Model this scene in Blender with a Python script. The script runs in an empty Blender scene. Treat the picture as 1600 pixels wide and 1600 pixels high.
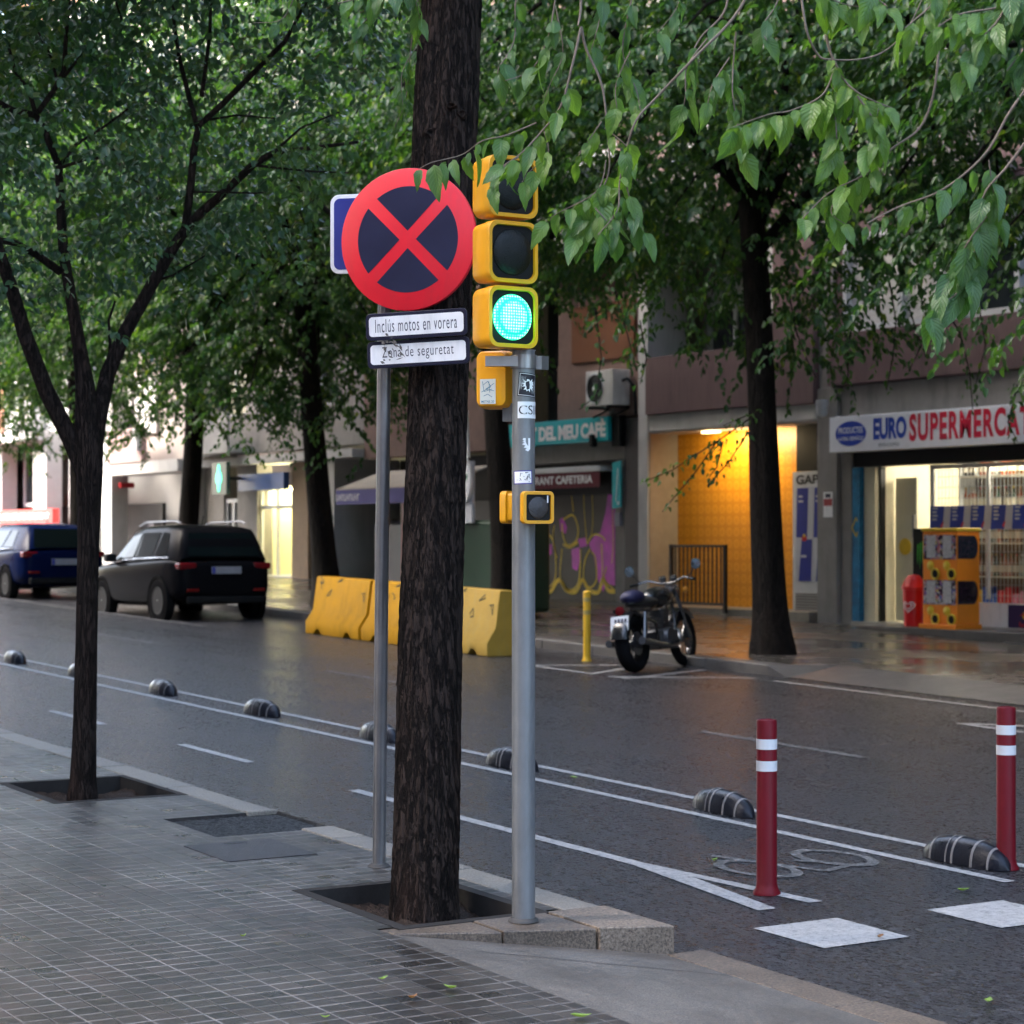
import bpy, bmesh, math, random
import numpy as np
from mathutils import Vector, Matrix

# ------------------------------------------------------------------ camera, world, sun, exposure
S = bpy.context.scene
COL = S.collection
F = 3300.0; HY = 845.0; CZ = 1.85; G = 0.0218          # focal in photo pixels, horizon row, eye height, street grade
AZ = math.radians(32.2)
VX, VY = -math.cos(AZ), math.sin(AZ)
RX, RY = math.sin(AZ), math.cos(AZ)

cam_d = bpy.data.cameras.new('camera'); cam = bpy.data.objects.new('camera', cam_d); COL.objects.link(cam)
cam.location = (0, 0, CZ)
cam.rotation_euler = (math.pi/2, 0, math.atan2(VY, VX) - math.pi/2)
cam_d.sensor_width = 36.0; cam_d.lens = 36.0*F/1600.0
cam_d.shift_y = (HY-800.0)/1600.0
cam_d.clip_end = 2000
cam_d.dof.use_dof = True; cam_d.dof.focus_distance = 9.5; cam_d.dof.aperture_fstop = 4.4
S.camera = cam

w = bpy.data.worlds.new('World'); S.world = w; w.use_nodes = True
nt = w.node_tree; bg = nt.nodes['Background']
sky = nt.nodes.new('ShaderNodeTexSky'); sky.sky_type = 'NISHITA'; sky.sun_disc = False
SUN_EL, SUN_AZ = math.radians(40), math.radians(215)
sky.sun_elevation = SUN_EL; sky.sun_rotation = SUN_AZ
sky.air_density = 1.0; sky.dust_density = 4.4; sky.ozone_density = 1.0
nt.links.new(sky.outputs[0], bg.inputs[0]); bg.inputs[1].default_value = 0.15

sd = bpy.data.lights.new('sun', 'SUN'); so = bpy.data.objects.new('sun', sd); COL.objects.link(so)
sd.energy = 0.7; sd.angle = math.radians(25); sd.color = (1.0, 0.97, 0.93)
# nishita: rotation 0 = +Y, clockwise
sdir = Vector((math.sin(SUN_AZ)*math.cos(SUN_EL), math.cos(SUN_AZ)*math.cos(SUN_EL), math.sin(SUN_EL)))
so.rotation_euler = sdir.to_track_quat('Z', 'Y').to_euler()
so.location = (0, 0, 60)

S.view_settings.view_transform = 'Standard'; S.view_settings.look = 'None'
S.view_settings.exposure = 3.3; S.view_settings.gamma = 1.0
S.cycles.use_denoising = True
S.cycles.max_bounces = 8; S.cycles.transparent_max_bounces = 12

rnd = random.Random(5)
NP = np.random.default_rng(5)

# ------------------------------------------------------------------ pixel -> place
def ray(px, py):
    a = (px-800)/F
    return Vector((VX+a*RX, VY+a*RY, (HY-py)/F))
def P(px, py, t):
    return Vector((0, 0, CZ)) + ray(px, py)*t
def gnd(px, py, h=0.0):
    d = ray(px, py); t = (CZ-h)/(-d.z - G*d.x)
    return P(px, py, t)
def atY(px, py, Y):
    d = ray(px, py); return P(px, py, Y/d.y)
def fx(px, Y=22.0):
    return atY(px, 845, Y).x
def fz(px, py, Y=22.0):
    return atY(px, py, Y).z
def gz(x):
    return -G*x

# ------------------------------------------------------------------ materials
MATS = {}
def _lnk(t, a, b): t.links.new(a, b)
def mat(name, col, rough=0.5, metal=0.0, var=0.12, vscale=6.0, bump=0.0, bscale=60.0, emit=None, estr=0.0, spec=0.5,
        coat=0.0, stretch=None, dirt=None, dscale=1.2):
    if name in MATS: return MATS[name]
    m = bpy.data.materials.new(name); m.use_nodes = True; t = m.node_tree; n = t.nodes
    b = n['Principled BSDF']
    b.inputs['Roughness'].default_value = rough; b.inputs['Metallic'].default_value = metal
    b.inputs['Specular IOR Level'].default_value = spec
    if coat: b.inputs['Coat Weight'].default_value = coat; b.inputs['Coat Roughness'].default_value = 0.08
    tc = n.new('ShaderNodeTexCoord'); mp = n.new('ShaderNodeMapping')
    if stretch: mp.inputs['Scale'].default_value = stretch
    _lnk(t, tc.outputs['Object'], mp.inputs['Vector'])
    base = None
    if var > 0:
        nz = n.new('ShaderNodeTexNoise'); nz.inputs['Scale'].default_value = vscale; nz.inputs['Detail'].default_value = 6
        nz.inputs['Roughness'].default_value = 0.65
        _lnk(t, mp.outputs[0], nz.inputs['Vector'])
        r = n.new('ShaderNodeValToRGB')
        r.color_ramp.elements[0].position = 0.3; r.color_ramp.elements[1].position = 0.72
        lo = tuple(c*(1-var) for c in col)+(1,); hi = tuple(min(1, c*(1+var)) for c in col)+(1,)
        r.color_ramp.elements[0].color = lo; r.color_ramp.elements[1].color = hi
        _lnk(t, nz.outputs['Fac'], r.inputs[0]); base = r.outputs[0]
        rr = n.new('ShaderNodeMapRange'); rr.inputs['To Min'].default_value = max(0.02, rough*0.75); rr.inputs['To Max'].default_value = min(1, rough*1.25)
        _lnk(t, nz.outputs['Fac'], rr.inputs['Value']); _lnk(t, rr.outputs[0], b.inputs['Roughness'])
    if dirt:
        dz = n.new('ShaderNodeTexNoise'); dz.inputs['Scale'].default_value = dscale; dz.inputs['Detail'].default_value = 8
        dz.inputs['Roughness'].default_value = 0.7
        mp2 = n.new('ShaderNodeMapping'); mp2.inputs['Scale'].default_value = (3, 3, 0.7)
        _lnk(t, tc.outputs['Object'], mp2.inputs['Vector']); _lnk(t, mp2.outputs[0], dz.inputs['Vector'])
        r2 = n.new('ShaderNodeValToRGB'); r2.color_ramp.elements[0].position = 0.5; r2.color_ramp.elements[1].position = 0.75
        r2.color_ramp.elements[1].color = (0.75, 0.75, 0.75, 1)
        _lnk(t, dz.outputs['Fac'], r2.inputs[0])
        mx = n.new('ShaderNodeMix'); mx.data_type = 'RGBA'
        _lnk(t, r2.outputs[0], mx.inputs['Factor'])
        if base: _lnk(t, base, mx.inputs['A'])
        else: mx.inputs['A'].default_value = tuple(col)+(1,)
        mx.inputs['B'].default_value = tuple(dirt)+(1,); base = mx.outputs['Result']
    if base: _lnk(t, base, b.inputs['Base Color'])
    else: b.inputs['Base Color'].default_value = tuple(col)+(1,)
    if bump > 0:
        nb = n.new('ShaderNodeTexNoise'); nb.inputs['Scale'].default_value = bscale; nb.inputs['Detail'].default_value = 5
        _lnk(t, mp.outputs[0], nb.inputs['Vector'])
        bp = n.new('ShaderNodeBump'); bp.inputs['Strength'].default_value = bump; bp.inputs['Distance'].default_value = 0.02
        _lnk(t, nb.outputs['Fac'], bp.inputs['Height']); _lnk(t, bp.outputs[0], b.inputs['Normal'])
    if emit:
        b.inputs['Emission Color'].default_value = tuple(emit)+(1,); b.inputs['Emission Strength'].default_value = estr
    m['b'] = 1; MATS[name] = m
    return m

def new_mat(name):
    m = bpy.data.materials.new(name); m.use_nodes = True; MATS[name] = m
    return m, m.node_tree, m.node_tree.nodes, m.node_tree.nodes['Principled BSDF']
def tex_noise(t, vec, scale, detail=6, rough=0.6):
    z = t.nodes.new('ShaderNodeTexNoise'); z.inputs['Scale'].default_value = scale; z.inputs['Detail'].default_value = detail
    z.inputs['Roughness'].default_value = rough
    if vec is not None: _lnk(t, vec, z.inputs['Vector'])
    return z.outputs['Fac']
def ramp(t, fac, stops):
    r = t.nodes.new('ShaderNodeValToRGB'); e = r.color_ramp.elements
    while len(e) < len(stops): e.new(0.5)
    for i, (p, c) in enumerate(stops):
        e[i].position = p; e[i].color = (tuple(c)+(1,)) if hasattr(c, '__len__') else (c, c, c, 1)
    _lnk(t, fac, r.inputs[0]); return r.outputs[0]
def mixc(t, fac, a, b, mode='MIX'):
    m = t.nodes.new('ShaderNodeMix'); m.data_type = 'RGBA'; m.blend_type = mode
    for s, v in (('Factor', fac), ('A', a), ('B', b)):
        if isinstance(v, bpy.types.NodeSocket): _lnk(t, v, m.inputs[s])
        elif s == 'Factor': m.inputs[s].default_value = v
        else: m.inputs[s].default_value = tuple(v)+(1,)
    return m.outputs['Result']
def mth(t, op, a, b=0.0):
    m = t.nodes.new('ShaderNodeMath'); m.operation = op
    for i, v in enumerate((a, b)):
        if isinstance(v, bpy.types.NodeSocket): _lnk(t, v, m.inputs[i])
        else: m.inputs[i].default_value = v
    return m.outputs[0]
def objco(t, scale=(1, 1, 1)):
    tc = t.nodes.new('ShaderNodeTexCoord'); mp = t.nodes.new('ShaderNodeMapping'); mp.inputs['Scale'].default_value = scale
    _lnk(t, tc.outputs['Object'], mp.inputs['Vector']); return mp.outputs[0]
def bumpn(t, h, strength, dist, prev=None):
    b = t.nodes.new('ShaderNodeBump'); b.inputs['Strength'].default_value = strength; b.inputs['Distance'].default_value = dist
    _lnk(t, h, b.inputs['Height'])
    if prev: _lnk(t, prev, b.inputs['Normal'])
    return b.outputs[0]

def m_asphalt():
    m, t, n, b = new_mat('wet_asphalt'); co = objco(t)
    big = tex_noise(t, objco(t, (0.35, 1.2, 1)), 1.1, 5, 0.6)
    fine = tex_noise(t, co, 62, 5, 0.8)
    mid = tex_noise(t, co, 9, 6, 0.7)
    c = ramp(t, mid, [(0.3, (0.013, 0.013, 0.015)), (0.7, (0.026, 0.026, 0.029))])
    sp = ramp(t, fine, [(0.42, (0.25, 0.25, 0.26)), (0.50, (0.8, 0.8, 0.82)), (0.56, (2.6, 2.55, 2.5)), (0.62, (6.0, 5.8, 5.6))])
    c = mixc(t, 0.9, c, sp, 'MULTIPLY')
    _lnk(t, c, b.inputs['Base Color'])
    b.inputs['Specular IOR Level'].default_value = 0.55
    ro = ramp(t, big, [(0.35, 0.24), (0.68, 0.44)])
    _lnk(t, ro, b.inputs['Roughness'])
    gr = tex_noise(t, objco(t, (0.7, 1, 1)), 34, 6, 0.85)
    ro = mixc(t, 0.6, ro, ramp(t, gr, [(0.42, 0.12), (0.58, 0.50)]))
    _lnk(t, ro, b.inputs['Roughness'])
    c = mixc(t, 1.0, c, ramp(t, gr, [(0.42, (0.30, 0.30, 0.31)), (0.50, (0.62, 0.62, 0.64)), (0.58, (1.9, 1.88, 1.86))]), 'MULTIPLY')
    _lnk(t, c, b.inputs['Base Color'])
    nb = bumpn(t, fine, 0.8, 0.014)
    nb = bumpn(t, gr, 0.45, 0.016, nb)
    nb = bumpn(t, mid, 0.12, 0.02, nb)
    _lnk(t, nb, b.inputs['Normal']); return m
def m_tiles():
    m, t, n, b = new_mat('wet_pavement_tiles'); co = objco(t)
    br = n.new('ShaderNodeTexBrick'); _lnk(t, co, br.inputs['Vector'])
    br.offset = 0.0; br.inputs['Scale'].default_value = 1.0
    br.inputs['Brick Width'].default_value = 0.1; br.inputs['Row Height'].default_value = 0.1
    br.inputs['Mortar Size'].default_value = 0.0; br.inputs['Mortar Smooth'].default_value = 0.3; br.inputs['Bias'].default_value = 0.0
    br.inputs['Color1'].default_value = (0.0185, 0.0155, 0.0125, 1); br.inputs['Color2'].default_value = (0.054, 0.0455, 0.037, 1)
    br.inputs['Mortar'].default_value = (0.03, 0.028, 0.026, 1)
    # 20 cm slabs: every second joint along the street is deeper
    b2 = n.new('ShaderNodeTexBrick'); _lnk(t, co, b2.inputs['Vector']); b2.offset = 0.0
    b2.inputs['Scale'].default_value = 1.0; b2.inputs['Brick Width'].default_value = 400; b2.inputs['Row Height'].default_value = 0.2
    b2.inputs['Mortar Size'].default_value = 0.0035; b2.inputs['Mortar Smooth'].default_value = 0.2
    big = tex_noise(t, co, 0.9, 6, 0.65)
    stain = ramp(t, big, [(0.32, (0.55, 0.48, 0.43)), (0.50, (0.95, 0.90, 0.86)), (0.68, (1.35, 1.33, 1.28))])
    sp = n.new('ShaderNodeSeparateXYZ'); _lnk(t, co, sp.inputs[0])
    jx = ramp(t, mth(t, 'ABSOLUTE', mth(t, 'SUBTRACT', mth(t, 'FRACT', mth(t, 'MULTIPLY', sp.outputs[0], 10.0)), 0.5)), [(0.42, 0.0), (0.455, 1.0)])
    jy = ramp(t, mth(t, 'ABSOLUTE', mth(t, 'SUBTRACT', mth(t, 'FRACT', mth(t, 'MULTIPLY', sp.outputs[1], 10.0)), 0.5)), [(0.445, 0.0), (0.475, 1.0)])
    joint = mth(t, 'MAXIMUM', jx, jy)
    sheenj = tex_noise(t, co, 2.2, 5, 0.7)
    jc = ramp(t, sheenj, [(0.35, (0.06, 0.058, 0.056)), (0.62, (0.26, 0.25, 0.245))])  # joint colour lightened in patches, painting the sheen of water in the joints
    c = mixc(t, 1.0, mixc(t, joint, br.outputs['Color'], jc), stain, 'MULTIPLY')
    fine = tex_noise(t, co, 120, 4, 0.7)
    c = mixc(t, 0.6, c, ramp(t, fine, [(0.3, (0.7, 0.7, 0.7)), (0.7, (1.25, 1.25, 1.25))]), 'MULTIPLY')
    red = tex_noise(t, co, 3.0, 3, 0.5)
    c = mixc(t, ramp(t, red, [(0.58, 0.0), (0.75, 0.45)]), c, (0.085, 0.052, 0.040))
    c = mixc(t, mth(t, 'MULTIPLY', b2.outputs['Fac'], 0.8), c, (0.012, 0.012, 0.012))
    gum = n.new('ShaderNodeTexVoronoi'); gum.inputs['Scale'].default_value = 3.1; _lnk(t, co, gum.inputs['Vector'])
    c = mixc(t, ramp(t, gum.outputs['Distance'], [(0.055, 0.55), (0.085, 0.0)]), c, (0.012, 0.011, 0.011))
    _lnk(t, c, b.inputs['Base Color'])
    cr = n.new('ShaderNodeSeparateColor'); _lnk(t, br.outputs['Color'], cr.inputs[0])
    ro = ramp(t, mth(t, 'ADD', mth(t, 'MULTIPLY', tex_noise(t, co, 2.3, 6, 0.7), 0.6), mth(t, 'MULTIPLY', cr.outputs[0], 9.0)), [(0.3, 0.20), (0.85, 0.50)])
    _lnk(t, ro, b.inputs['Roughness'])
    nb = bumpn(t, mth(t, 'SUBTRACT', 1.0, joint), 0.5, 0.005)
    nb = bumpn(t, cr.outputs[0], 1.0, 0.05, nb)
    nb = bumpn(t, mth(t, 'SUBTRACT', 1.0, b2.outputs['Fac']), 0.8, 0.012, nb)
    nb = bumpn(t, fine, 0.25, 0.006, nb)
    nb = bumpn(t, tex_noise(t, co, 4, 3, 0.5), 0.15, 0.03, nb)
    _lnk(t, nb, b.inputs['Normal']); return m
def m_granite(name, c0, c1, rough=0.5, sc=140, dark=(0.05, 0.05, 0.05)):
    m, t, n, b = new_mat(name); co = objco(t)
    sp = tex_noise(t, co, sc, 4, 0.75)
    c = ramp(t, sp, [(0.36, dark), (0.45, c0), (0.60, c1)])
    big = tex_noise(t, co, 2.5, 7, 0.7)
    c = mixc(t, 1.0, c, ramp(t, big, [(0.3, (0.55, 0.53, 0.52)), (0.7, (1.1, 1.08, 1.05))]), 'MULTIPLY')
    _lnk(t, c, b.inputs['Base Color'])
    _lnk(t, ramp(t, big, [(0.3, rough*0.75), (0.7, min(1, rough*1.3))]), b.inputs['Roughness'])
    nb = bumpn(t, sp, 0.3, 0.006); nb = bumpn(t, tex_noise(t, co, 18, 5, 0.6), 0.25, 0.02, nb)
    _lnk(t, nb, b.inputs['Normal']); return m
def m_paint_line(name='road_paint', wear=0.5):
    m, t, n, b = new_mat(name); co = objco(t)
    f = tex_noise(t, co, 26, 8, 0.8)
    f2 = tex_noise(t, co, 160, 3, 0.7)
    k = mth(t, 'ADD', mth(t, 'MULTIPLY', f, 0.6), mth(t, 'MULTIPLY', f2, 0.4))
    c = ramp(t, k, [(wear-0.10, (0.03, 0.03, 0.03)), (wear+0.0, (0.38, 0.365, 0.35)), (wear+0.14, (0.56, 0.54, 0.52))])
    _lnk(t, c, b.inputs['Base Color']); b.inputs['Roughness'].default_value = 0.45
    _lnk(t, bumpn(t, f2, 0.4, 0.008), b.inputs['Normal']); return m
def m_bark(name, c0, c1, sc=1.0):
    m, t, n, b = new_mat(name)
    co = objco(t, (1, 1, 0.10)); co2 = objco(t, (1, 1, 0.3))
    a = tex_noise(t, co, 38*sc, 7, 0.65)
    a2 = tex_noise(t, objco(t, (1, 1, 0.07)), 44*sc, 5, 0.6)
    fine = tex_noise(t, co2, 130*sc, 5, 0.7)
    ridge = mth(t, 'ADD', mth(t, 'MULTIPLY', a, 0.65), mth(t, 'MULTIPLY', a2, 0.55))
    nz2 = tex_noise(t, objco(t, (1, 1, 0.13)), 21*sc, 6, 0.62)
    crack = ramp(t, mth(t, 'ABSOLUTE', mth(t, 'SUBTRACT', nz2, 0.5)), [(0.0, 0.0), (0.045, 1.0)])
    nz3 = tex_noise(t, objco(t, (1.3, 1.3, 0.10)), 33*sc, 5, 0.6)
    crack = mth(t, 'MULTIPLY', crack, ramp(t, mth(t, 'ABSOLUTE', mth(t, 'SUBTRACT', nz3, 0.5)), [(0.0, 0.25), (0.03, 1.0)]))
    c = ramp(t, ridge, [(0.45, tuple(.6*x+.4*y for x, y in zip(c0, c1))), (0.75, tuple(0.9*x for x in c1))])
    c = mixc(t, crack, c0, c)
    ridge = mth(t, 'ADD', mth(t, 'MULTIPLY', ridge, 0.5), mth(t, 'MULTIPLY', crack, 0.8))
    patch = tex_noise(t, objco(t, (1, 1, 0.25)), 3.2, 4, 0.6)
    c = mixc(t, ramp(t, patch, [(0.5, 0.0), (0.7, 0.3)]), c, tuple(min(1, x*y) for x, y in zip(c1, (1.7, 1.25, 1.0))))
    _lnk(t, c, b.inputs['Base Color']); b.inputs['Roughness'].default_value = 0.8
    b.inputs['Specular IOR Level'].default_value = 0.15
    nb = bumpn(t, ridge, 1.0, 0.045/sc); nb = bumpn(t, fine, 0.4, 0.01/sc, nb)
    _lnk(t, nb, b.inputs['Normal']); return m
def m_leaf(name, c0, c1, c2, rough=0.32, trans=0.35, veins=False, spec=0.5):
    m, t, n, b = new_mat(name)
    g = n.new('ShaderNodeNewGeometry')
    c = ramp(t, g.outputs['Random Per Island'], [(0.0, c0), (0.6, c1), (0.93, c1), (1.0, c2)])
    dr = tex_noise(t, objco(t), 0.8, 3, 0.55)
    c = mixc(t, 1.0, c, ramp(t, dr, [(0.36, (0.72, 0.82, 0.95)), (0.52, (1.0, 1.0, 0.95)), (0.66, (1.55, 1.38, 0.75))]), 'MULTIPLY')
    b.inputs['Roughness'].default_value = rough; b.inputs['Specular IOR Level'].default_value = spec
    nb = None
    if veins:
        uv = n.new('ShaderNodeUVMap'); sp = n.new('ShaderNodeSeparateXYZ'); _lnk(t, uv.outputs[0], sp.inputs[0])
        av = mth(t, 'ABSOLUTE', mth(t, 'SUBTRACT', sp.outputs[1], 0.5))
        ph = mth(t, 'SUBTRACT', mth(t, 'MULTIPLY', sp.outputs[0], 8.5), mth(t, 'MULTIPLY', av, 5.0))
        wv = mth(t, 'ABSOLUTE', mth(t, 'SUBTRACT', mth(t, 'FRACT', ph), 0.5))
        vein = ramp(t, wv, [(0.0, 1.0), (0.12, 0.0)])
        mid = ramp(t, av, [(0.0, 1.0), (0.05, 0.0)])
        allv = mth(t, 'MAXIMUM', vein, mid)
        c = mixc(t, mth(t, 'MULTIPLY', allv, 0.35), c, tuple(min(1, x*2.0) for x in c1))
        nb = bumpn(t, mth(t, 'ADD', wv, mth(t, 'MULTIPLY', ramp(t, av, [(0, 0.0), (0.06, 1.0)]), 0.5)), 0.7, 0.004)
        _lnk(t, nb, b.inputs['Normal'])
    _lnk(t, c, b.inputs['Base Color'])
    tr = n.new('ShaderNodeBsdfTranslucent'); _lnk(t, mixc(t, 1.0, c, (1.5, 1.7, 0.55), 'MULTIPLY'), tr.inputs['Color'])
    ms = n.new('ShaderNodeMixShader'); ms.inputs[0].default_value = trans
    _lnk(t, b.outputs[0], ms.inputs[1]); _lnk(t, tr.outputs[0], ms.inputs[2])
    _lnk(t, ms.outputs[0], n['Material Output'].inputs['Surface']); return m
def m_glass(name, col=(0.02, 0.025, 0.03), rough=0.06):
    return mat(name, col, rough=rough, var=0, spec=0.7)
def m_clear(name):
    m, t, n, b = new_mat(name)
    tr = n.new('ShaderNodeBsdfTransparent'); gl = n.new('ShaderNodeBsdfGlossy'); gl.inputs['Roughness'].default_value = 0.03
    fr = n.new('ShaderNodeFresnel'); fr.inputs[0].default_value = 1.15
    ms = n.new('ShaderNodeMixShader'); _lnk(t, fr.outputs[0], ms.inputs[0]); _lnk(t, tr.outputs[0], ms.inputs[1]); _lnk(t, gl.outputs[0], ms.inputs[2])
    _lnk(t, ms.outputs[0], n['Material Output'].inputs['Surface']); return m

M_ASPH = m_asphalt(); M_TILE = m_tiles()
M_KERB = m_granite('kerb_granite', (0.17, 0.155, 0.132), (0.30, 0.275, 0.235), 0.5, 110, (0.10, 0.095, 0.09))
M_GRAN = m_granite('block_granite', (0.10, 0.074, 0.053), (0.205, 0.160, 0.120), 0.5, 90, (0.05, 0.045, 0.04))
M_RAMP = m_granite('ramp_concrete', (0.095, 0.086, 0.075), (0.19, 0.172, 0.152), 0.5, 130, (0.06, 0.058, 0.055))
M_LINE = m_paint_line('road_paint', 0.49); M_WORN = m_paint_line('worn_road_paint', 0.585)
M_BARK = m_bark('dark_bark', (0.006, 0.0042, 0.0035), (0.044, 0.030, 0.024))
M_BARK2 = m_bark('smooth_dark_bark', (0.008, 0.006, 0.005), (0.040, 0.027, 0.022), 1.6)
M_FBARK = m_bark('wet_black_bark', (0.003, 0.0024, 0.002), (0.022, 0.016, 0.013))
M_TWIG = mat('twig_bark', (0.16, 0.125, 0.095), 0.7, var=0.3, vscale=60, bump=0.3, bscale=200)
M_LEAF_FAR = m_leaf('street_tree_leaves', (0.022, 0.058, 0.024), (0.050, 0.112, 0.038), (0.15, 0.21, 0.035), 0.44, 0.40, False, 0.35)
M_LEAF_SM = m_leaf('glossy_small_leaves', (0.026, 0.062, 0.036), (0.055, 0.115, 0.055), (0.12, 0.16, 0.05), 0.30, 0.32)
M_LEAF_FG = m_leaf('hackberry_leaves', (0.055, 0.130, 0.050), (0.095, 0.185, 0.055), (0.34, 0.33, 0.05), 0.34, 0.42, True)
M_SOIL = mat('wet_soil', (0.040, 0.027, 0.020), 0.9, spec=0.15, var=0.5, vscale=25, bump=1.0, bscale=60)
M_GALV = mat('galvanised_grey_paint', (0.215, 0.225, 0.232), 0.42, 0.35, var=0.14, vscale=4, bump=0.06, bscale=90, dirt=(0.11, 0.11, 0.11), dscale=2.2)
M_STEEL = mat('zinc_tube', (0.30, 0.30, 0.31), 0.34, 0.75, var=0.15, vscale=5, bump=0.03)
M_YEL = mat('signal_yellow', (0.80, 0.36, 0.004), 0.38, var=0.06, vscale=3, coat=0.15, dirt=(0.55, 0.30, 0.03), dscale=3)
M_BLK = mat('black_plastic', (0.007, 0.0075, 0.008), 0.5, var=0.2, spec=0.18)
M_LENS = mat('dark_lens', (0.009, 0.011, 0.011), 0.3, var=0.2, vscale=60, bump=0.3, bscale=160, spec=0.25)
M_RED = mat('sign_red', (0.86, 0.014, 0.032), 0.4, var=0.05, vscale=3, dirt=(0.66, 0.03, 0.04), dscale=2.5)
M_NAVY = mat('sign_navy', (0.016, 0.018, 0.050), 0.35, var=0.2, vscale=3)
M_WHITE = mat('sign_white', (0.88, 0.88, 0.88), 0.4, var=0.04, vscale=4, dirt=(0.62, 0.62, 0.62), dscale=3)
M_BLUE = mat('sign_blue', (0.035, 0.045, 0.26), 0.35, var=0.08)
M_BOLL = mat('bollard_dark_red', (0.145, 0.003, 0.010), 0.5, var=0.12, vscale=5, spec=0.25, dirt=(0.10, 0.012, 0.014), dscale=3)
M_REFL = mat('reflective_band', (0.74, 0.74, 0.75), 0.4, var=0.05)
M_RUB = mat('black_rubber', (0.010, 0.011, 0.017), 0.30, var=0.3, vscale=9, bump=0.15, bscale=60, spec=0.3)
M_BARR = mat('barrier_yellow', (0.46, 0.225, 0.0006), 0.7, spec=0.12, var=0.08, vscale=4, bump=0.2, bscale=30, dirt=(0.22, 0.11, 0.002), dscale=1.4)
M_BARR2 = mat('faded_barrier_yellow', (0.42, 0.26, 0.045), 0.7, spec=0.15, var=0.12, vscale=4, bump=0.15, bscale=30, dirt=(0.35, 0.27, 0.09), dscale=2.4)
M_PANO = None
M_CONC = mat('grey_concrete', (0.25, 0.232, 0.218), 0.8, var=0.15, vscale=3, bump=0.2, bscale=70, dirt=(0.14, 0.13, 0.125))
M_LCONC = mat('pale_render', (0.52, 0.505, 0.49), 0.8, var=0.08, vscale=2, bump=0.1, bscale=60, dirt=(0.34, 0.33, 0.32))
M_MAROON = mat('maroon_panel', (0.150, 0.092, 0.092), 0.75, var=0.15, vscale=5, bump=0.25, bscale=60, stretch=(6, 6, 0.5), dirt=(0.09, 0.055, 0.053))
M_SHUT = mat('roller_blind_white', (0.55, 0.54, 0.52), 0.6, var=0.05)
M_FRAME = mat('white_aluminium', (0.60, 0.61, 0.62), 0.4, var=0.05)
M_DGLASS = m_glass('dark_window_glass')
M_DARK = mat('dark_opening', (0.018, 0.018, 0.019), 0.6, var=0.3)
M_TEAL = mat('teal_sign', (0.004, 0.42, 0.46), 0.4, var=0.06)
M_CREAM = mat('cream_wall', (0.66, 0.60, 0.44), 0.6, var=0.05)
M_BRICK = mat('salmon_brick', (0.46, 0.20, 0.13), 0.8, var=0.2, vscale=8, bump=0.2)
M_BLACKST = mat('black_stone', (0.022, 0.021, 0.022), 0.35, var=0.3, vscale=12)
M_IRON = mat('black_iron', (0.012, 0.012, 0.012), 0.45, 0.3, var=0.2)

# ------------------------------------------------------------------ mesh building
ORG = {}
def tag(o, label=None, cat=None, group=None, kind=None):
    if label: o['label'] = label
    if cat: o['category'] = cat
    if group: o['group'] = group
    if kind: o['kind'] = kind
    return o
def thing(name, loc, label, cat, group=None, rz=0.0):
    o = bpy.data.objects.new(name, None); COL.objects.link(o); o.location = loc; o.rotation_euler = (0, 0, rz)
    o.empty_display_size = 0.2
    ORG[o.name] = Vector(loc); return tag(o, label, cat, group)
def local_thing(name, label, cat, group=None):
    return thing(name, (0, 0, 0), label, cat, group)

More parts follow.
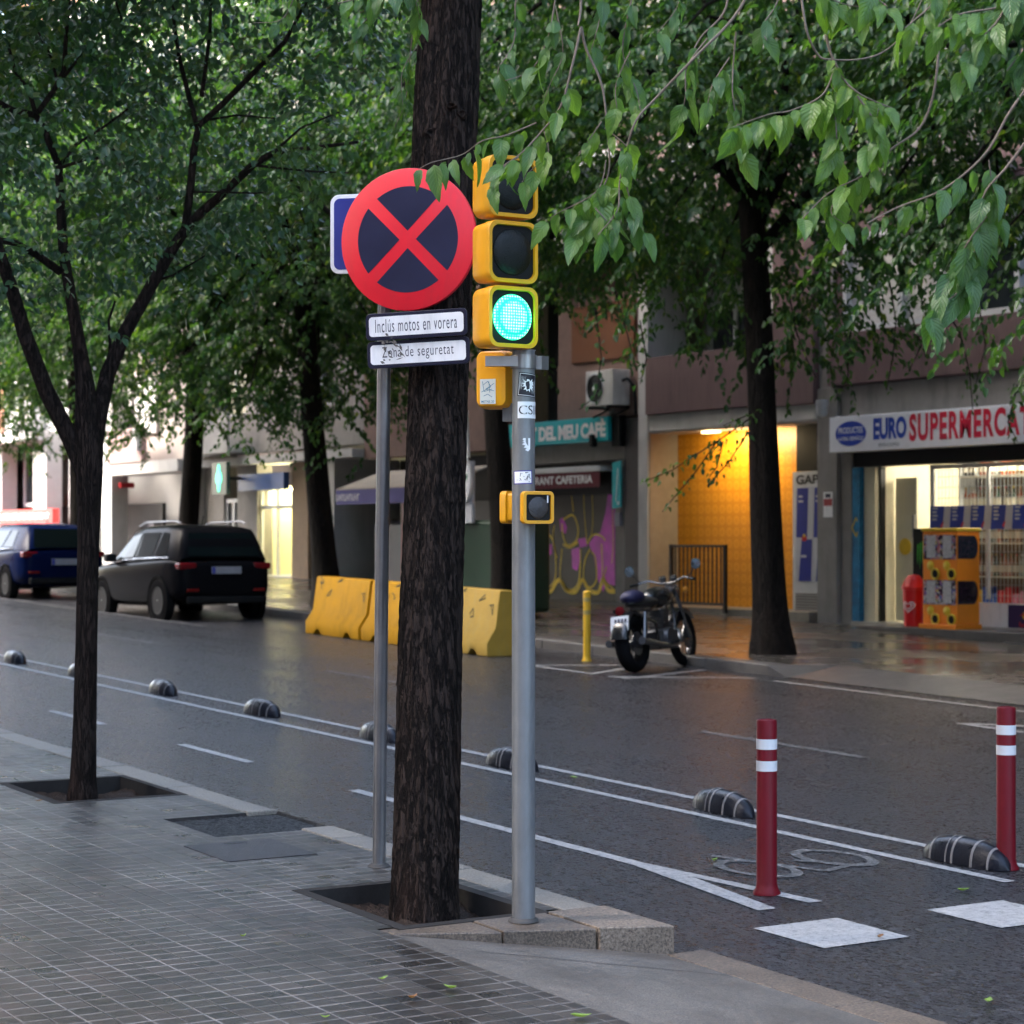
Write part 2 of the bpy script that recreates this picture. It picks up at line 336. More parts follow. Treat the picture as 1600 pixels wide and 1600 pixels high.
class MB:
    def __init__(s): s.v = []; s.f = []; s.m = []; s.uv = None
    def add(s, vs, fs, mi=0):
        o = len(s.v); s.v += [tuple(v) for v in vs]
        s.f += [tuple(i+o for i in f) for f in fs]; s.m += [mi]*len(fs); return s
    def box(s, x0, x1, y0, y1, z0, z1, mi=0):
        vs = [(x, y, z) for z in (z0, z1) for y in (y0, y1) for x in (x0, x1)]
        return s.add(vs, [(0, 2, 3, 1), (4, 5, 7, 6), (0, 1, 5, 4), (2, 6, 7, 3), (0, 4, 6, 2), (1, 3, 7, 5)], mi)
    def obox(s, c, a, b, n, mi=0):           # half-axes a, b, n
        c = Vector(c); a = Vector(a); b = Vector(b); n = Vector(n)
        vs = [c+i*a+j*b+k*n for k in (-1, 1) for j in (-1, 1) for i in (-1, 1)]
        return s.add(vs, [(0, 2, 3, 1), (4, 5, 7, 6), (0, 1, 5, 4), (2, 6, 7, 3), (0, 4, 6, 2), (1, 3, 7, 5)], mi)
    def prism(s, poly, o, r, u, d0, d1, mi=0):
        o = Vector(o); r = Vector(r); u = Vector(u); n = r.cross(u); k = len(poly)
        vs = [o+r*a+u*b+n*d0 for a, b in poly]+[o+r*a+u*b+n*d1 for a, b in poly]
        fs = [tuple(range(k-1, -1, -1)), tuple(range(k, 2*k))]+[(i, (i+1) % k, k+(i+1) % k, k+i) for i in range(k)]
        return s.add(vs, fs, mi)
    def tube(s, pts, rad, n=8, mi=0, cap=True, wob=None):
        pts = [Vector(p) for p in pts]
        if not hasattr(rad, '__len__'): rad = [rad]*len(pts)
        vs = []; fs = []; x = None
        for i, p in enumerate(pts):
            d = (pts[min(i+1, len(pts)-1)]-pts[max(i-1, 0)])
            d = d.normalized() if d.length > 1e-9 else Vector((0, 0, 1))
            if x is None:
                x = d.orthogonal().normalized()
            else:
                x = (x-d*x.dot(d)); x = x.normalized() if x.length > 1e-6 else d.orthogonal().normalized()
            y = d.cross(x)
            for k in range(n):
                a = 2*math.pi*k/n; r = rad[i]
                if wob: r *= wob(i, a)
                vs.append(p+x*(r*math.cos(a))+y*(r*math.sin(a)))
        for i in range(len(pts)-1):
            for k in range(n):
                fs.append((i*n+k, i*n+(k+1) % n, (i+1)*n+(k+1) % n, (i+1)*n+k))
        if cap:
            fs.append(tuple(range(n-1, -1, -1))); fs.append(tuple((len(pts)-1)*n+k for k in range(n)))
        return s.add(vs, fs, mi)
    def lathe(s, c, prof, n=24, mi=0, ax=None, cap=True):
        c = Vector(c); z = Vector(ax).normalized() if ax else Vector((0, 0, 1))
        x = z.orthogonal().normalized() if ax else Vector((1, 0, 0)); y = z.cross(x)
        vs = []; fs = []
        for r, h in prof:
            for k in range(n):
                a = 2*math.pi*k/n; vs.append(c+z*h+x*(r*math.cos(a))+y*(r*math.sin(a)))
        for i in range(len(prof)-1):
            for k in range(n): fs.append((i*n+k, i*n+(k+1) % n, (i+1)*n+(k+1) % n, (i+1)*n+k))
        if cap:
            if prof[0][0] > 1e-5: fs.append(tuple(range(n-1, -1, -1)))
            if prof[-1][0] > 1e-5: fs.append(tuple((len(prof)-1)*n+k for k in range(n)))
        return s.add(vs, fs, mi)
    def build(s, name, mats, parent=None, smooth=None, bevel=0.0, subsurf=0, label=None):
        off = Vector((0, 0, 0)); p = parent
        while p is not None:
            if p.name in ORG: off = ORG[p.name]; break
            p = p.parent
        me = bpy.data.meshes.new(name)
        me.from_pydata([(a-off.x, b-off.y, c-off.z) for a, b, c in s.v], [], s.f)
        if not isinstance(mats, (list, tuple)): mats = [mats]
        for m in mats: me.materials.append(m)
        if len(mats) > 1: me.polygons.foreach_set('material_index', s.m)
        me.update()
        if smooth is not None:
            me.polygons.foreach_set('use_smooth', [True]*len(me.polygons))
            if smooth < 180: me.set_sharp_from_angle(angle=math.radians(smooth))
        o = bpy.data.objects.new(name, me); COL.objects.link(o)
        if parent is not None: o.parent = parent
        if bevel > 0:
            b = o.modifiers.new('bevel', 'BEVEL'); b.width = bevel; b.segments = 3; b.limit_method = 'ANGLE'; b.angle_limit = math.radians(40)
            if smooth is None:
                me.polygons.foreach_set('use_smooth', [True]*len(me.polygons)); b.harden_normals = True
        if subsurf:
            b = o.modifiers.new('sub', 'SUBSURF'); b.levels = subsurf; b.render_levels = subsurf
        if label: o['label'] = label
        return o

def rrect(w, h, r, n=6):
    pts = []
    for cx, cy, a0 in ((w/2-r, h/2-r, 0), (-w/2+r, h/2-r, 90), (-w/2+r, -h/2+r, 180), (w/2-r, -h/2+r, 270)):
        for i in range(n+1):
            a = math.radians(a0+90*i/n); pts.append((cx+r*math.cos(a), cy+r*math.sin(a)))
    return pts
def circ(r, n=48, sx=1.0):
    return [(sx*r*math.cos(2*math.pi*i/n), r*math.sin(2*math.pi*i/n)) for i in range(n)]

def text_geo(body, weight=0.0, spacing=1.0):
    cu = bpy.data.curves.new('lettering', 'FONT'); cu.body = body; cu.size = 1.0; cu.offset = weight; cu.space_character = spacing
    cu.resolution_u = 4; cu.extrude = 0.0; cu.fill_mode = 'FRONT' if hasattr(cu, 'fill_mode') and False else cu.fill_mode
    ob = bpy.data.objects.new('lettering', cu); COL.objects.link(ob)
    dg = bpy.context.evaluated_depsgraph_get()
    ev = ob.evaluated_get(dg); me = ev.to_mesh()
    vs = [tuple(v.co) for v in me.vertices]; fs = [tuple(p.vertices) for p in me.polygons]
    ev.to_mesh_clear(); bpy.data.objects.remove(ob); bpy.data.curves.remove(cu)
    return vs, fs
def add_text(mb, body, o, r, u, width, height, weight=0.0, mi=0, lift=0.002, spacing=1.0, shear=0.0, warp=None):
    """flat lettering whose box is centred on o; r,u in-plane unit axes; lies `lift` in front"""
    vs, fs = text_geo(body, weight, spacing)
    xs = [v[0] for v in vs]; ys = [v[1] for v in vs]
    x0, x1, y0, y1 = min(xs), max(xs), min(ys), max(ys)
    o = Vector(o); r = Vector(r); u = Vector(u); n = r.cross(u)
    out = []
    for v in vs:
        a = ((v[0]-x0)/(x1-x0)-0.5)*width; b = ((v[1]-y0)/(y1-y0)-0.5)*height
        a += shear*b
        out.append(warp(a, b) if warp else o+r*a+u*b+n*lift)
    mb.add(out, fs, mi); return mb
XF = Vector((1, 0, 0)); ZF = Vector((0, 0, 1)); YF = Vector((0, 1, 0))   # facade axes: right, up; normal = X x Z = -Y

# ------------------------------------------------------------------ ground
def strip(name, x0, x1, y0, y1, h, m, kind='structure', nx=1, thick=0.0, hy=None):
    mb = MB(); z = lambda x, y: gz(x)+h
    if thick:
        vs = [(x, y, gz(x)+h-d) for d in (thick, 0) for y in (y0, y1) for x in (x0, x1)]
        mb.add(vs, [(0, 2, 3, 1), (4, 5, 7, 6), (0, 1, 5, 4), (2, 6, 7, 3), (0, 4, 6, 2), (1, 3, 7, 5)])
    else:
        mb.add([(x0, y0, z(x0, 0)), (x1, y0, z(x1, 0)), (x1, y1, z(x1, 0)), (x0, y1, z(x0, 0))], [(0, 1, 2, 3)])
    o = mb.build(name, m); o['kind'] = kind; return o
M_GROUND = mat('far_ground', (0.08, 0.08, 0.08), 0.9, var=0.2)
mb = MB(); mb.add([(x, y, gz(x)-0.6) for x, y in ((-900, -600), (600, -600), (600, 900), (-900, 900))], [(0, 1, 2, 3)])
mb.build('ground', M_GROUND)['kind'] = 'structure'
strip('road', -260, 60, 5.35, 15.65, -0.12, M_ASPH)

def lines(name, rects, m, h=-0.116):
    mb = MB()
    for (x0, x1, y0, y1) in rects:
        mb.add([(x0, y0, gz(x0)+h), (x1, y0, gz(x1)+h), (x1, y1, gz(x1)+h), (x0, y1, gz(x0)+h)], [(0, 1, 2, 3)])
    mb.build(name, m)['kind'] = 'structure'
lines('lane_markings', [(-200, -8.0, 8.09, 8.17), (-200, -5.0, 8.52, 8.60)]
      + [(-14.45-2.95*k, -15.65-2.95*k+0.0, 6.71, 6.79) for k in range(0)]
      + [(-15.68-2.97*k, -14.38-2.97*k, 6.71, 6.79) for k in range(0, 30)]
      + [(-12.70, -9.35, 6.68, 6.77)], M_LINE)
lines('lane_dashes', [(-14.6-7.1*k, -12.5-7.1*k, 11.08, 11.18) for k in range(0, 22)]
      + [(-200, -30, 13.25, 13.35)], M_WORN)
lines('parking_line', [(-18.4, -3, 15.0, 15.08)], m_paint_line('pale_gutter', 0.53), -0.115)
# parking zigzag near the motorcycle
mb = MB()
def seg(mb, p, q, wd, h=-0.1152):
    p = Vector((p[0], p[1])); q = Vector((q[0], q[1])); d = (q-p).normalized(); n = Vector((-d.y, d.x))*wd/2
    mb.add([(v.x, v.y, gz(v.x)+h) for v in (p-n, q-n, q+n, p+n)], [(0, 1, 2, 3)])
gp = lambda px, py: tuple(gnd(px, py, -0.12)[:2])
for a, b in (((835, 1040), (1010, 1040)), ((835, 1041), (930, 1054)), ((925, 1053), (1010, 1040)), ((950, 1058), (1180, 1060)), ((955, 1057), (985, 1061)), ((990, 1060), (1100, 1047)), ((1600, 1135), (1495, 1131)), ((1600, 1145), (1500, 1131))):
    seg(mb, gp(*a), gp(*b), 0.09)
mb.build('parking_marks', m_paint_line('parking_paint', 0.52))['kind'] = 'structure'
# fork of the bike-lane edge line
mb = MB()
mb.add([(x, y, gz(x)-0.1156) for x, y in ((-9.42, 6.67), (-9.42, 6.765), (-8.06, 6.90), (-8.06, 6.81), (-8.9, 6.74))], [(0, 4, 3, 2, 1)])
mb.add([(x, y, gz(x)-0.1148) for x, y in ((-9.40, 6.68), (-8.9, 6.735), (-8.02, 6.57), (-8.02, 6.46))], [(0, 3, 2, 1)])
mb.build('lane_fork_marking', M_LINE)['kind'] = 'structure'
lines('bike_crossing_marking', [(-7.70, -7.20, 6.17, 6.68), (-7.64, -7.14, 7.20, 7.71)], m_paint_line('block_road_paint', 0.475), -0.1155)
# bicycle pictogram on the lane
mb = MB()
def ring_flat(mb, cx, cy, r, wd, a0=0, a1=360, n=40, sx=1.55):
    vs = []; fs = []
    for i in range(n+1):
        a = math.radians(a0+(a1-a0)*i/n)
        for q in (r-wd/2, r+wd/2):
            x = cx+sx*q*math.cos(a); vs.append((x, cy+q*math.sin(a), gz(x)-0.1148))
    for i in range(n): fs.append((2*i, 2*i+1, 2*i+3, 2*i+2))
    mb.add(vs, fs)
bc = gnd(1235, 1372, -0.12); bd = gnd(1370, 1356, -0.12)
ring_flat(mb, bc.x-0.30, bc.y+0.02, 0.17, 0.05); ring_flat(mb, bd.x-0.35, bd.y, 0.17, 0.05)
for a, b in (((1165, 1345), (1290, 1362)), ((1240, 1345), (1330, 1352)), ((1110, 1338), (1190, 1348)), ((1290, 1362), (1330, 1352))):
    seg(mb, gp(*a), gp(*b), 0.05, -0.1150)
mb.build('bicycle_marking', M_WORN)['kind'] = 'structure'

# near pavement (with tree pits cut out) ------------------------------------------------
KX = -7.80
mb = MB()
def cell(mb, x0, x1, y0, y1, h=0.0, mi=0):
    mb.add([(x0, y0, gz(x0)+h), (x1, y0, gz(x1)+h), (x1, y1, gz(x1)+h), (x0, y1, gz(x0)+h)], [(0, 1, 2, 3)], mi)
PITS = [(-8.95, -8.02, 4.50, 5.16), (-13.22, -12.28, 4.50, 5.26)]
GRAV = (-11.36, -10.62, 4.78, 5.50)
cell(mb, -230, 40, -8, 4.36)
xs = [-230, -13.22, -12.28, -11.36, -10.62, -8.95, -8.02]
def row(y0, y1):
    pass
ys = sorted({4.36, 4.50, 4.78, 5.16, 5.26, 5.30})
for i in range(len(ys)-1):
    for j in range(len(xs)-1):
        cx, cy = (xs[j]+xs[j+1])/2, (ys[i]+ys[i+1])/2
        if any(p[0] < cx < p[1] and p[2] < cy < p[3] for p in PITS): continue
        if GRAV[0] < cx < GRAV[1] and GRAV[2] < cy < GRAV[3]: continue
        cell(mb, xs[j], xs[j+1], ys[i], ys[i+1])
mb.build('near_pavement', M_TILE)['kind'] = 'structure'
# pit walls + soil
for k, p in enumerate(PITS):
    mb = MB(); d = 0.11
    mb.box(p[0]-0.06, p[1]+0.06, p[2]-0.06, p[2], 0, 1); mb.box(p[0]-0.06, p[1]+0.06, p[3], p[3]+0.06, 0, 1)
    mb.box(p[0]-0.06, p[0], p[2], p[3], 0, 1); mb.box(p[1], p[1]+0.06, p[2], p[3], 0, 1)
    mb.v = [(x, y, gz(x)+(0.002 if z > 0.5 else -0.2)) for x, y, z in mb.v]
    o = mb.build('pit_border', mat('pit_steel_edge', (0.035, 0.032, 0.030), 0.8, spec=0.1, var=0.2, vscale=20, bump=0.1)); o['kind'] = 'structure'
    mb = MB(); N = 26
    vs = []; fs = []
    for j in range(N+1):
        for i in range(N+1):
            x = p[0]+(p[1]-p[0])*i/N; y = p[2]+(p[3]-p[2])*j/N
            vs.append((x, y, gz(x)-0.085+0.012*rnd.uniform(-1, 1)+0.02*math.sin(x*9+y*7)))
    for j in range(N):
        for i in range(N): a = j*(N+1)+i; fs.append((a, a+1, a+N+2, a+N+1))
    mb.add(vs, fs); mb.build('soil', M_SOIL, smooth=180)['kind'] = 'structure'
# sunken gravel patch
mb = MB(); N = 60; vs = []; fs = []
for j in range(N+1):
    for i in range(N+1):
        x = GRAV[0]+(GRAV[1]-GRAV[0])*i/N; y = GRAV[2]+(GRAV[3]-GRAV[2])*j/N
        e = min(i, N-i, j, N-j)
        vs.append((x, y, gz(x)-(0.0 if e == 0 else 0.018)+(0 if e == 0 else 0.0045*rnd.uniform(-1, 1))))
for j in range(N):
    for i in range(N): a = j*(N+1)+i; fs.append((a, a+1, a+N+2, a+N+1))
mb.add(vs, fs); mb.build('gravel_patch', mat('wet_gravel', (0.010, 0.009, 0.009), 0.45, spec=0.25, var=0.5, vscale=40, bump=0.6, bscale=120), smooth=60)['kind'] = 'structure'
# kerb stones, near side
KM = [m_granite('kerb_granite_b', (0.20, 0.18, 0.15), (0.32, 0.29, 0.245), 0.5, 100, (0.12, 0.115, 0.10)), M_KERB]
mb = MB(); x = -7.95; k = 0
while x > -200:
    L = 1.15 if x > -60 else 6
    if not (x-L < GRAV[1] and x > GRAV[0]+0.05):
        x1, x0 = x-0.006, x-L
    else:
        x1, x0 = x-0.006, x-L
    for (a, b) in ((x0, x1),):
        if a < GRAV[1] < b and True:
            parts = [(GRAV[1]-0.02, b)] + ([(a, GRAV[0]+0.02)] if a < GRAV[0] else [])
        elif a < GRAV[0] < b: parts = [(a, GRAV[0]+0.02)]
        elif GRAV[0] <= a and b <= GRAV[1]: parts = []
        else: parts = [(a, b)]
        for (c, d) in parts:
            vs = [(xx, yy, gz(xx)+hh) for hh in (-0.3, 0.004+0.003*((k*7) % 3)) for yy in (5.302, 5.50+0.004*((k*5) % 3)) for xx in (c, d)]
            mb.add(vs, [(0, 2, 3, 1), (4, 5, 7, 6), (0, 1, 5, 4), (2, 6, 7, 3), (0, 4, 6, 2), (1, 3, 7, 5)], k % 2)
    x -= L; k += 1
o = mb.build('near_kerb', KM, bevel=0.012); o['kind'] = 'structure'
# granite blocks round the signal pole: polygons with walls dropping to the ramp
def slab(mb, poly, h0, h1, mi=0):
    k = len(poly)
    vs = [(x, y, gz(x)+h0) for x, y in poly]+[(x, y, gz(x)+h1) for x, y in poly]
    mb.add(vs, [tuple(range(k-1, -1, -1)), tuple(range(k, 2*k))]+[(i, (i+1) % k, k+(i+1) % k, k+i) for i in range(k)], mi)
mb = MB()
slab(mb, [(-7.955, 4.38), (-7.90, 4.375), (-7.70, 4.80), (-7.955, 4.80)], -0.3, 0.001)
slab(mb, [(-7.955, 4.806), (-7.70, 4.806), (-7.545, 5.185), (-7.955, 5.185)], -0.3, 0.006)
slab(mb, [(-7.945, 5.193), (-7.535, 5.193), (-7.41, 5.505), (-7.945, 5.505)], -0.3, 0.012, 1)
slab(mb, [(-8.02, 4.30+0.065), (-7.961, 4.365), (-7.961, 5.30), (-8.02, 5.30)], -0.3, -0.004)
o = mb.build('kerb_end_blocks', [M_GRAN, m_granite('pale_block_granite', (0.155, 0.118, 0.086), (0.27, 0.215, 0.165), 0.5, 80, (0.06, 0.05, 0.04))], bevel=0.008); o['kind'] = 'structure'
# ramp slab
def rh(y): return -0.004-0.112*max(0, min(1, (y-4.36)/1.14))
mb = MB(); N = 12
ex = [(-7.97, 4.36), (-7.92, 4.45), (-7.72, 4.78), (-7.55, 5.18), (-7.42, 5.50)]
def edge_x(y):
    for (xa, ya), (xb, yb) in zip(ex, ex[1:]):
        if ya <= y <= yb: return xa+(xb-xa)*(y-ya)/(yb-ya)
    return ex[-1][0]
vs = []; fs = []
for i in range(N+1):
    y = 4.36+1.14*i/N
    for xx in (edge_x(y)-0.02, -5.5, -3.0, 2.0, 40):
        vs.append((xx, y, gz(xx)+rh(y)))
for i in range(N):
    for j in range(4): a = i*5+j; fs.append((a, a+1, a+6, a+5))
mb.add(vs, fs); mb.build('ramp', M_RAMP)['kind'] = 'structure'
mb = MB(); x = -7.41
kk = 0
while x < 20:
    vs = [(xx, yy, gz(xx)+hh) for hh in (-0.3, -0.108) for yy in (5.46, 5.66+0.01*(kk % 2)) for xx in (x, x+1.1)]
    mb.add(vs, [(0, 2, 3, 1), (4, 5, 7, 6), (0, 1, 5, 4), (2, 6, 7, 3), (0, 4, 6, 2), (1, 3, 7, 5)]); x += 1.106; kk += 1
o = mb.build('flush_kerb', M_GRAN, bevel=0.006); o['kind'] = 'structure'
mb = MB()
for p, q in (((700, 1498), (1100, 1521)),):
    a = Vector((-7.52, 4.55)); b = Vector((-6.95, 5.44)); d = (b-a).normalized(); n = Vector((-d.y, d.x))*0.004
    mb.add([(v.x, v.y, gz(v.x)+rh(v.y)+0.003) for v in (a-n, b-n, b+n, a+n)], [(0, 1, 2, 3)])
mb.build('ramp_joint', M_DARK)['kind'] = 'structure'
# metal cover
t = thing('utility_cover', (-10.12, 4.75, gz(-10.12)), 'flat dark steel service cover set in the wet tiles beside the gravel patch', 'manhole cover')
mb = MB(); vs = [(x, y, gz(x)+h) for h in (-0.03, 0.004) for y in (4.50, 5.01) for x in (-10.42, -9.86)]
mb.add(vs, [(0, 2, 3, 1), (4, 5, 7, 6), (0, 1, 5, 4), (2, 6, 7, 3), (0, 4, 6, 2), (1, 3, 7, 5)])
M_COV = mat('cover_steel', (0.035, 0.032, 0.036), 0.45, 0.3, var=0.25, vscale=10, bump=0.5, bscale=90)
mb.build('lid', M_COV, t)
mb = MB(); vs = [(x, y, gz(x)+h) for h in (-0.03, 0.0055) for y in (4.72, 4.84) for x in (-10.395, -10.355)]
mb.add(vs, [(0, 2, 3, 1), (4, 5, 7, 6), (0, 1, 5, 4), (2, 6, 7, 3), (0, 4, 6, 2), (1, 3, 7, 5)]); mb.build('handle_slot', M_DARK, t)

# far pavement -------------------------------------------------------------------------
m, t_, n_, b_ = new_mat('far_wet_paving'); co = objco(t_)
br = n_.new('ShaderNodeTexBrick'); _lnk(t_, co, br.inputs['Vector']); br.offset = 0
br.inputs['Scale'].default_value = 1; br.inputs['Brick Width'].default_value = 0.2; br.inputs['Row Height'].default_value = 0.2
br.inputs['Mortar Size'].default_value = 0.004
br.inputs['Color1'].default_value = (0.055, 0.051, 0.048, 1); br.inputs['Color2'].default_value = (0.082, 0.076, 0.071, 1); br.inputs['Mortar'].default_value = (0.06, 0.06, 0.06, 1)
_lnk(t_, mixc(t_, 1.0, br.outputs['Color'], ramp(t_, tex_noise(t_, co, 0.8, 6, 0.65), [(0.3, (0.6, 0.58, 0.56)), (0.7, (1.15, 1.12, 1.1))]), 'MULTIPLY'), b_.inputs['Base Color'])
_lnk(t_, ramp(t_, tex_noise(t_, co, 0.7, 5, 0.6), [(0.35, 0.14), (0.7, 0.42)]), b_.inputs['Roughness'])
_lnk(t_, bumpn(t_, mth(t_, 'SUBTRACT', 1.0, br.outputs['Fac']), 0.3, 0.004, bumpn(t_, tex_noise(t_, co, 5, 4, 0.6), 0.12, 0.02)), b_.inputs['Normal'])
M_FPAV = m
RMP0, RMP1 = -18.7, -5.0     # dropped kerb stretch on the far side
mb = MB()
cell(mb, -260, 60, 16.25, 24.0, 0.0); cell(mb, -260, RMP0-0.35, 15.80, 16.25)
cell(mb, RMP1, 60, 15.80, 16.25)
# sloped apron
vs = []; fs = []
for i in range(5):
    y = 15.48+(16.25-15.48)*i/4
    for xx in (RMP0-0.0, RMP1): vs.append((xx, y, gz(xx)-0.112+0.112*i/4))
for i in range(4): a = 2*i; fs.append((a, a+1, a+3, a+2))
mb.add(vs, fs, 1)
mb.add([(RMP0-0.35, 15.48, gz(RMP0-.35)-0.0), (RMP0, 15.48, gz(RMP0)-0.112), (RMP0, 16.25, gz(RMP0)), (RMP0-0.35, 16.25, gz(RMP0-.35))], [(0, 1, 2, 3)], 1)
M_APR = m_granite('apron_granite', (0.065, 0.065, 0.068), (0.115, 0.112, 0.112), 0.35, 120, (0.05, 0.05, 0.05))
mb.add([(RMP0-0.35, 15.48, gz(RMP0-.35)-0.13), (RMP0, 15.48, gz(RMP0)-0.13), (RMP0, 15.48, gz(RMP0)-0.112), (RMP0-0.35, 15.48, gz(RMP0-.35))], [(0, 1, 2, 3)], 1)
mb.add([(RMP0-.35, 15.48, gz(RMP0-.35)), (RMP0-.35, 15.48, gz(RMP0-.35)-.13), (RMP0-.35, 15.8, gz(RMP0-.35)-.13), (RMP0-.35, 15.8, gz(RMP0-.35))], [(0, 1, 2, 3)], 1)
mb.build('far_pavement', [M_FPAV, M_APR])['kind'] = 'structure'
mb = MB(); x = RMP0-0.35
while x > -220:
    L = 1.2 if x > -70 else 8
    vs = [(xx, yy, gz(xx)+hh) for hh in (-0.3, 0.003) for yy in (15.50, 15.797) for xx in (x-L, x-0.008)]
    mb.add(vs, [(0, 2, 3, 1), (4, 5, 7, 6), (0, 1, 5, 4), (2, 6, 7, 3), (0, 4, 6, 2), (1, 3, 7, 5)]); x -= L
vs = [(xx, yy, gz(xx)+hh) for hh in (-0.3, 0.003) for yy in (15.50, 15.797) for xx in (RMP1, 60)]
mb.add(vs, [(0, 2, 3, 1), (4, 5, 7, 6), (0, 1, 5, 4), (2, 6, 7, 3), (0, 4, 6, 2), (1, 3, 7, 5)])
o = mb.build('far_kerb', m_granite('far_kerb_granite', (0.08, 0.076, 0.072), (0.15, 0.142, 0.134), 0.45, 90), bevel=0.015); o['kind'] = 'structure'
# ------------------------------------------------------------------ buildings on the far side
YF0 = 22.0
def pxbox(mb, a, b, z0, z1, y0, y1, mi=0):
    return mb.box(min(fx(a), fx(b)), max(fx(a), fx(b)), y0, y1, z0, z1, mi)
def part_box(name, parent, m, x0, x1, y0, y1, z0, z1, bevel=0.0, label=None):
    return MB().box(x0, x1, y0, y1, z0, z1).build(name, m, parent, bevel=bevel, label=label)
def window(parent, x0, x1, z0, z1, y, blind=0.0, fw=0.06, mull=1, depth=0.10, frame_m=None):
    fm = frame_m or M_FRAME
    mb = MB(); mb.box(x0, x1, y-depth, y, z0, z0+fw); mb.box(x0, x1, y-depth, y, z1-fw, z1)
    mb.box(x0, x0+fw, y-depth, y, z0+fw, z1-fw); mb.box(x1-fw, x1, y-depth, y, z0+fw, z1-fw)
    for k in range(1, mull+1):
        xm = x0+(x1-x0)*k/(mull+1); mb.box(xm-fw*0.45, xm+fw*0.45, y-depth*0.9, y-0.002, z0+fw, z1-fw)
    f = mb.build('window', fm, parent)
    MB().box(x0+fw*.5, x1-fw*.5, y-0.045, y-0.035, z0+fw*.5, z1-fw*.5).build('pane', M_DGLASS, f)
    if blind > 0:
        mb = MB(); n = int((z1-z0)*blind/0.05); h = (z1-z0)*blind/n
        for k in range(n):
            mb.box(x0+fw, x1-fw, y-0.075+(0.004 if k % 2 else 0), y-0.05, z1-fw-h*(k+1)+0.004, z1-fw-h*k)
        mb.build('blind', M_SHUT, f)
    return f
def storeys(root, x0, x1, zs, y, wall_m, pitch=2.6, ww=1.5, wh=1.35, balc=None, zb=0.95, top=None):
    """plain upper storeys: wall band with real openings' windows set in it"""
    for i in range(len(zs)-1):
        za, zb_ = zs[i], zs[i+1]
        n = max(1, int((x1-x0)/pitch))
        mb = MB(); sill = za+zb; head = sill+wh
        mb.box(x0, x1, y, y+0.3, za, sill); mb.box(x0, x1, y, y+0.3, head, zb_)
        xs_ = x0
        for k in range(n):
            c = x0+(x1-x0)*(k+0.5)/n
            mb.box(xs_, c-ww/2, y, y+0.3, sill, head); xs_ = c+ww/2
        mb.box(xs_, x1, y, y+0.3, sill, head)
        mb.build('wall', wall_m, root)
        for k in range(n):
            c = x0+(x1-x0)*(k+0.5)/n
            window(root, c-ww/2+.004, c+ww/2-.004, sill+.004, head-.004, y+0.2, blind=rnd.choice([0.0, 0.3, 0.6]))
            if balc and k % 2 == 0:
                mb = MB(); mb.box(c-ww/2-0.4, c+ww/2+0.4, y-0.7, y-0.002, za+0.0, za+0.12); mb.box(c-ww/2-0.4, c+ww/2+0.4, y-0.7, y-0.62, za+0.12, za+1.0)
                mb.build('balcony', balc, root)

# ---- building with the supermarket
XL, XR = fx(1004), -9.0
bS = thing('apartment_building', ((XL+XR)/2, 22, 0), 'grey concrete apartment block with maroon balcony panels above the lit supermarket', 'building')
zg = 0.42
part_box('rear_wall', bS, M_CONC, XL, XR, 25.6, 34, -1, 19.2)
part_box('roof', bS, M_CONC, XL-0.1, XR+0.1, 22.0, 34, 19.21, 19.5)
x1280, x1330 = fx(1281), fx(1329)
def col(name, x0, x1, y0, y1, z0, z1, m=M_CONC, bevel=0.015, label=None): return part_box(name, bS, m, x0, x1, y0, y1, z0, z1, bevel, label)
col('pillar', x1280, fx(1312), 21.94, 22.6, -0.5, 4.26)
col('pillar', fx(1312)+0.003, x1330, 22.02, 22.6, -0.5, 4.26)
col('pillar', fx(1004), fx(1019), 21.9, 22.75, -0.5, 7.2, M_LCONC, label='white painted corner pillar')
mb = MB().box(x1280, fx(1302), 21.985, 22.5, 4.265, 19.2); mb.build('pilaster', M_CONC, bS)
# lintel over the shop, floor band over the foyer
part_box('lintel', bS, M_CONC, x1330+.003, XR, 21.99, 22.6, 3.78, 4.262, 0.01)
part_box('ledge', bS, M_LCONC, fx(1019)+.003, x1280-.003, 21.93, 22.78, 3.77, 4.06, 0.008, 'white ledge over the yellow entrance')
# upper storeys: first floor modelled to the photo, the rest repeated
zP0, zP1 = 4.28, 5.08
part_box('balcony_panel', bS, M_MAROON, fx(1303), XR, 21.86, 22.3, zP0, zP1, 0.01)
part_box('balcony_panel', bS, M_MAROON, fx(1019)+.006, fx(1196), 21.84, 22.05, 4.07, 5.07, 0.01)
part_box('side_panel', bS, M_MAROON, fx(1216), x1280-.004, 21.87, 22.3, 4.02, 7.0, 0.02)
# small railing between
mb = MB()
xa, xb = fx(1197), fx(1215)
mb.box(xa, xb, 21.90, 21.93, 4.98, 5.02); mb.box(xa, xb, 21.90, 21.93, 4.16, 4.20)
k = xa+0.04
while k < xb: mb.box(k-0.008, k+0.008, 21.905, 21.925, 4.20, 4.98); k += 0.09
mb.build('railing', M_IRON, bS)
# balcony recess on the left: back wall, ceiling, window
part_box('wall', bS, M_CONC, fx(1019)+.004, x1280-.01, 23.1, 23.3, 4.07, 7.1)
part_box('balcony_floor', bS, M_CONC, fx(1019)+.004, x1280-.01, 22.06, 23.095, 4.068, 4.2)
part_box('wall', bS, M_LCONC, fx(1170), fx(1216)-.003, 22.1, 22.4, 4.2, 7.1)
window(bS, fx(1036), fx(1165), 5.0, 6.5, 23.08, blind=0.35, mull=2, fw=0.09)
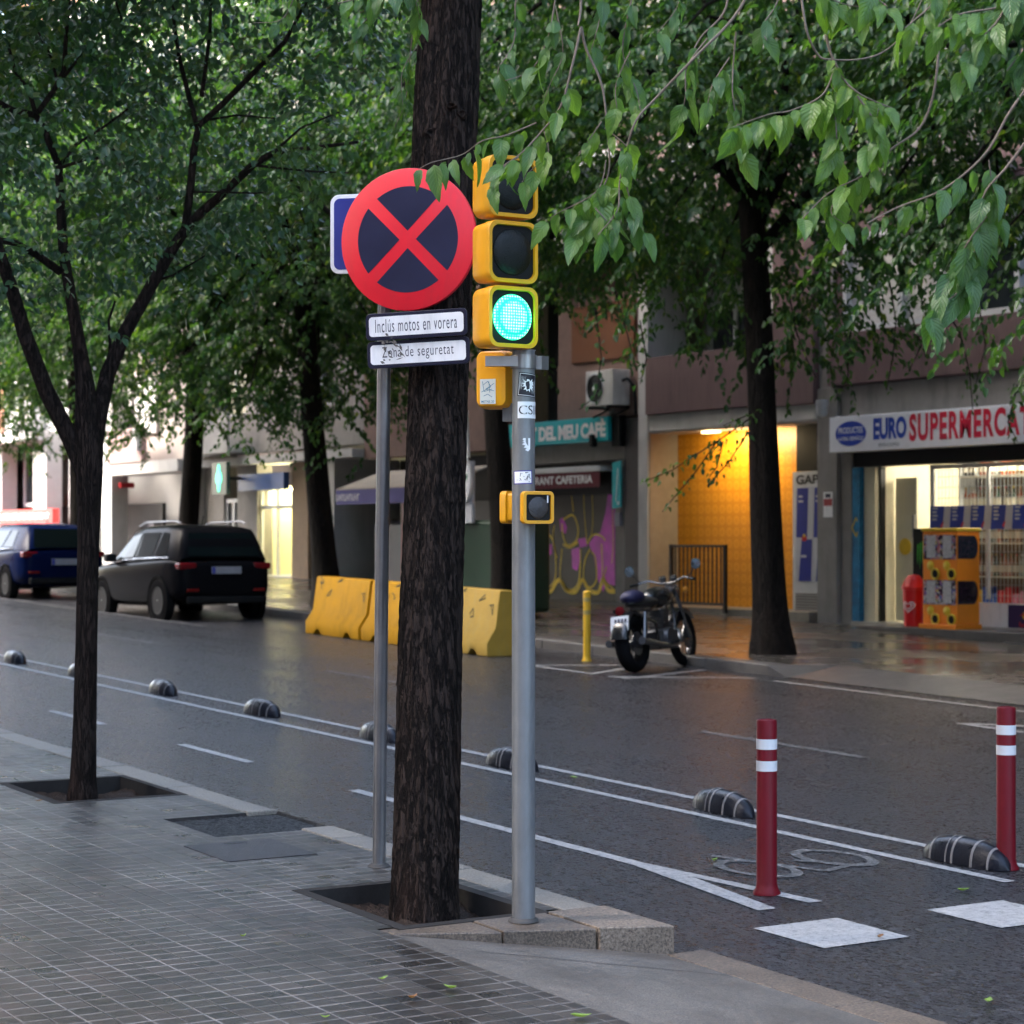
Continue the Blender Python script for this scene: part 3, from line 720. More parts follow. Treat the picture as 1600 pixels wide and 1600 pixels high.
# first floor right: window over the supermarket
xw0, xw1 = fx(1320), fx(1500)
part_box('wall', bS, M_MAROON, fx(1302)+.004, xw0-.003, 22.06, 22.5, zP1+.002, 7.1)
part_box('wall', bS, M_MAROON, xw0, XR, 22.06, 22.5, 6.62, 7.1)
window(bS, xw0, xw1, 5.09, 6.6, 22.16, blind=0.88, mull=1, fw=0.09, depth=0.2)
window(bS, xw1+.02, xw1+2.0, 5.09, 6.6, 22.3, blind=0.0, mull=1, fw=0.11, depth=0.2)
part_box('wall', bS, M_MAROON, xw1+2.03, XR, 22.06, 22.5, zP1+.002, 6.615)
storeys(bS, XL, XR, [7.12, 10.1, 13.1, 16.1, 19.2], 22.05, M_MAROON, 3.0, 1.8, 1.5, M_CONC)
# yellow foyer
m, t_, n_, b_ = new_mat('yellow_foyer_tiles'); co = objco(t_, (5.0, 0, 5.0))
vo = n_.new('ShaderNodeTexVoronoi'); vo.feature = 'F1'; vo.inputs['Scale'].default_value = 1.0; vo.inputs['Randomness'].default_value = 0.0; _lnk(t_, co, vo.inputs['Vector'])
rg = ramp(t_, vo.outputs['Distance'], [(0.0, (0.56, 0.23, 0.005)), (0.26, (0.60, 0.25, 0.008)), (0.33, (0.68, 0.33, 0.03)), (0.40, (0.54, 0.215, 0.005)), (1.0, (0.50, 0.195, 0.004))])
_lnk(t_, rg, b_.inputs['Base Color']); b_.inputs['Roughness'].default_value = 0.4
M_FOY = m
fa, fb = fx(1019), x1280
part_box('foyer_wall', bS, mat('beige_plaster', (0.30, 0.26, 0.21), 0.7), fa-0.05, fa+0.02, 22.755, 23.1, 0, 3.765)
part_box('foyer_wall', bS, mat('beige_plaster', (0.30, 0.26, 0.21), 0.7), fa+.003, fa+0.025, 21.93, 22.545, 0.3, 3.765)
part_box('foyer_back_wall', bS, M_FOY, fa+.022, fx(1222), 22.55, 22.75, 0.3, 3.765)
part_box('foyer_ceiling', bS, M_LCONC, fa+0.03, fb-.003, 21.96, 22.545, 3.74, 3.768)
part_box('foyer_step', bS, M_KERB, fa+.02, fb-.03, 21.80, 22.545, 0.3, 0.72, 0.012)
part_box('wall', bS, M_CONC, fa-0.05, fb, 23.32, 25.59, 0, 4.05)
dl = part_box('ceiling_lamp', bS, mat('warm_lamp', (1, 0.8, 0.5), var=0, emit=(1.0, 0.72, 0.34), estr=.5), fx(1085), fx(1085)+0.35, 22.15, 22.3, 3.70, 3.739)
ld = bpy.data.lights.new('foyer_lamp', 'AREA'); ld.energy = 6.5; ld.color = (1.0, 0.76, 0.42); ld.shape = 'RECTANGLE'; ld.size = 1.6; ld.size_y = 0.25
lo = bpy.data.objects.new('foyer_lamp', ld); COL.objects.link(lo); lo.location = (fx(1085)+0.9, 21.98, 3.62)
lo.rotation_euler = (math.radians(48), 0, 0)
# poster window right of the tree
xa, xb = fx(1222), x1280-.004
part_box('shutter_box', bS, M_BLK, xa, xb, 22.3, 22.5, 2.98, 3.765)
part_box('door_panel', bS, M_FRAME, xa, xb, 22.22, 22.4, 0.55, 2.97, 0.006)
mb = MB()
for k in range(9): mb.box(xa+0.1, xb-.02, 22.195, 22.222, 0.62+0.045*k, 0.645+0.045*k)
mb.build('vent_louver', mat('grey_louver', (0.22, 0.21, 0.20), 0.6), bS)
M_PB = mat('poster_blue', (0.010, 0.022, 0.24), 0.4, var=0.15); M_PS = mat('poster_silver', (0.50, 0.52, 0.57), 0.35, var=0.06)
M_PR = mat('poster_red', (0.55, 0.02, 0.03), 0.4); M_PY = mat('poster_yellow', (0.75, 0.50, 0.03), 0.4)
def can_poster(parent, x0, x1, z0, z1, y, cut=1.0):
    """blue and silver slanted quarters with a small red and yellow emblem"""
    w_, h_ = x1-x0, z1-z0; o = Vector((x0, y, z0)); p = MB()
    p.prism([(0, 0), (w_, 0), (w_, h_), (0, h_)], o, XF, ZF, 0, 0.004, 0)
    q = lambda a: [(u*w_, v*h_) for u, v in a]
    p.prism(q([(0.02, 0.47), (0.66, 0.47), (0.74, 0.99), (0.08, 0.99)]), o, XF, ZF, 0.0042, 0.006, 1)
    p.prism(q([(0.16, 0.01), (0.90, 0.01), (0.96, 0.45), (0.34, 0.45)]), o, XF, ZF, 0.0042, 0.006, 1)
    p.prism([(w_*.5+0.16*w_*math.cos(a*.5236), h_*.46+0.03*h_*math.sin(a*.5236)) for a in range(12)], o, XF, ZF, 0.0063, 0.008, 2)
    p.prism([(w_*.5+0.08*w_*math.cos(a*.5236), h_*.49+0.018*h_*math.sin(a*.5236)) for a in range(12)], o, XF, ZF, 0.0083, 0.009, 3)
    p.prism(q([(0.30, 0.26), (0.62, 0.26), (0.62, 0.285), (0.30, 0.285)]), o, XF, ZF, 0.0063, 0.008, 0)
    p.prism(q([(0.16, 0.84), (0.44, 0.84), (0.44, 0.86), (0.16, 0.86)]), o, XF, ZF, 0.0063, 0.008, 0)
    p.prism(q([(0.16, 0.89), (0.40, 0.89), (0.40, 0.91), (0.16, 0.91)]), o, XF, ZF, 0.0063, 0.008, 0)
    return p.build('poster', [M_PS, M_PB, M_PR, M_PY], parent)
can_poster(bS, xa+0.10, xa+0.52, 1.18, 2.72, 22.212); can_poster(bS, xa+0.53, xb-.01, 1.18, 2.72, 22.212)
mb = MB(); add_text(mb, 'GAPo', (xa+0.45, 22.215, 2.84), XF, ZF, 0.70, 0.15, 0.02); mb.build('graffiti_tag', M_BLK, bS)
# small notice on the pillar
mb = MB(); o = Vector((fx(1299), 21.935, 2.42)); mb.prism([(-.11, -.2), (.11, -.2), (.11, .2), (-.11, .2)], o, XF, ZF, 0, .006, 0)
mb.prism([(-.10, -.02), (.10, -.02), (.10, .09), (-.10, .09)], o, XF, ZF, .0062, .008, 1)
mb.prism([(-.06, .11), (.06, .11), (.06, .17), (-.06, .17)], o, XF, ZF, .0062, .008, 2)
mb.build('notice', [M_WHITE, mat('notice_red', (0.42, 0.06, 0.06), 0.5), M_NAVY], bS)
# supermarket interior
sx0, sx1 = x1330+0.004, XR-0.3
zc = 3.02
M_INW = mat('shop_wall', (0.62, 0.57, 0.42), 0.5, var=0.05)
part_box('shop_back_wall', bS, M_INW, sx0, sx1, 25.45, 25.59, 0.4, 3.7)
part_box('shop_side_wall', bS, M_INW, sx0-0.2, sx0-.003, 22.61, 25.45, 0.4, 3.7)
part_box('shop_floor', bS, mat('shop_floor_tiles', (0.42, 0.40, 0.36), 0.3, var=0.1), sx0, sx1, 22.0, 25.45, 0.2, zg+0.18)
part_box('shop_ceiling', bS, M_INW, sx0, sx1, 22.62, 25.45, 3.3, 3.7)
part_box('shutter_housing', bS, M_BLK, sx0, sx1, 22.06, 22.4, 3.0, 3.775)
part_box('blue_shutter_rail', bS, mat('blue_graffiti_paint', (0.01, 0.17, 0.34), 0.5, var=0.5, vscale=7), sx0+.002, fx(1340), 22.03, 22.2, 0.55, 2.99)
mb = MB(); o = Vector((fx(1332), 22.026, 2.05))
for a, b, c, d in ((-.04, .0, .05, .16), (.05, .16, .08, .10), (-.04, 0, .06, -.14), (.06, -.14, .085, -.06)):
    dd = Vector((c-a, d-b)).normalized(); n2 = Vector((-dd.y, dd.x))*0.012
    mb.prism([(a-n2.x, b-n2.y), (c-n2.x, d-n2.y), (c+n2.x, d+n2.y), (a+n2.x, b+n2.y)], o, XF, ZF, 0, .003)
mb.build('yellow_graffiti', mat('graffiti_yellow', (0.62, 0.42, 0.02), 0.5, var=0.2), bS)
M_LAMP = mat('shop_tube_light', (1, 1, 0.95), var=0, emit=(1.0, 0.93, 0.74), estr=6.0)
for k, (xx, yy) in enumerate(((sx0+1.3, 23.35), (sx0+2.9, 22.72), (sx0+4.6, 22.72), (sx0+1.3, 24.6), (sx0+3.4, 24.6))):
    part_box('ceiling_light', bS, M_LAMP, xx-0.7, xx+0.7, yy-0.09, yy+0.09, 3.24, 3.296)
# cream entrance reveal, white door leaf
part_box('door_reveal', bS, M_CREAM, fx(1341), fx(1358), 22.12, 22.6, 0.56, 2.99)
part_box('door_jamb', bS, M_IRON, fx(1358)+.003, fx(1361), 22.2, 22.3, 0.6, 2.99)
d = part_box('door', bS, mat('door_translucent_cream', (0.66, 0.62, 0.48), 0.3, var=0.03), fx(1361)+.004, fx(1394), 22.5, 22.54, 0.62, 2.82)
mb = MB().lathe((fx(1377), 22.495, 1.76), [(0.0, 0.0), (0.13, 0.0), (0.13, 0.012), (0, 0.013)], 24, 0, (0, -1, 0)); 
mb.build('door_sticker', M_PY, d)
part_box('push_bar', d, M_STEEL, fx(1390), fx(1393), 22.46, 22.49, 1.9, 2.25)
# shelf bay seen through the doorway
def shelf(x0, x1, y0, y1, z0, levels, label, m=None, step=0.46):
    s = thing('display_shelf', ((x0+x1)/2, (y0+y1)/2, z0), label, 'shelf')
    MB().box(x0, x1, y1-0.03, y1, z0, z0+step*levels+0.2).build('back_panel', m or M_INW, s)
    for k in range(levels):
        MB().box(x0, x1, y0, y1-0.033, z0+step*k+0.05, z0+step*k+0.075).build('shelf_board', mat('shelf_board', (0.6, 0.56, 0.45), 0.4), s)
    for xx in (x0, x1-0.03):
        MB().box(xx-.0305 if xx == x0 else xx+0.031, xx-.0005 if xx == x0 else xx+.061, y0, y1, z0, z0+step*levels+0.2).build('upright', M_FRAME, s)
    return s
shelf(fx(1396), fx(1432)+0.25, 23.6, 24.05, 0.62, 5, 'tall shelf of jars and packets seen through the supermarket doorway')
shelf(fx(1440), sx1-1.5, 22.78, 23.15, 0.75, 5, 'long shelf of dark bottles behind the supermarket window grille', mat('shelf_back_brown', (0.16, 0.11, 0.06), 0.6), 0.50)
def bottle_mesh(name, r, h, cap, glass):
    mb = MB()
    mb.lathe((0, 0, 0), [(r*.9, 0), (r, 0.01), (r, h*.58), (r*.85, h*.66), (r*.34, h*.78), (r*.30, h*.93)], 10, 0)
    mb.lathe((0, 0, 0), [(r*.36, h*.93), (r*.36, h)], 10, 1)
    mb.lathe((0, 0, 0), [(r*1.015, h*.18), (r*1.015, h*.5)], 10, 2, cap=False)
    me = mb.build(name, [glass, cap, mat('label_paper', (0.55, 0.5, 0.4), 0.6, var=0.4, vscale=30)], smooth=50)
    return me
gl = [mat('bottle_amber', (0.16, 0.06, 0.012), 0.12, var=0.2, spec=0.7), mat('bottle_green', (0.012, 0.045, 0.018), 0.12, var=0.2, spec=0.7),
      mat('bottle_dark', (0.012, 0.010, 0.010), 0.12, var=0.2, spec=0.7), mat('bottle_clear', (0.30, 0.32, 0.30), 0.1, var=0.1, spec=0.7), mat('bottle_rose', (0.35, 0.10, 0.05), 0.12, var=0.2, spec=0.7)]
capm = [M_PR, M_PY, M_BLK, M_WHITE, mat('cap_gold', (0.5, 0.33, 0.08), 0.3, 0.8)]
gname = ['amber', 'green', 'dark', 'clear', 'rosy']
protos = [bottle_mesh('bottle', 0.042, 0.33, capm[i], gl[i]) for i in range(5)]
used = [False]*5
def put(i, loc, label, group):
    o = protos[i] if not used[i] else protos[i].copy()
    if used[i]: COL.objects.link(o)
    used[i] = True; o.location = loc; tag(o, label, 'bottle', group); return o
lv = 0
for lev in range(5):
    z = 0.75+0.50*lev+0.0755
    xx = fx(1442)
    while xx < fx(1604):
        if lev > 0:
            i = rnd.choice([0, 0, 1, 2, 3, 4, 4])
            put(i, (xx, 22.88+rnd.uniform(-.03, .03), z), '%s glass bottle standing among others on the shelf behind the supermarket window' % gname[i], '%s bottles behind the supermarket window' % gname[i])
        xx += rnd.uniform(0.088, 0.115)
pk = [('yellow', mat('packet_yellow', (.70, .42, .03), .35, var=.3, vscale=14)), ('blue', mat('packet_blue', (.03, .12, .55), .35, var=.3, vscale=14)), ('red', mat('packet_red', (.55, .02, .03), .35, var=.3, vscale=14)), ('pink', mat('packet_pink', (.6, .2, .3), .35, var=.3, vscale=14))]
xx = fx(1452)
for k in range(13):
    nm, m_ = pk[(k//2) % 4]
    o = MB().box(-.065, .065, -.10, .10, 0, .24+.05*(k % 3)).build('packet', m_, bevel=.02); o.location = (xx, 22.95, .8255); xx += .152
    tag(o, '%s packet on the lowest shelf behind the supermarket window' % nm, 'packet', '%s packets on the lowest shelf of the window' % nm)
# jars and packets in the doorway shelf
def jar_mesh(m, cap):
    return MB().lathe((0, 0, 0), [(0.05, 0), (0.055, 0.01), (0.055, 0.13), (0.045, 0.15)], 12, 0).lathe((0, 0, 0), [(0.05, 0.151), (0.05, 0.18)], 12, 1).build('jar', [m, cap], smooth=50)
jm = [('yellow', M_PY), ('white', M_WHITE), ('dark green', gl[1]), ('red', M_PR)]
jp = [jar_mesh(b, capm[k]) for k, (a, b) in enumerate(jm)]; ju = [False]*4
for lev in range(5):
    for q in range(6):
        k = [0, 1, 1, 2, 3, 0, 2][(q*2+lev*3) % 7]
        o = jp[k] if not ju[k] else jp[k].copy()
        if ju[k]: COL.objects.link(o)
        ju[k] = True; o.location = (fx(1397)+0.07+0.135*q, 23.72, 0.62+0.46*lev+0.0755)
        tag(o, '%s jar on the shelf seen through the supermarket doorway' % jm[k][0], 'jar', '%s jars on the doorway shelf' % jm[k][0])
# shop window: glass, frame, grille
xg0 = fx(1430)
wn = MB()
wn.box(xg0, xg0+0.05, 22.30, 22.36, 0.62, 2.99); wn.box(xg0+.05, sx1, 22.30, 22.36, 2.93, 2.99)
for px in (1519, 1600):
    wn.box(fx(px)-0.02, fx(px)+0.02, 22.305, 22.355, 1.0, 2.93)
wn = wn.build('shop_window', M_FRAME, bS)
MB().box(xg0+.05, sx1, 22.325, 22.332, 0.95, 2.93).build('pane', m_clear('shop_glass'), wn)
mb = MB(); xx = xg0+0.1
while xx < fx(1640): mb.box(xx-0.004, xx+0.004, 22.38, 22.388, 0.95, 2.93); xx += 0.075
zz = 1.05
while zz < 2.9: mb.box(xg0+.06, fx(1640), 22.389, 22.396, zz-0.004, zz+0.004); zz += 0.16
mb.build('security_grille', mat('grille_steel', (0.50, 0.52, 0.52), 0.4, 0.5, var=0.05), bS)
# lower panel: white / navy squares with small red mark
mb = MB(); zt = fz(1560, 946); 
mb.box(xg0+.05, sx1, 22.25, 22.36, 0.5, 0.945, 0)
mb.box(fx(1556), fx(1587), 22.244, 22.2495, 0.52, 0.93, 1)
mb.build('base_panel', [M_WHITE, mat('panel_purple', (0.03, 0.018, 0.09), 0.4)], bS)
mb = MB(); c = Vector((fx(1583), 22.2435, 0.74))
mb.prism(circ(0.06, 16), c+Vector((0, 0, .04)), XF, ZF, 0, .002, 1)
mb.prism([(-.12, .0), (-.03, .05), (0, .02), (.03, .05), (.12, 0), (.03, .02), (0, -.02), (-.03, .02)], c+Vector((0, 0, .03)), XF, ZF, .0025, .004, 0)
add_text(mb, 'Red Bull', c+Vector((0, 0, -.09)), XF, ZF, .24, .08, 0.02, 0, 0.001)
mb.build('panel_emblem', [M_PR, M_PY], bS)
# strip of blue cards across the window
x0 = fx(1431); k = 0
zc0, zc1 = fz(1480, 827), fz(1480, 790)
M_CARD = mat('card_blue', (0.012, 0.045, 0.36), 0.4, var=0.1)
while x0 < fx(1640):
    o = Vector((x0, 22.285, zc0)); p = MB(); W, H = 0.42, zc1-zc0
    p.prism([(0, 0), (W, 0), (W, H), (0, H)], o, XF, ZF, 0, .003, 0)
    p.prism([(0.0, 0), (0.27, 0), (0.31, H), (0.03, H)], o, XF, ZF, .0032, .005, 1)
    for q in range(4): p.prism([(.06, H*.86-q*.055), (.06+.11-.02*(q % 2), H*.86-q*.055), (.06+.11-.02*(q % 2), H*.86+.03-q*.055), (.06, H*.86+.03-q*.055)], o, XF, ZF, .0052, .0065, 0)
    p.prism([(.255, .02), (.30, .10), (.285, .12), (.235, .05)], o, XF, ZF, .0052, .0065, 2)
    p.build('promo_card', [M_PS, M_CARD, M_PR], bS); x0 += W+.002; k += 1
p = MB(); p.prism([(0, 0), (0.5, 0), (0.5, .68), (0, .68)], (fx(1586), 22.28, fz(1590, 892)), XF, ZF, 0, .003, 0)
for a in range(5):
    for b in range(3): p.prism(circ(0.035, 10), Vector((fx(1586)+.08+.15*b, 22.28, fz(1590, 892)+.09+.125*a)), XF, ZF, .0032, .005, 1)
p.build('promo_sheet', [mat('sky_blue_sheet', (0.10, 0.45, 0.70), 0.4), M_WHITE], bS)
# sign board
sgx0, sgx1 = fx(1317), fx(1317)+6.6; sz0, sz1 = 3.22, 3.77
sg = MB().box(sgx0, sgx1, 21.72, 21.985, sz0, sz1).build('sign_board', mat('sign_board_white', (0.84, 0.84, 0.88), 0.35, var=0.04), bS, bevel=0.012)
yl = 21.717
mb = MB(); o = Vector((fx(1351), yl, 3.50)); mb.prism(circ(0.19, 40, 1.85), o, XF, ZF, 0, .003); mb.build('oval_emblem', mat('oval_blue', (0.012, 0.05, 0.42), 0.35), sg)
mb = MB(); add_text(mb, 'PRODUCTES', o+Vector((0, -.004, .05)), XF, ZF, .56, .095, 0.02); add_text(mb, 'LLATINS I ESPAÑOLS', o+Vector((0, -.004, -.07)), XF, ZF, .58, .075, 0.02)
mb.build('oval_lettering', M_WHITE, sg)
mb = MB(); add_text(mb, 'EURO', Vector(((fx(1386)+fx(1439))/2, yl, 3.545)), XF, ZF, fx(1439)-fx(1387), .33, 0.045); mb.build('blue_lettering', mat('letter_blue', (0.012, 0.06, 0.42), 0.35), sg)
mb = MB(); xs_ = fx(1443); wS = fx(1600)-fx(1443)
add_text(mb, 'SUPERMERCAT', Vector((xs_+wS*1.20/2, yl, 3.53)), XF, ZF, wS*1.20, .41, 0.035, 0, 0.002, 1.15); mb.build('red_lettering', mat('letter_red', (0.70, 0.012, 0.05), 0.35), sg)
mb = MB(); add_text(mb, 'SERVEI A DOMICILI', Vector((fx(1411), yl, 3.30)), XF, ZF, .46, .05, 0.0); mb.build('small_lettering', M_NAVY, sg)
# dome camera on the pillar
mb = MB().lathe((fx(1300), 21.80, 3.98), [(0.0, -.19), (0.06, -.17), (.085, -.12), (.085, -.02), (.1, 0), (.1, .08), (0, .09)], 16)
mb.build('dome_camera', mat('dome_white', (0.5, 0.5, 0.5), .3), bS, smooth=40)
# raised apron in front of the shop
part_box('door_step', bS, mat('step_stone', (0.09, 0.085, 0.08), 0.3, var=0.2), fx(1392), sx1, 21.30, 22.0, -0.2, 0.585, 0.012)

# ---- café building
CX0, CX1 = fx(566), fx(1003)-0.006
bC = thing('apartment_building', ((CX0+CX1)/2, 22, 0), 'apartment block with shuttered café, teal sign and maroon roller valance', 'building')
part_box('rear_wall', bC, M_CONC, CX0, CX1, 25.6, 34, -1, 18.4)
M_BRN = mat('brown_wall', (0.20, 0.125, 0.105), 0.8, var=0.15, bump=0.15)
part_box('roof', bC, M_CONC, CX0, CX1, 22.0, 34, 18.41, 18.7)
part_box('stone_pillar', bC, M_BLACKST, fx(979), CX1, 21.95, 22.6, 0, 4.05, 0.01)
part_box('pillar', bC, M_CONC, fx(962), fx(979)-.003, 22.0, 22.6, 0, 3.3)
x0, x1 = fx(793), fx(966)
sgc = MB().box(x0, x1, 21.78, 21.97, 3.66, 4.10).build('sign_board', M_TEAL, bC, bevel=0.008)
mb = MB(); xa = fx(800); add_text(mb, 'GUST DEL MEU CAFÈ', Vector(((fx(816)+fx(962))/2, 21.777, 3.90)), XF, ZF, fx(962)-fx(816), .34, 0.05, 0, .002, 0.95); mb.build('lettering', M_WHITE, sgc)
part_box('dark_fascia', bC, M_BLK, x1+.003, fx(979)-.004, 21.85, 21.99, 3.55, 4.1)
part_box('beam', bC, M_CONC, fx(766), fx(979)-.004, 21.98, 22.5, 3.32, 3.655)
part_box('shutter_box', bC, M_BLK, fx(766), fx(962)-.003, 22.12, 22.5, 2.7, 3.315)
aw = MB().box(fx(800), fx(951), 21.80, 22.1, 3.12, 3.22).build('awning_case', M_FRAME, bC, bevel=0.01)
# scalloped valance
mb = MB(); n = 26; xa, xb = fx(801), fx(950)
poly = [(xb-xa, .30), (0, .30)]
for i in range(n*4+1):
    u = i/(n*4); poly.append((u*(xb-xa), 0.03-0.03*abs(math.sin(math.pi*u*n))))
mb.prism(poly, Vector((xa, 21.82, 2.82)), XF, ZF, 0, .006)
va = mb.build('valance', mat('valance_maroon', (0.12, 0.008, 0.02), 0.7, var=0.1), aw)
mb = MB(); add_text(mb, 'RESTAURANT CAFETERIA', Vector(((fx(812)+fx(939))/2, 21.812, 2.985)), XF, ZF, fx(939)-fx(812), .15, 0.03); mb.build('lettering', M_WHITE, va)
# roller shutter with graffiti
ysh = 22.16
mb = MB(); z = fz(900, 938)
zsh0 = z
while z < 2.72:
    mb.box(fx(834), fx(962)-.01, ysh+0.0, ysh+0.05, z, z+0.072); mb.box(fx(834), fx(962)-.01, ysh+.012, ysh+0.05, z+0.072, z+0.085); z += 0.085
sh = mb.build('roller_shutter', mat('shutter_grey_green', (0.075, 0.07, 0.058), 0.55, 0.3, var=0.2), bC)
def fpt(px, py, y): p = atY(px, py, y); return (p.x, p.z)
def ribbon(mb, pts, wd, y, mi=0):
    q = [Vector(fpt(a, b, y)) for a, b in pts]
    # smooth
    s = []
    for i in range(len(q)-1):
        for k in range(5):
            u = k/5; p0 = q[max(i-1, 0)]; p1 = q[i]; p2 = q[i+1]; p3 = q[min(i+2, len(q)-1)]
            s.append(0.5*((2*p1)+(p2-p0)*u+(2*p0-5*p1+4*p2-p3)*u*u+(3*p1-p0-3*p2+p3)*u**3))
    s.append(q[-1])
    vs = []
    for i, p in enumerate(s):
        d = (s[min(i+1, len(s)-1)]-s[max(i-1, 0)]).normalized(); n = Vector((-d.y, d.x))*wd/2
        vs += [(p.x-n.x, y, p.y-n.y), (p.x+n.x, y, p.y+n.y)]
    mb.add(vs, [(2*i, 2*i+2, 2*i+3, 2*i+1) for i in range(len(s)-1)], mi)
def blob(mb, pts, y, mi=0):
    mb.add([(fpt(a, b, y)[0], y, fpt(a, b, y)[1]) for a, b in pts], [tuple(range(len(pts)))], mi)
yg = ysh-0.004; M_GP = mat('graffiti_purple', (0.62, 0.06, 0.56), 0.5, var=0.25, vscale=5)
mb = MB(); blob(mb, [(930, 835), (938, 832), (946, 800), (950, 770), (961, 765), (961, 915), (948, 912), (942, 925), (934, 905), (928, 870), (920, 850)], yg); mb.build('purple_graffiti', M_GP, sh)
mb = MB(); blob(mb, [(841, 852), (848, 846), (856, 852), (862, 850), (862, 866), (852, 870), (846, 864)], yg); mb.build('purple_graffiti', M_GP, sh)
mb = MB(); blob(mb, [(874, 812), (879, 808), (886, 824), (884, 834), (876, 830)], yg); mb.build('purple_graffiti', M_GP, sh)
mb = MB(); blob(mb, [(893, 858), (905, 855), (908, 870), (902, 892), (894, 888)], yg); mb.build('purple_graffiti', M_GP, sh)
mb = MB(); blob(mb, [(903, 842), (915, 840), (918, 853), (906, 856)], yg); mb.build('purple_graffiti', M_GP, sh)
mb = MB(); blob(mb, [(845, 815), (852, 812), (854, 822), (847, 824)], yg); mb.build('purple_graffiti', M_GP, sh)
mb = MB(); yg = ysh-0.008
for pts, wd in (([(838, 905), (836, 850), (843, 836), (855, 833), (864, 845), (868, 870), (868, 900), (861, 915), (850, 918), (842, 912)], .035),
                ([(880, 812), (895, 805), (903, 825), (900, 845), (887, 852), (880, 838), (878, 818)], .04),
                ([(880, 850), (890, 855), (903, 847)], .05),
                ([(878, 858), (875, 900), (882, 918), (895, 921), (905, 905), (907, 858)], .04),
                ([(836, 900), (845, 918), (860, 924), (873, 906), (885, 922), (900, 924), (910, 906), (920, 922), (935, 925), (942, 904), (950, 922), (961, 924)], .085),
                ([(922, 858), (914, 875), (912, 905), (922, 918), (932, 905), (930, 872), (924, 862)], .035),
                ([(918, 850), (922, 840), (930, 835), (940, 838), (946, 845)], .03), ([(940, 850), (941, 880), (942, 915)], .03),
                ([(948, 885), (944, 905), (958, 920)], .03), ([(893, 775), (896, 800)], .03), ([(912, 768), (913, 800), (917, 850)], .022),
                ([(925, 765), (926, 820), (921, 845)], .022), ([(850, 815), (846, 835)], .03), ([(866, 820), (864, 845), (870, 872)], .03),
                ([(846, 885), (852, 880), (856, 890), (850, 900), (858, 905), (846, 908)], .05), ([(957, 790), (958, 850), (956, 880)], .02)):
    ribbon(mb, pts, wd, yg)
mb.build('yellow_graffiti', mat('graffiti_yellow2', (0.85, 0.55, 0.03), 0.5, var=0.3, vscale=6), sh)
part_box('plinth', bC, M_BLACKST, fx(700), fx(979)-.004, 21.96, 22.5, 0, zsh0-.005)
# narrow teal banner
mb = MB(); a0 = Vector((fx(970), 21.93, 2.86)); mb.prism([(-.13, -.43), (.13, -.40), (.13, .43), (-.13, .40)], a0, XF, ZF, 0, .03)
bn = mb.build('banner', M_TEAL, bC)
mb = MB(); mb.prism([(-.02, -.3), (.0, -.3), (.06, .3), (.04, .3)], a0+Vector((0, -.031, 0)), XF, ZF, 0, .002); mb.prism([(.03, -.36), (.09, -.36), (.09, -.30), (.03, -.30)], a0+Vector((0, -.031, 0)), XF, ZF, 0, .002)
mb.build('banner_marks', M_WHITE, bn)
part_box('meter_box', bC, mat('meter_grey', (0.25, 0.25, 0.30), 0.5), fx(965), fx(973), 21.93, 21.998, 2.12, 2.36)
# small round spot lamp below the sign
mb = MB().lathe((fx(945), 21.75, 3.55), [(0.0, 0), (.07, .02), (.07, .16), (.0, .17)], 12).box(fx(945)-.05, fx(945)+.05, 21.68, 21.75, 3.62, 3.78); mb.build('spot_lamp', M_BLK, bC, smooth=40)
# first floor over the café
part_box('wall', bC, M_BRN, fx(868), CX1, 22.05, 22.5, 4.11, 5.15)
part_box('wall', bC, M_BRN, CX0, fx(790), 22.05, 22.5, 3.66, 5.15)
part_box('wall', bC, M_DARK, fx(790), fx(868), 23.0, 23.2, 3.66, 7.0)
part_box('awning', bC, mat('orange_blind', (0.13, 0.042, 0.012), 0.7, var=0.1), fx(893), fx(990), 22.0, 22.06, 5.16, 6.2)
part_box('wall', bC, M_BRN, CX0, fx(790), 22.05, 22.5, 5.152, 7.0)
part_box('wall', bC, M_BRN, fx(868), CX1, 22.07, 22.5, 5.152, 7.0)
storeys(bC, CX0, CX1, [7.02, 10.0, 13.0, 16.0, 18.4], 22.05, M_BRN, 3.2, 1.8, 1.4, M_CONC)
# shop with a blue lettered awning
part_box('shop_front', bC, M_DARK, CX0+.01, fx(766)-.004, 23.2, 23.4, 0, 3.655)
mb = MB(); z = 0.8
while z < 2.6: mb.box(fx(640), fx(764), 22.40, 22.44, z, z+.075); mb.box(fx(640), fx(764), 22.41, 22.44, z+.075, z+.085); z += .085
mb.build('roller_shutter', mat('shutter_dark', (0.06, 0.055, 0.055), .5, .3, var=.2), bC)
part_box('shop_side_panel', bC, mat('shop_panel', (0.05, 0.05, 0.07), .5), CX0+.02, fx(618), 22.3, 22.45, 0.5, 2.2)
part_box('red_post', bC, mat('red_post', (0.16, 0.012, 0.02), .5), fx(620), fx(628), 22.1, 22.3, 0.6, 2.7)
mb = MB()
ya, yb = 20.9, 22.0; xa, xb = fx(596), fx(764)
mb.add([(xa, yb, 3.35), (xb, yb, 3.35), (xb, ya, 2.95), (xa, ya, 2.95), (xa, yb, 3.32), (xb, yb, 3.32), (xb, ya, 2.92), (xa, ya, 2.92)],
       [(0, 1, 2, 3), (7, 6, 5, 4), (0, 3, 7, 4), (1, 5, 6, 2), (3, 2, 6, 7), (0, 4, 5, 1)], 0)
aw2 = mb.build('awning', mat('awning_cream', (0.50, 0.42, 0.33), .8, var=.1), bC)
mb = MB().box(xa, xb, ya-.012, ya-.002, 2.62, 2.93); va2 = mb.build('valance', mat('valance_blue', (0.13, 0.12, 0.36), .7, var=.1), aw2)
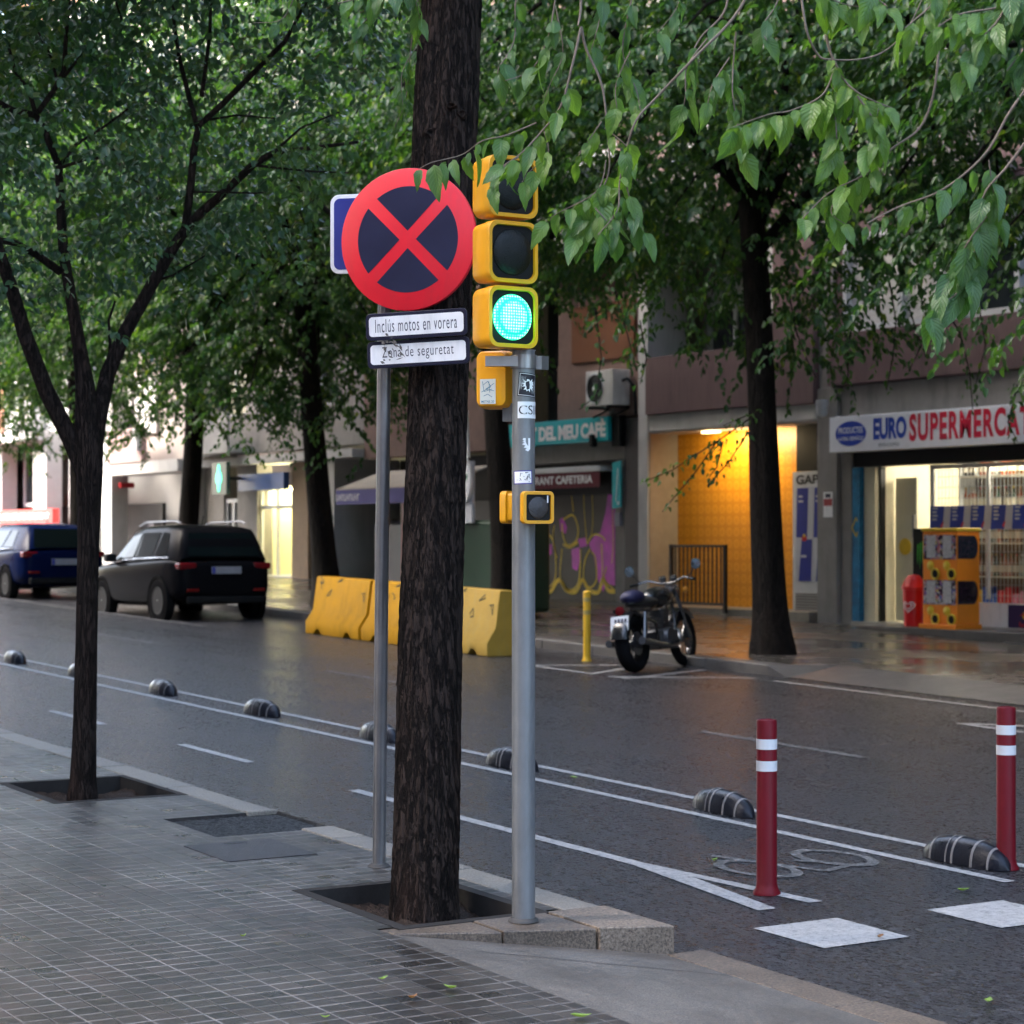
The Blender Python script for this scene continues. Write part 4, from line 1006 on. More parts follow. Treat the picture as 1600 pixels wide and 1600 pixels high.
for c in (fx(612)+.1, fx(744)):
    mb = MB()
    for k in range(9):
        mb.box(c-.55+k*.12, c-.55+k*.12+.035, ya-.016, ya-.0125, 2.70, 2.84); mb.box(c-.55+k*.12+.034, c-.51+k*.12+.045, ya-.0155, ya-.0127, 2.70+.055*(k % 3), 2.725+.055*(k % 3))
    mb.build('lettering', M_WHITE, va2)

# air conditioner
ax0, ax1 = fx(915, 21.6), fx(915, 21.6)+0.86
ac = thing('air_conditioner', ((ax0+ax1)/2, 21.8, 4.26), 'white air conditioner unit on the café wall above the teal sign', 'air conditioner')
MB().box(ax0, ax1, 21.6, 21.98, 4.28, 4.92).build('housing', mat('ac_white', (0.58, 0.57, 0.54), .5, var=.08, dirt=(.4, .38, .35)), ac, bevel=.015)
c = Vector((ax0+.30, 21.595, 4.60))
mb = MB().lathe(c, [(.25, 0), (.265, .012), (.28, 0.0)], 32, 0, (0, -1, 0)); g = mb.lathe(c, [(0, .002), (.25, .002)], 32, 1, (0, -1, 0), False)
gr = g.build('fan_grille', [M_FRAME, M_BLK], ac, smooth=40)
mb = MB()
for r in (.06, .11, .16, .21): mb.lathe(c, [(r, .006), (r+.006, .01), (r+.012, .006)], 28, 0, (0, -1, 0), False)
mb.build('fan_guard', mat('guard_grey', (0.05, .05, .05), .5), gr)
MB().lathe(c, [(0, .02), (.05, .018), (.06, .003)], 20, 0, (0, -1, 0)).build('hub', M_FRAME, gr, smooth=40)
for xx in (ax0+.12, ax1-.12):
    MB().box(xx-.02, xx+.02, 21.55, 22.045, 4.235, 4.275).obox((xx, 21.85, 4.16), (.015, 0, 0), (0, .17, .08), (0, .01, -.012)).build('bracket', M_IRON, ac)
mb = MB().tube([(ax1-.1, 21.8, 4.7), (ax1+.1, 21.85, 4.75), (ax1+.2, 21.93, 4.6), (ax1+.22, 21.95, 4.1)], .03, 8); mb.build('hose', M_BLK, ac, smooth=60)

# ---- pharmacy building
PX0, PX1 = fx(300), fx(566)-.006
bP = thing('apartment_building', ((PX0+PX1)/2, 22, 0), 'block with lit pharmacy entrance, green cross and white flared pillar', 'building')
M_TAN = mat('tan_wall', (0.24, 0.17, 0.11), .8, var=.15, bump=.1)
M_GREY2 = mat('warm_grey_wall', (0.27, 0.25, 0.23), .8, var=.12, bump=.1, dirt=(.18, .17, .16))
part_box('rear_wall', bP, M_GREY2, PX0, PX1, 25.6, 34, -1, 17.6)
part_box('roof', bP, M_GREY2, PX0, PX1, 22, 34, 17.61, 17.9)
part_box('ledge', bP, M_LCONC, PX0, PX1, 21.75, 22.6, fz(400, 726), fz(400, 714), .01)
zl = fz(400, 726)-.003
part_box('pillar', bP, M_LCONC, fx(510), fx(528), 21.9, 23.6, 0, zl, .01)
part_box('pillar', bP, M_LCONC, PX0+.004, fx(312), 21.9, 22.6, 0, zl, .01)
part_box('wall', bP, M_TAN, fx(450), fx(475), 22.1, 22.5, 0, zl)
part_box('wall', bP, M_GREY2, fx(365), fx(396), 22.1, 22.5, 0, zl)
part_box('wall', bP, M_GREY2, fx(312)+.004, fx(341), 22.15, 22.5, 0, zl)
part_box('garage_door', bP, mat('garage_blue', (0.06, .065, .10), .5, var=.15), fx(475), fx(510)-.004, 22.5, 22.6, .5, 2.3)
part_box('wall', bP, M_TAN, fx(475), fx(510)-.004, 22.48, 22.62, 2.3, zl)
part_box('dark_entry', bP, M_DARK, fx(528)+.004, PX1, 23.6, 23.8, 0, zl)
part_box('gate', bP, mat('gate_slate', (.05, .05, .065), .5, var=.2), fx(548), PX1-.02, 23.0, 23.06, .5, 2.3)
part_box('shop_sign', bP, mat('pharmacy_blue', (0.012, .07, .28), .4, var=.1), fx(378), fx(449), 21.9, 22.05, fz(410, 766), fz(410, 740))
# lit pharmacy recess
pa, pb = fx(396), fx(449)
M_PHW = mat('pharmacy_interior', (0.72, .68, .45), .5, var=.05)
part_box('pharmacy_back_wall', bP, M_PHW, pa, pb, 23.5, 23.6, .4, 3.2); part_box('pharmacy_side_wall', bP, M_PHW, pa-.1, pa-.003, 22.51, 23.6, .4, 3.2)
part_box('pharmacy_side_wall', bP, M_PHW, pb+.003, pb+.1, 22.51, 23.6, .4, 3.2)
part_box('pharmacy_floor', bP, M_FRAME, pa, pb, 22.1, 23.5, .3, 1.02)
part_box('pharmacy_lamp', bP, mat('pharmacy_tube', (1, 1, .9), var=0, emit=(1.0, .93, .55), estr=8.0), pa+.2, pb-.2, 22.9, 23.1, 3.08, 3.12)
part_box('lit_transom', bP, mat('lit_transom', (1, 1, .8), var=0, emit=(1.0, .95, .6), estr=.35), pa+.25, pb-.02, 22.28, 22.30, 2.72, 3.05)
pw = MB()
for px in (396, 421, 448): pw.box(fx(px)-.03, fx(px)+.03, 22.2, 22.27, 1.0, 3.1)
pw.box(pa, pb, 22.205, 22.265, 2.62, 2.70); pw.build('glass_door', M_FRAME, bP)
for k in range(5):
    for q in range(4):
        part_box('medicine_box', bP, [M_PR, M_WHITE, M_PY, mat('box_green', (.1, .4, .2), .5), M_PS][(k+q*2) % 5], pa+.15+.34*k, pa+.40+.34*k, 23.3, 23.49, 1.2+.38*q, 1.45+.38*q)
# window left of pharmacy
window(bP, fx(341)+.02, fx(365)-.02, 1.1, 2.9, 22.3, 0, .1, 1)
part_box('display_lamp', bP, mat('display_glow', (1, .9, .6), var=0, emit=(1, .82, .45), estr=0.3), fx(348), fx(356), 22.33, 22.36, 1.3, 2.5)
# cross sign projecting
cr = thing('pharmacy_cross', (fx(341), 21.4, 3.3), 'lit green pharmacy cross on a dark board beside the blue shop sign', 'sign')
xc = fx(341, 21.3); zc_ = fz(341, 747, 21.3)
MB().box(xc-.42, xc+.42, 21.32, 21.42, zc_-.40, zc_+.38).build('board', mat('cross_board', (.006, .05, .05), .3), cr)
MB().box(xc-.04, xc+.04, 21.42, 22.1, zc_-.04, zc_+.04).build('bracket', M_IRON, cr)
M_X = mat('cross_light', (.2, 1, .7), var=0, emit=(.10, 1.0, .55), estr=.3)
mb = MB(); poly = []
for i in range(48):
    a = 2*math.pi*i/48; r = .17+.10*abs(math.cos(2*a))**1.5; poly.append((r*math.cos(a)*.62, r*math.sin(a)*1.25))
mb.prism(poly, (xc, 21.315, zc_), XF, ZF, 0, .01); mb.build('light', M_X, cr)
storeys(bP, PX0, PX1, [zl+.30, 7.2, 10.2, 13.2, 17.6], 22.05, M_GREY2, 3.2, 1.7, 1.4, M_LCONC)

# ---- building with dark arcade, pale balcony
QX0, QX1 = fx(186), PX0-.006
bQ = thing('apartment_building', ((QX0+QX1)/2, 22, 0), 'pale block with pinkish balcony over a dark open shopfront', 'building')
M_PINK = mat('pink_render', (0.36, .25, .24), .8, var=.06)
M_PALE = mat('pale_beige_render', (0.40, .35, .32), .8, var=.06)
part_box('rear_wall', bQ, M_PALE, QX0, QX1, 25.6, 34, -1, 17); part_box('roof', bQ, M_PALE, QX0, QX1, 22, 34, 17.01, 17.3)
zA, zB, zC, zD = fz(215, 742), fz(215, 724), fz(215, 672), fz(215, 600)
part_box('ledge', bQ, M_LCONC, QX0+.25, QX1, 21.6, 22.6, zA, zB)
part_box('balcony_panel', bQ, M_PINK, QX0+.25, fx(246), 21.55, 21.7, zB+.003, zC)
part_box('ac_cover', bQ, M_FRAME, fx(240), fx(246), 21.4, 21.54, zB+.3, zC-.02)
part_box('wall', bQ, M_PALE, QX0+.25, QX1, 22.3, 22.6, zB+.003, 7.2)
part_box('blind', bQ, M_SHUT, fx(200), fx(232), 22.2, 22.28, zC-.1, zD+.2)
part_box('pillar', bQ, M_LCONC, fx(178), fx(190), 21.7, 22.2, .3, fz(185, 575), .02, 'white pilaster rising past the balcony')
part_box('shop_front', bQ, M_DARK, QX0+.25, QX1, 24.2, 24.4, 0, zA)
part_box('wall', bQ, mat('slate_wall', (.12, .12, .14), .8), QX0+.26, fx(208), 22.6, 22.8, 0, 2.4)
part_box('red_awning', bQ, mat('awning_red', (.45, .02, .03), .6), fx(188), fx(194), 21.9, 22.3, fz(192, 762), fz(192, 754))
storeys(bQ, QX0, QX1, [7.22, 10.2, 13.2, 17.0], 22.05, M_PALE, 3.2, 1.7, 1.4, M_PINK)

# ---- bright white building at the far left
WX0, WX1 = -92.0, QX0-.25
bW = thing('apartment_building', ((WX0+WX1)/2, 22, 0), 'bright white building with columns and red shop sign at the left end', 'building')
M_WB = mat('white_facade', (0.56, .55, .53), .8, var=.04)
part_box('rear_wall', bW, M_WB, WX0, WX1, 24.0, 34, -1, 17)
part_box('roof', bW, M_WB, WX0, WX1, 22, 34, 17.01, 17.3)
zl = fz(60, 690); zl2 = fz(60, 676)
part_box('ledge', bW, M_WB, WX0, fx(82), 21.4, 23.99, zl, zl2)
part_box('ledge', bW, M_PALE, fx(146), WX1, 21.5, 22.4, fz(160, 666), fz(160, 640))
for px0, px1 in ((3, 12), (62, 82), (118, 126), (146, 152), (170, 178)):
    part_box('column', bW, M_WB, fx(px0), fx(px1), 21.8, 22.3, 0, zl-.003)
part_box('wall', bW, M_WB, WX0, fx(3)-.01, 22.0, 22.3, 0, zl-.003)
for a, b in ((12, 62), (82, 118), (126, 146)):
    window(bW, fx(a)+.02, fx(b)-.02, fz(60, 790), zl-.2, 22.6, 0, .12, 2)
rs = MB().box(fx(-30), fx(118), 21.3, 21.5, fz(60, 818), fz(60, 797)).build('shop_sign', mat('shop_sign_red', (.75, .03, .03), .4, var=.05, emit=(1, .04, .03), estr=.12), bW)
mb = MB()
for k in range(34): 
    xx = fx(12)+k*.25
    if xx > fx(112): break
    mb.box(xx, xx+.16, 21.285, 21.297, fz(60, 812)+.02*(k % 2), fz(60, 803)-.02*(k % 3 == 0))
mb.build('lettering', mat('sign_pink_white', (.85, .75, .74), .5, emit=(1, .8, .78), estr=.1), rs)
part_box('shop_front', bW, M_DARK, WX0, WX1, 23.4, 23.5, 0, fz(60, 790))
part_box('brick_pier', bW, M_BRICK, WX0, fx(9), 21.9, 22.35, zl2+.003, 17)
for k, (a, b) in enumerate(((10, 32), (42, 50), (100, 120))):
    part_box('column', bW, M_WB, fx(a), fx(b), 21.95, 22.4, zl2+.003, 17)
part_box('wall', bW, M_WB, fx(9)+.01, WX1, 22.45, 22.7, zl2+.003, zl2+1.2)
for k in range(3):
    z0 = zl2+1.21+4.2*k
    window(bW, fx(50)+.01, fx(100)-.02, z0, z0+2.6, 22.6, .15, .1, 2); window(bW, fx(120), fx(176), z0, z0+2.2, 22.6, .4, .1, 2)
    part_box('wall', bW, M_BRICK if k else M_PALE, fx(9)+.01, WX1, 22.46, 22.7, z0+2.63, z0+4.2)
part_box('wall', bW, M_WB, fx(9)+.012, WX1, 22.72, 22.9, zl2+1.2, 17)

# ---- unseen houses on the near side, added and sized to hold back skylight
for k, (x0, x1, yn, h, lb) in enumerate(((-95.0, -46.3, -3.6, 19, 'unseen low brown apartment house far up the near pavement, added to block sky'), (-46.0, -16.0, -3.6, 27, 'unseen plain grey apartment house up the near pavement, added to block sky'), (-15.0, 14.0, -17.0, 25, 'unseen brown apartment house across the crossroads behind the viewer, added to block sky'), (20.0, 44.0, -3.6, 18, 'unseen grey apartment house down the near pavement, added to block sky'))):
    b = thing('apartment_building', ((x0+x1)/2, -6, 0), lb, 'building')
    wm = (M_BRN, M_GREY2, M_BRN, M_CONC)[k]
    part_box('wall', b, wm, x0, x1, yn-12, yn, -1, h)
    part_box('roof', b, M_CONC, x0-.1, x1+.1, yn-12.1, yn+.2, h+.003, h+.3)
    for lev in range(int((h-1.5)/3.1)):
        xx = x0+1.2
        while xx < x1-1.8:
            fr = MB().box(xx, xx+1.4, yn+.003, yn+.08, .9+3.1*lev, 2.4+3.1*lev).build('window', M_FRAME, b)
            MB().box(xx+.08, xx+1.32, yn+.081, yn+.09, .98+3.1*lev, 2.32+3.1*lev).build('pane', M_DGLASS, fr); xx += 3.1

bE = thing('apartment_building', (14, 22, 0), 'unseen plain grey apartment house beyond the supermarket, added to block low sky', 'building')  # out of view, added to cut low skylight from down the street
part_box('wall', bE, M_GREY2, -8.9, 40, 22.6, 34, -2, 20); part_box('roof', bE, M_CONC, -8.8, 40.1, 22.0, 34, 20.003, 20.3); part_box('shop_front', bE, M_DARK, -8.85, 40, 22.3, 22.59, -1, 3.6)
storeys(bE, -8.9, 40, [3.7, 7.0, 10.2, 13.4, 16.6, 20.0], 22.1, M_GREY2, 3.2, 1.7, 1.4, M_CONC)
# ------------------------------------------------------------------ street furniture near the camera
def signal_things():
    base = gnd(818, 1440, 0.006); bx_, by_ = base.x, base.y
    r = 0.0515; n = Vector((1, 0, 0)); rt = Vector((0, 1, 0)); up = ZF
    root = thing('traffic_signal', (bx_, by_, base.z), 'grey traffic light post with stickers and three yellow lamp boxes showing green', 'traffic light')
    tdep = 9.31
    zt = P(818, 548, tdep).z
    mb = MB().tube([(bx_, by_, base.z-.05), (bx_, by_, base.z+1.4), (bx_, by_, zt)], [r, r, r*.97], 40); pole = mb.build('pole', M_GALV, root, smooth=50)
    mb = MB().lathe((bx_, by_, 0), [(r+.001, base.z+.002), (r+.016, base.z+.0025), (r+.012, base.z+.012), (r+.001, base.z+.02)], 32, cap=False); mb.build('foot_collar', mat('foot_dirt', (.06, .055, .05), .7, var=.3), root, smooth=40)
    # lamp boxes
    W, H = .252, .268
    zs = [P(800, y, 9.2).z for y in (497.5, 396.5, 295)]
    ctr = P(801, 497, 9.14)
    fxn = bx_+.098                                  # plane of the front faces
    yc = by_-.112
    for k, z in enumerate(zs):
        c = Vector((fxn, yc, z)); poly = rrect(W, H, .048, 7)
        mb = MB(); D = .155
        # body: back smaller, stepped seam
        def loop(sc, dx, rr=.045): return [(c+rt*(a*sc)+up*(b*sc)+n*dx) for a, b in rrect(W, H, rr, 7)]
        rings = [loop(.90, -D), loop(.965, -D+.012), loop(.985, -.062), loop(.985, -.058), loop(1.0, -.056), loop(1.0, -.006), loop(.985, 0.0), loop(.87, 0.0), loop(.85, -.012)]
        vs = [v for l in rings for v in l]; m = len(rings[0]); fs = [tuple(range(m-1, -1, -1))]
        for i in range(len(rings)-1):
            for j in range(m): fs.append((i*m+j, i*m+(j+1) % m, (i+1)*m+(j+1) % m, (i+1)*m+j))
        mb.add(vs, fs); hs = mb.build('housing', M_YEL, root, smooth=35)
        # black front plate
        MB().prism([(a*.852, b*.852) for a, b in rrect(W, H, .045, 7)], c+n*(-.02), rt, up, 0, .006).build('front_plate', M_BLK, hs)
        rl = .1
        on = (k == 0)
        if on:
            lm = MB(); lm.lathe(c, [(rl, -.014), (rl*.97, -.008), (rl*.6, .004), (0, .008)], 40, 0, n)
            m_, t2, n2, b2 = new_mat('green_lamp')
            co = objco(t2); vo = n2.new('ShaderNodeTexVoronoi'); vo.inputs['Scale'].default_value = 78; vo.inputs['Randomness'].default_value = .12; _lnk(t2, co, vo.inputs['Vector'])
            e = ramp(t2, vo.outputs['Distance'], [(0.0, (0.75, 1.0, .82)), (.30, (.22, 1.0, .52)), (.50, (.003, .60, .26))])
            _lnk(t2, e, b2.inputs['Emission Color']); b2.inputs['Emission Strength'].default_value = 0.29
            b2.inputs['Base Color'].default_value = (.01, .12, .08, 1); b2.inputs['Roughness'].default_value = .3
            lm.build('lens', m_, hs, smooth=180, label='lit green lens')
            gd = bpy.data.lights.new('green_glow', 'POINT'); gd.energy = .13; gd.color = (.10, 1.0, .62); gd.shadow_soft_size = .07
            go = bpy.data.objects.new('green_glow', gd); COL.objects.link(go); go.location = c+n*.075
        else:
            MB().lathe(c, [(rl, -.014), (rl*.97, -.009), (rl*.6, .002), (0, .006)], 40, 0, n).build('lens', M_LENS, hs, smooth=180)
    # bracket below the boxes
    mb = MB().box(bx_-.03, fxn-.06, by_-.10, by_+.04, zt-.004, zs[0]-H/2+.004); mb.build('neck', mat('bracket_grey', (.16, .17, .17), .4, .5), root)
    zb0, zb1 = P(818, 577, tdep).z, P(818, 556, tdep).z
    mb = MB().lathe((bx_, by_, 0), [(r+.0005, zb0), (r+.006, zb0), (r+.006, zb1), (r+.0005, zb1)], 36, cap=False)
    mb.obox((bx_+.004, by_+r+.032, (zb0+zb1)/2), (.012, .020, 0), (-.006, .022, 0), (0, 0, (zb1-zb0)/2))
    cl = mb.build('clamp_band', M_STEEL, root, smooth=40)
    # arm to the side lamp
    left = Vector((-RX, -RY, 0)); view = Vector((VX, VY, 0))
    mb = MB(); a = Vector((bx_, by_, (zb0+zb1)/2)); b = a+left*.145
    mb.obox((a+b)/2+left*.02-view*.03, left*.075, view*.022, up*.022); mb.build('arm', M_STEEL, root)
    # pedestrian lamp seen from behind
    c = P(771, 593, 9.36); nb_ = (-view*.93+left*.36).normalized(); rb = up.cross(nb_)
    Wp, Hp = .148, .255
    mb = MB()
    def lp(sc, d, rr): return [(c+rb*(p*sc)+up*(q*sc)+nb_*d) for p, q in rrect(Wp, Hp, rr, 7)]
    rings = [lp(1.0, -.10, .02), lp(1.0, -.04, .02), lp(.985, -.036, .02), lp(.985, .01, .03), lp(.92, .03, .03), lp(.6, .036, .03)]
    vs = [v for l in rings for v in l]; m = len(rings[0]); fs = [tuple(range(m-1, -1, -1)), tuple((len(rings)-1)*m+k for k in range(m))]
    for i in range(len(rings)-1):
        for j in range(m): fs.append((i*m+j, i*m+(j+1) % m, (i+1)*m+(j+1) % m, (i+1)*m+j))
    mb.add(vs, fs); pb_ = mb.build('side_lamp_housing', M_YEL, root, smooth=45)
    mb = MB(); o = c-up*.055-rb*.012+nb_*.0365; mb.prism([(-.037, -.055), (.037, -.055), (.037, .055), (-.037, .055)], o, rb, up, 0, .0012, 0)
    for pts in (((-.02, .03), (.0, .045), (.015, .02), (-.03, -.002)), ((.03, .035), (-.01, .01), (.03, .002)), ((-.025, .045), (-.018, .0), (.02, .01)), ((-.02, -.02), (0, -.012), (.02, -.025)), ((.005, .045), (.01, -.005))):
        for (p, q), (p2, q2) in zip(pts, pts[1:]):
            d = Vector((p2-p, q2-q)).normalized(); w2 = Vector((-d.y, d.x))*.0011
            mb.prism([(p-w2.x, q-w2.y), (p2-w2.x, q2-w2.y), (p2+w2.x, q2+w2.y), (p+w2.x, q+w2.y)], o, rb, up, .0013, .0018, 1)
    add_text(mb, 'METNS 20', o-up*.045, rb, up, .060, .011, 0.01, 1, .0016)
    mb.build('sticker', [mat('sticker_pale', (.62, .66, .62), .5, var=.05), mat('sticker_ink', (.02, .16, .26), .5)], pb_)
    mb = MB(); s = c+rb*.055-up*.145-nb_*.05; mb.obox(s, rb*.022, up*.04, nb_*.025); mb.build('cable_box', M_GALV, root)
    # small repeater lamps
    def repeater(cpx, cpy, t, nn, w_, h_, d_, dark, nm):
        c = P(cpx, cpy, t); rr_ = up.cross(nn); mb = MB()
        def lp(sc, d, r2): return [(c+rr_*(p*sc)+up*(q*sc)+nn*d) for p, q in rrect(w_, h_, r2, 6)]
        rings = [lp(.84, -d_, .018), lp(.86, -d_+.006, .018), lp(.88, -.035, .018), lp(1.0, -.032, .020), lp(1.0, -.004, .020), lp(.98, 0, .02), lp(.80, 0, .012), lp(.78, -.012, .012)]
        vs = [v for l in rings for v in l]; m = len(rings[0]); fs = [tuple(range(m-1, -1, -1))]
        for i in range(len(rings)-1):
            for j in range(m): fs.append((i*m+j, i*m+(j+1) % m, (i+1)*m+(j+1) % m, (i+1)*m+j))
        mb.add(vs, fs); h = mb.build(nm, M_YEL, root, smooth=40)
        MB().prism([(a*.785, b*.785) for a, b in rrect(w_, h_, .015, 6)], c-nn*.014, rr_, up, 0, .005).build('front_plate', M_BLK, h)
        MB().lathe(c, [(w_*.33, -.009), (w_*.30, -.006), (0, -.002)], 32, 0, nn).build('lens', dark, h, smooth=180)
        mb = MB(); mb.prism([(-.003, -.016), (.003, -.016), (.003, .016), (-.003, .016)], c+rr_*(w_*.31)+up*(h_*.26)-nn*.0088, rr_, up, 0, .001)
        mb.build('mark', M_WHITE, h); return h
    repeater(842, 793, 9.16, Vector((1, -.12, 0)).normalized(), .150, .142, .055, mat('repeater_lens', (.045, .042, .042), .4, var=.3, vscale=120, bump=.3, bscale=200), 'repeater_housing')
    repeater(795, 793, 9.43, (view*.55+left*.83).normalized(), .15, .145, .09, M_LENS, 'repeater_housing')
    # stickers wrapped on the pole
    face = math.atan2(-VY, -VX)                     # direction from pole toward the camera
    def wrap(rr): 
        def w2(u0, z0, tilt=0.0):
            def f(a, b):
                aa = a*math.cos(tilt)-b*math.sin(tilt); bb = a*math.sin(tilt)+b*math.cos(tilt)
                th = face+(u0+aa)/r; return Vector((bx_+rr*math.cos(th), by_+rr*math.sin(th), z0+bb))
            return f
        return w2
    def patch(mb, f, w_, h_, mi, nx=14):
        vs = [f(w_*(i/nx-.5), h_*(j-.5)) for j in (0, 1) for i in range(nx+1)]
        mb.add(vs, [(i, i+1, nx+2+i, nx+1+i) for i in range(nx)], mi)
    def shape(mb, f, pts, mi): mb.add([f(a, b) for a, b in pts], [tuple(range(len(pts)))], mi)
    R0, R1, R2 = r+.0008, r+.0013, r+.0018
    zz = lambda py: P(818, py, tdep-.05).z
    mb = MB(); patch(mb, wrap(R0)(.022, zz(602), -.10), .092, .104, 1); patch(mb, wrap(R0+.0002)(.022, zz(602), -.10), .084, .096, 0)
    patch(mb, wrap(R0+.0003)(.022, zz(602), -.10), .080, .092, 1)
    pts = []
    rs_ = random.Random(3)
    for i in range(26): a = 2*math.pi*i/26; q = (.021 if i % 2 else .030)*(1+.25*rs_.uniform(-1, 1)); pts.append((q*math.cos(a), q*math.sin(a)))
    shape(mb, wrap(R1)(.024, zz(602)), pts, 0)
    mb.build('sticker', [M_WHITE, mat('sticker_black', (.012, .012, .022), .4)], pole)
    mb = MB(); patch(mb, wrap(R0)(.032, zz(641), 0), .118, .073, 0)
    add_text(mb, 'CSIF', (0, 0, 0), XF, ZF, .108, .040, 0.0, 1, 0, warp=wrap(R1)(.033, zz(641)))
    mb.build('sticker', [M_WHITE, mat('sticker_black', (.012, .012, .022), .4)], pole)
    mb = MB(); shape(mb, wrap(R0)(.012, zz(695)), [(-.017, .022), (-.012, .028), (.018, .028), (.018, -.02), (.008, -.03), (-.006, -.024), (.002, -.016), (-.012, -.014), (-.004, -.004), (-.019, .0), (-.008, .009), (-.018, .012), (-.009, .016)], 0)
    mb.build('sticker', M_WHITE, pole)
    mb = MB(); patch(mb, wrap(R0)(-.004, zz(746), .03), .090, .060, 1); patch(mb, wrap(R0+.0003)(-.004, zz(746), .03), .080, .051, 0)
    for k in range(14):
        a0, b0 = rs_.uniform(-.036, .036), rs_.uniform(-.02, .02); a1, b1 = a0+rs_.uniform(-.014, .014), b0+rs_.uniform(-.02, .02)
        b1 = max(-.022, min(.022, b1)); d = Vector((a1-a0, b1-b0)).normalized(); w2 = Vector((-d.y, d.x))*.0012
        shape(mb, wrap(R1)(-.004, zz(746), .03), [(a0-w2.x, b0-w2.y), (a1-w2.x, b1-w2.y), (a1+w2.x, b1+w2.y), (a0+w2.x, b0+w2.y)], 2)
    mb.build('sticker', [M_WHITE, mat('sticker_violet', (.06, .05, .30), .4), mat('sticker_ink_black', (.02, .02, .025), .4)], pole)
    return root
signal_things()

def sign_post():
    base = gnd(592, 1354, 0.0)
    top = P(603, 290, 10.22)
    root = thing('no_stopping_sign', tuple(base), 'thin galvanised post with round red no stopping sign and two white text plates', 'road sign')
    MB().tube([base-ZF*.05, base+(top-base)*.5, top], .0335, 24).build('pole', M_STEEL, root, smooth=50)
    MB().lathe(base, [(.036, .0), (.06, .001), (.05, .012), (.034, .02)], 24, cap=False).build('foot_collar', mat('foot_dirt', (.06, .055, .05), .7, var=.3), root, smooth=40)
    view = Vector((VX, VY, 0)); right = Vector((RX, RY, 0))
    n = (-view*math.cos(.30)-right*math.sin(.30)).normalized(); r = ZF.cross(n); u = ZF
    c = P(637, 374, 10.13); R_ = .342
    mb = MB().lathe(c, [(R_*.97, -.030), (R_, -.028), (R_, -.003), (R_*.985, 0), (0, 0)], 96, 0, n); disc = mb.build('round_plate', M_RED, root, smooth=35)
    # navy sectors between the red cross
    mb = MB(); ri = .745*R_; hb = .086*R_
    for k in range(4):
        a0 = math.radians(90*k); ca, sa = math.cos(a0), math.sin(a0)
        # sector centred on +x bounded by |y| < x - hb*sqrt2
        s2 = hb*math.sqrt(2); pts = [(s2, 0.0)]
        # intersection of y = -(x - s2) with circle
        lim = None
        aa = []
        for i in range(181):
            a = math.radians(-45+i*.5); x, y = ri*math.cos(a), ri*math.sin(a)
            if abs(y) <= x-s2: aa.append((x, y))
        pts += aa[::4]+[aa[-1]]
        mb.prism([(x*ca-y*sa, x*sa+y*ca) for x, y in pts], c, r, u, .0006, .0016)
    mb.build('sectors', M_NAVY, disc)
    def plate(pc, w_, h_, txt, tw, th, roll, nm, off):
        ca, sa = math.cos(roll), math.sin(roll); r2 = r*ca+u*sa; u2 = -r*sa+u*ca
        p = MB().prism(rrect(w_, h_, .025, 6), pc, r2, u2, -.012, 0).build('text_plate', mat('plate_navy', (.010, .011, .03), .35), root, bevel=.003)
        MB().prism(rrect(w_-.035, h_-.035, .018, 6), pc, r2, u2, .0005, .0015).build('white_field', M_WHITE, p)
        mb = MB(); add_text(mb, txt, pc+n*.0016+u2*off[1]+r2*off[0], r2, u2, tw, th, -0.004, 0, .0008, 1.16); mb.build('lettering', mat('plate_ink', (.015, .015, .04), .5), p)
        return r2, u2
    p1 = P(650, 507, 10.10); p2 = P(653, 551, 10.12)
    plate(p1, .515, .130, 'Inclús motos en vorera', .415, .063, .030, 'a', (.0, .003))
    r2, u2 = plate(p2, .52, .130, 'Zona de seguretat', .363, .067, .030, 'b', (.0, .002))
    # torn grey residue of a peeled sticker
    mb = MB(); rs_ = random.Random(8)
    for k in range(22):
        o = p1+r2*(-.155+rs_.uniform(-.02, .09)*1.0)+u2*(-.045-.006*k+rs_.uniform(-.01, .01))+n*(.0032+.0002*k)
        L = rs_.uniform(.012, .05); a = rs_.uniform(-1.4, .3); d = r2*math.cos(a)+u2*math.sin(a); q = r2*-math.sin(a)+u2*math.cos(a); wv = rs_.uniform(.003, .010)
        mb.add([o-d*L/2, o+q*wv*.7, o+d*L/2, o-q*wv], [(0, 1, 2, 3)])
    mb.build('torn_residue', mat('residue_grey', (.12, .11, .10), .8, var=.5, vscale=60), root)
    # blue panel behind, facing nearly the same way
    nb = (-view*.97-right*.24).normalized(); rb = ZF.cross(nb)
    pc = P(584, 364, 10.36)
    bp = MB().prism(rrect(.45, .39, .045, 7), pc, rb, ZF, -.012, 0).build('blue_panel', M_WHITE, root, bevel=.004)
    MB().prism(rrect(.41, .35, .03, 7), pc, rb, ZF, .0005, .0015).build('blue_field', M_BLUE, bp)
    mb = MB()
    for z in (c.z+.12, c.z-.12, p1.z, p2.z):
        q = base+(top-base)*((z-base.z)/(top.z-base.z)); mb.tube([q-ZF*.02, q+ZF*.02], .039, 20)
        tgt = (c if z > p1.z+.2 else (p1 if z == p1.z else p2)); d = Vector((tgt.x, tgt.y, z)); mb.obox((q+d)/2-n*.008, (d-q)/2*.9, ZF*.012, n*.01)
    mb.build('clamp_band', M_STEEL, root, smooth=40)
sign_post()

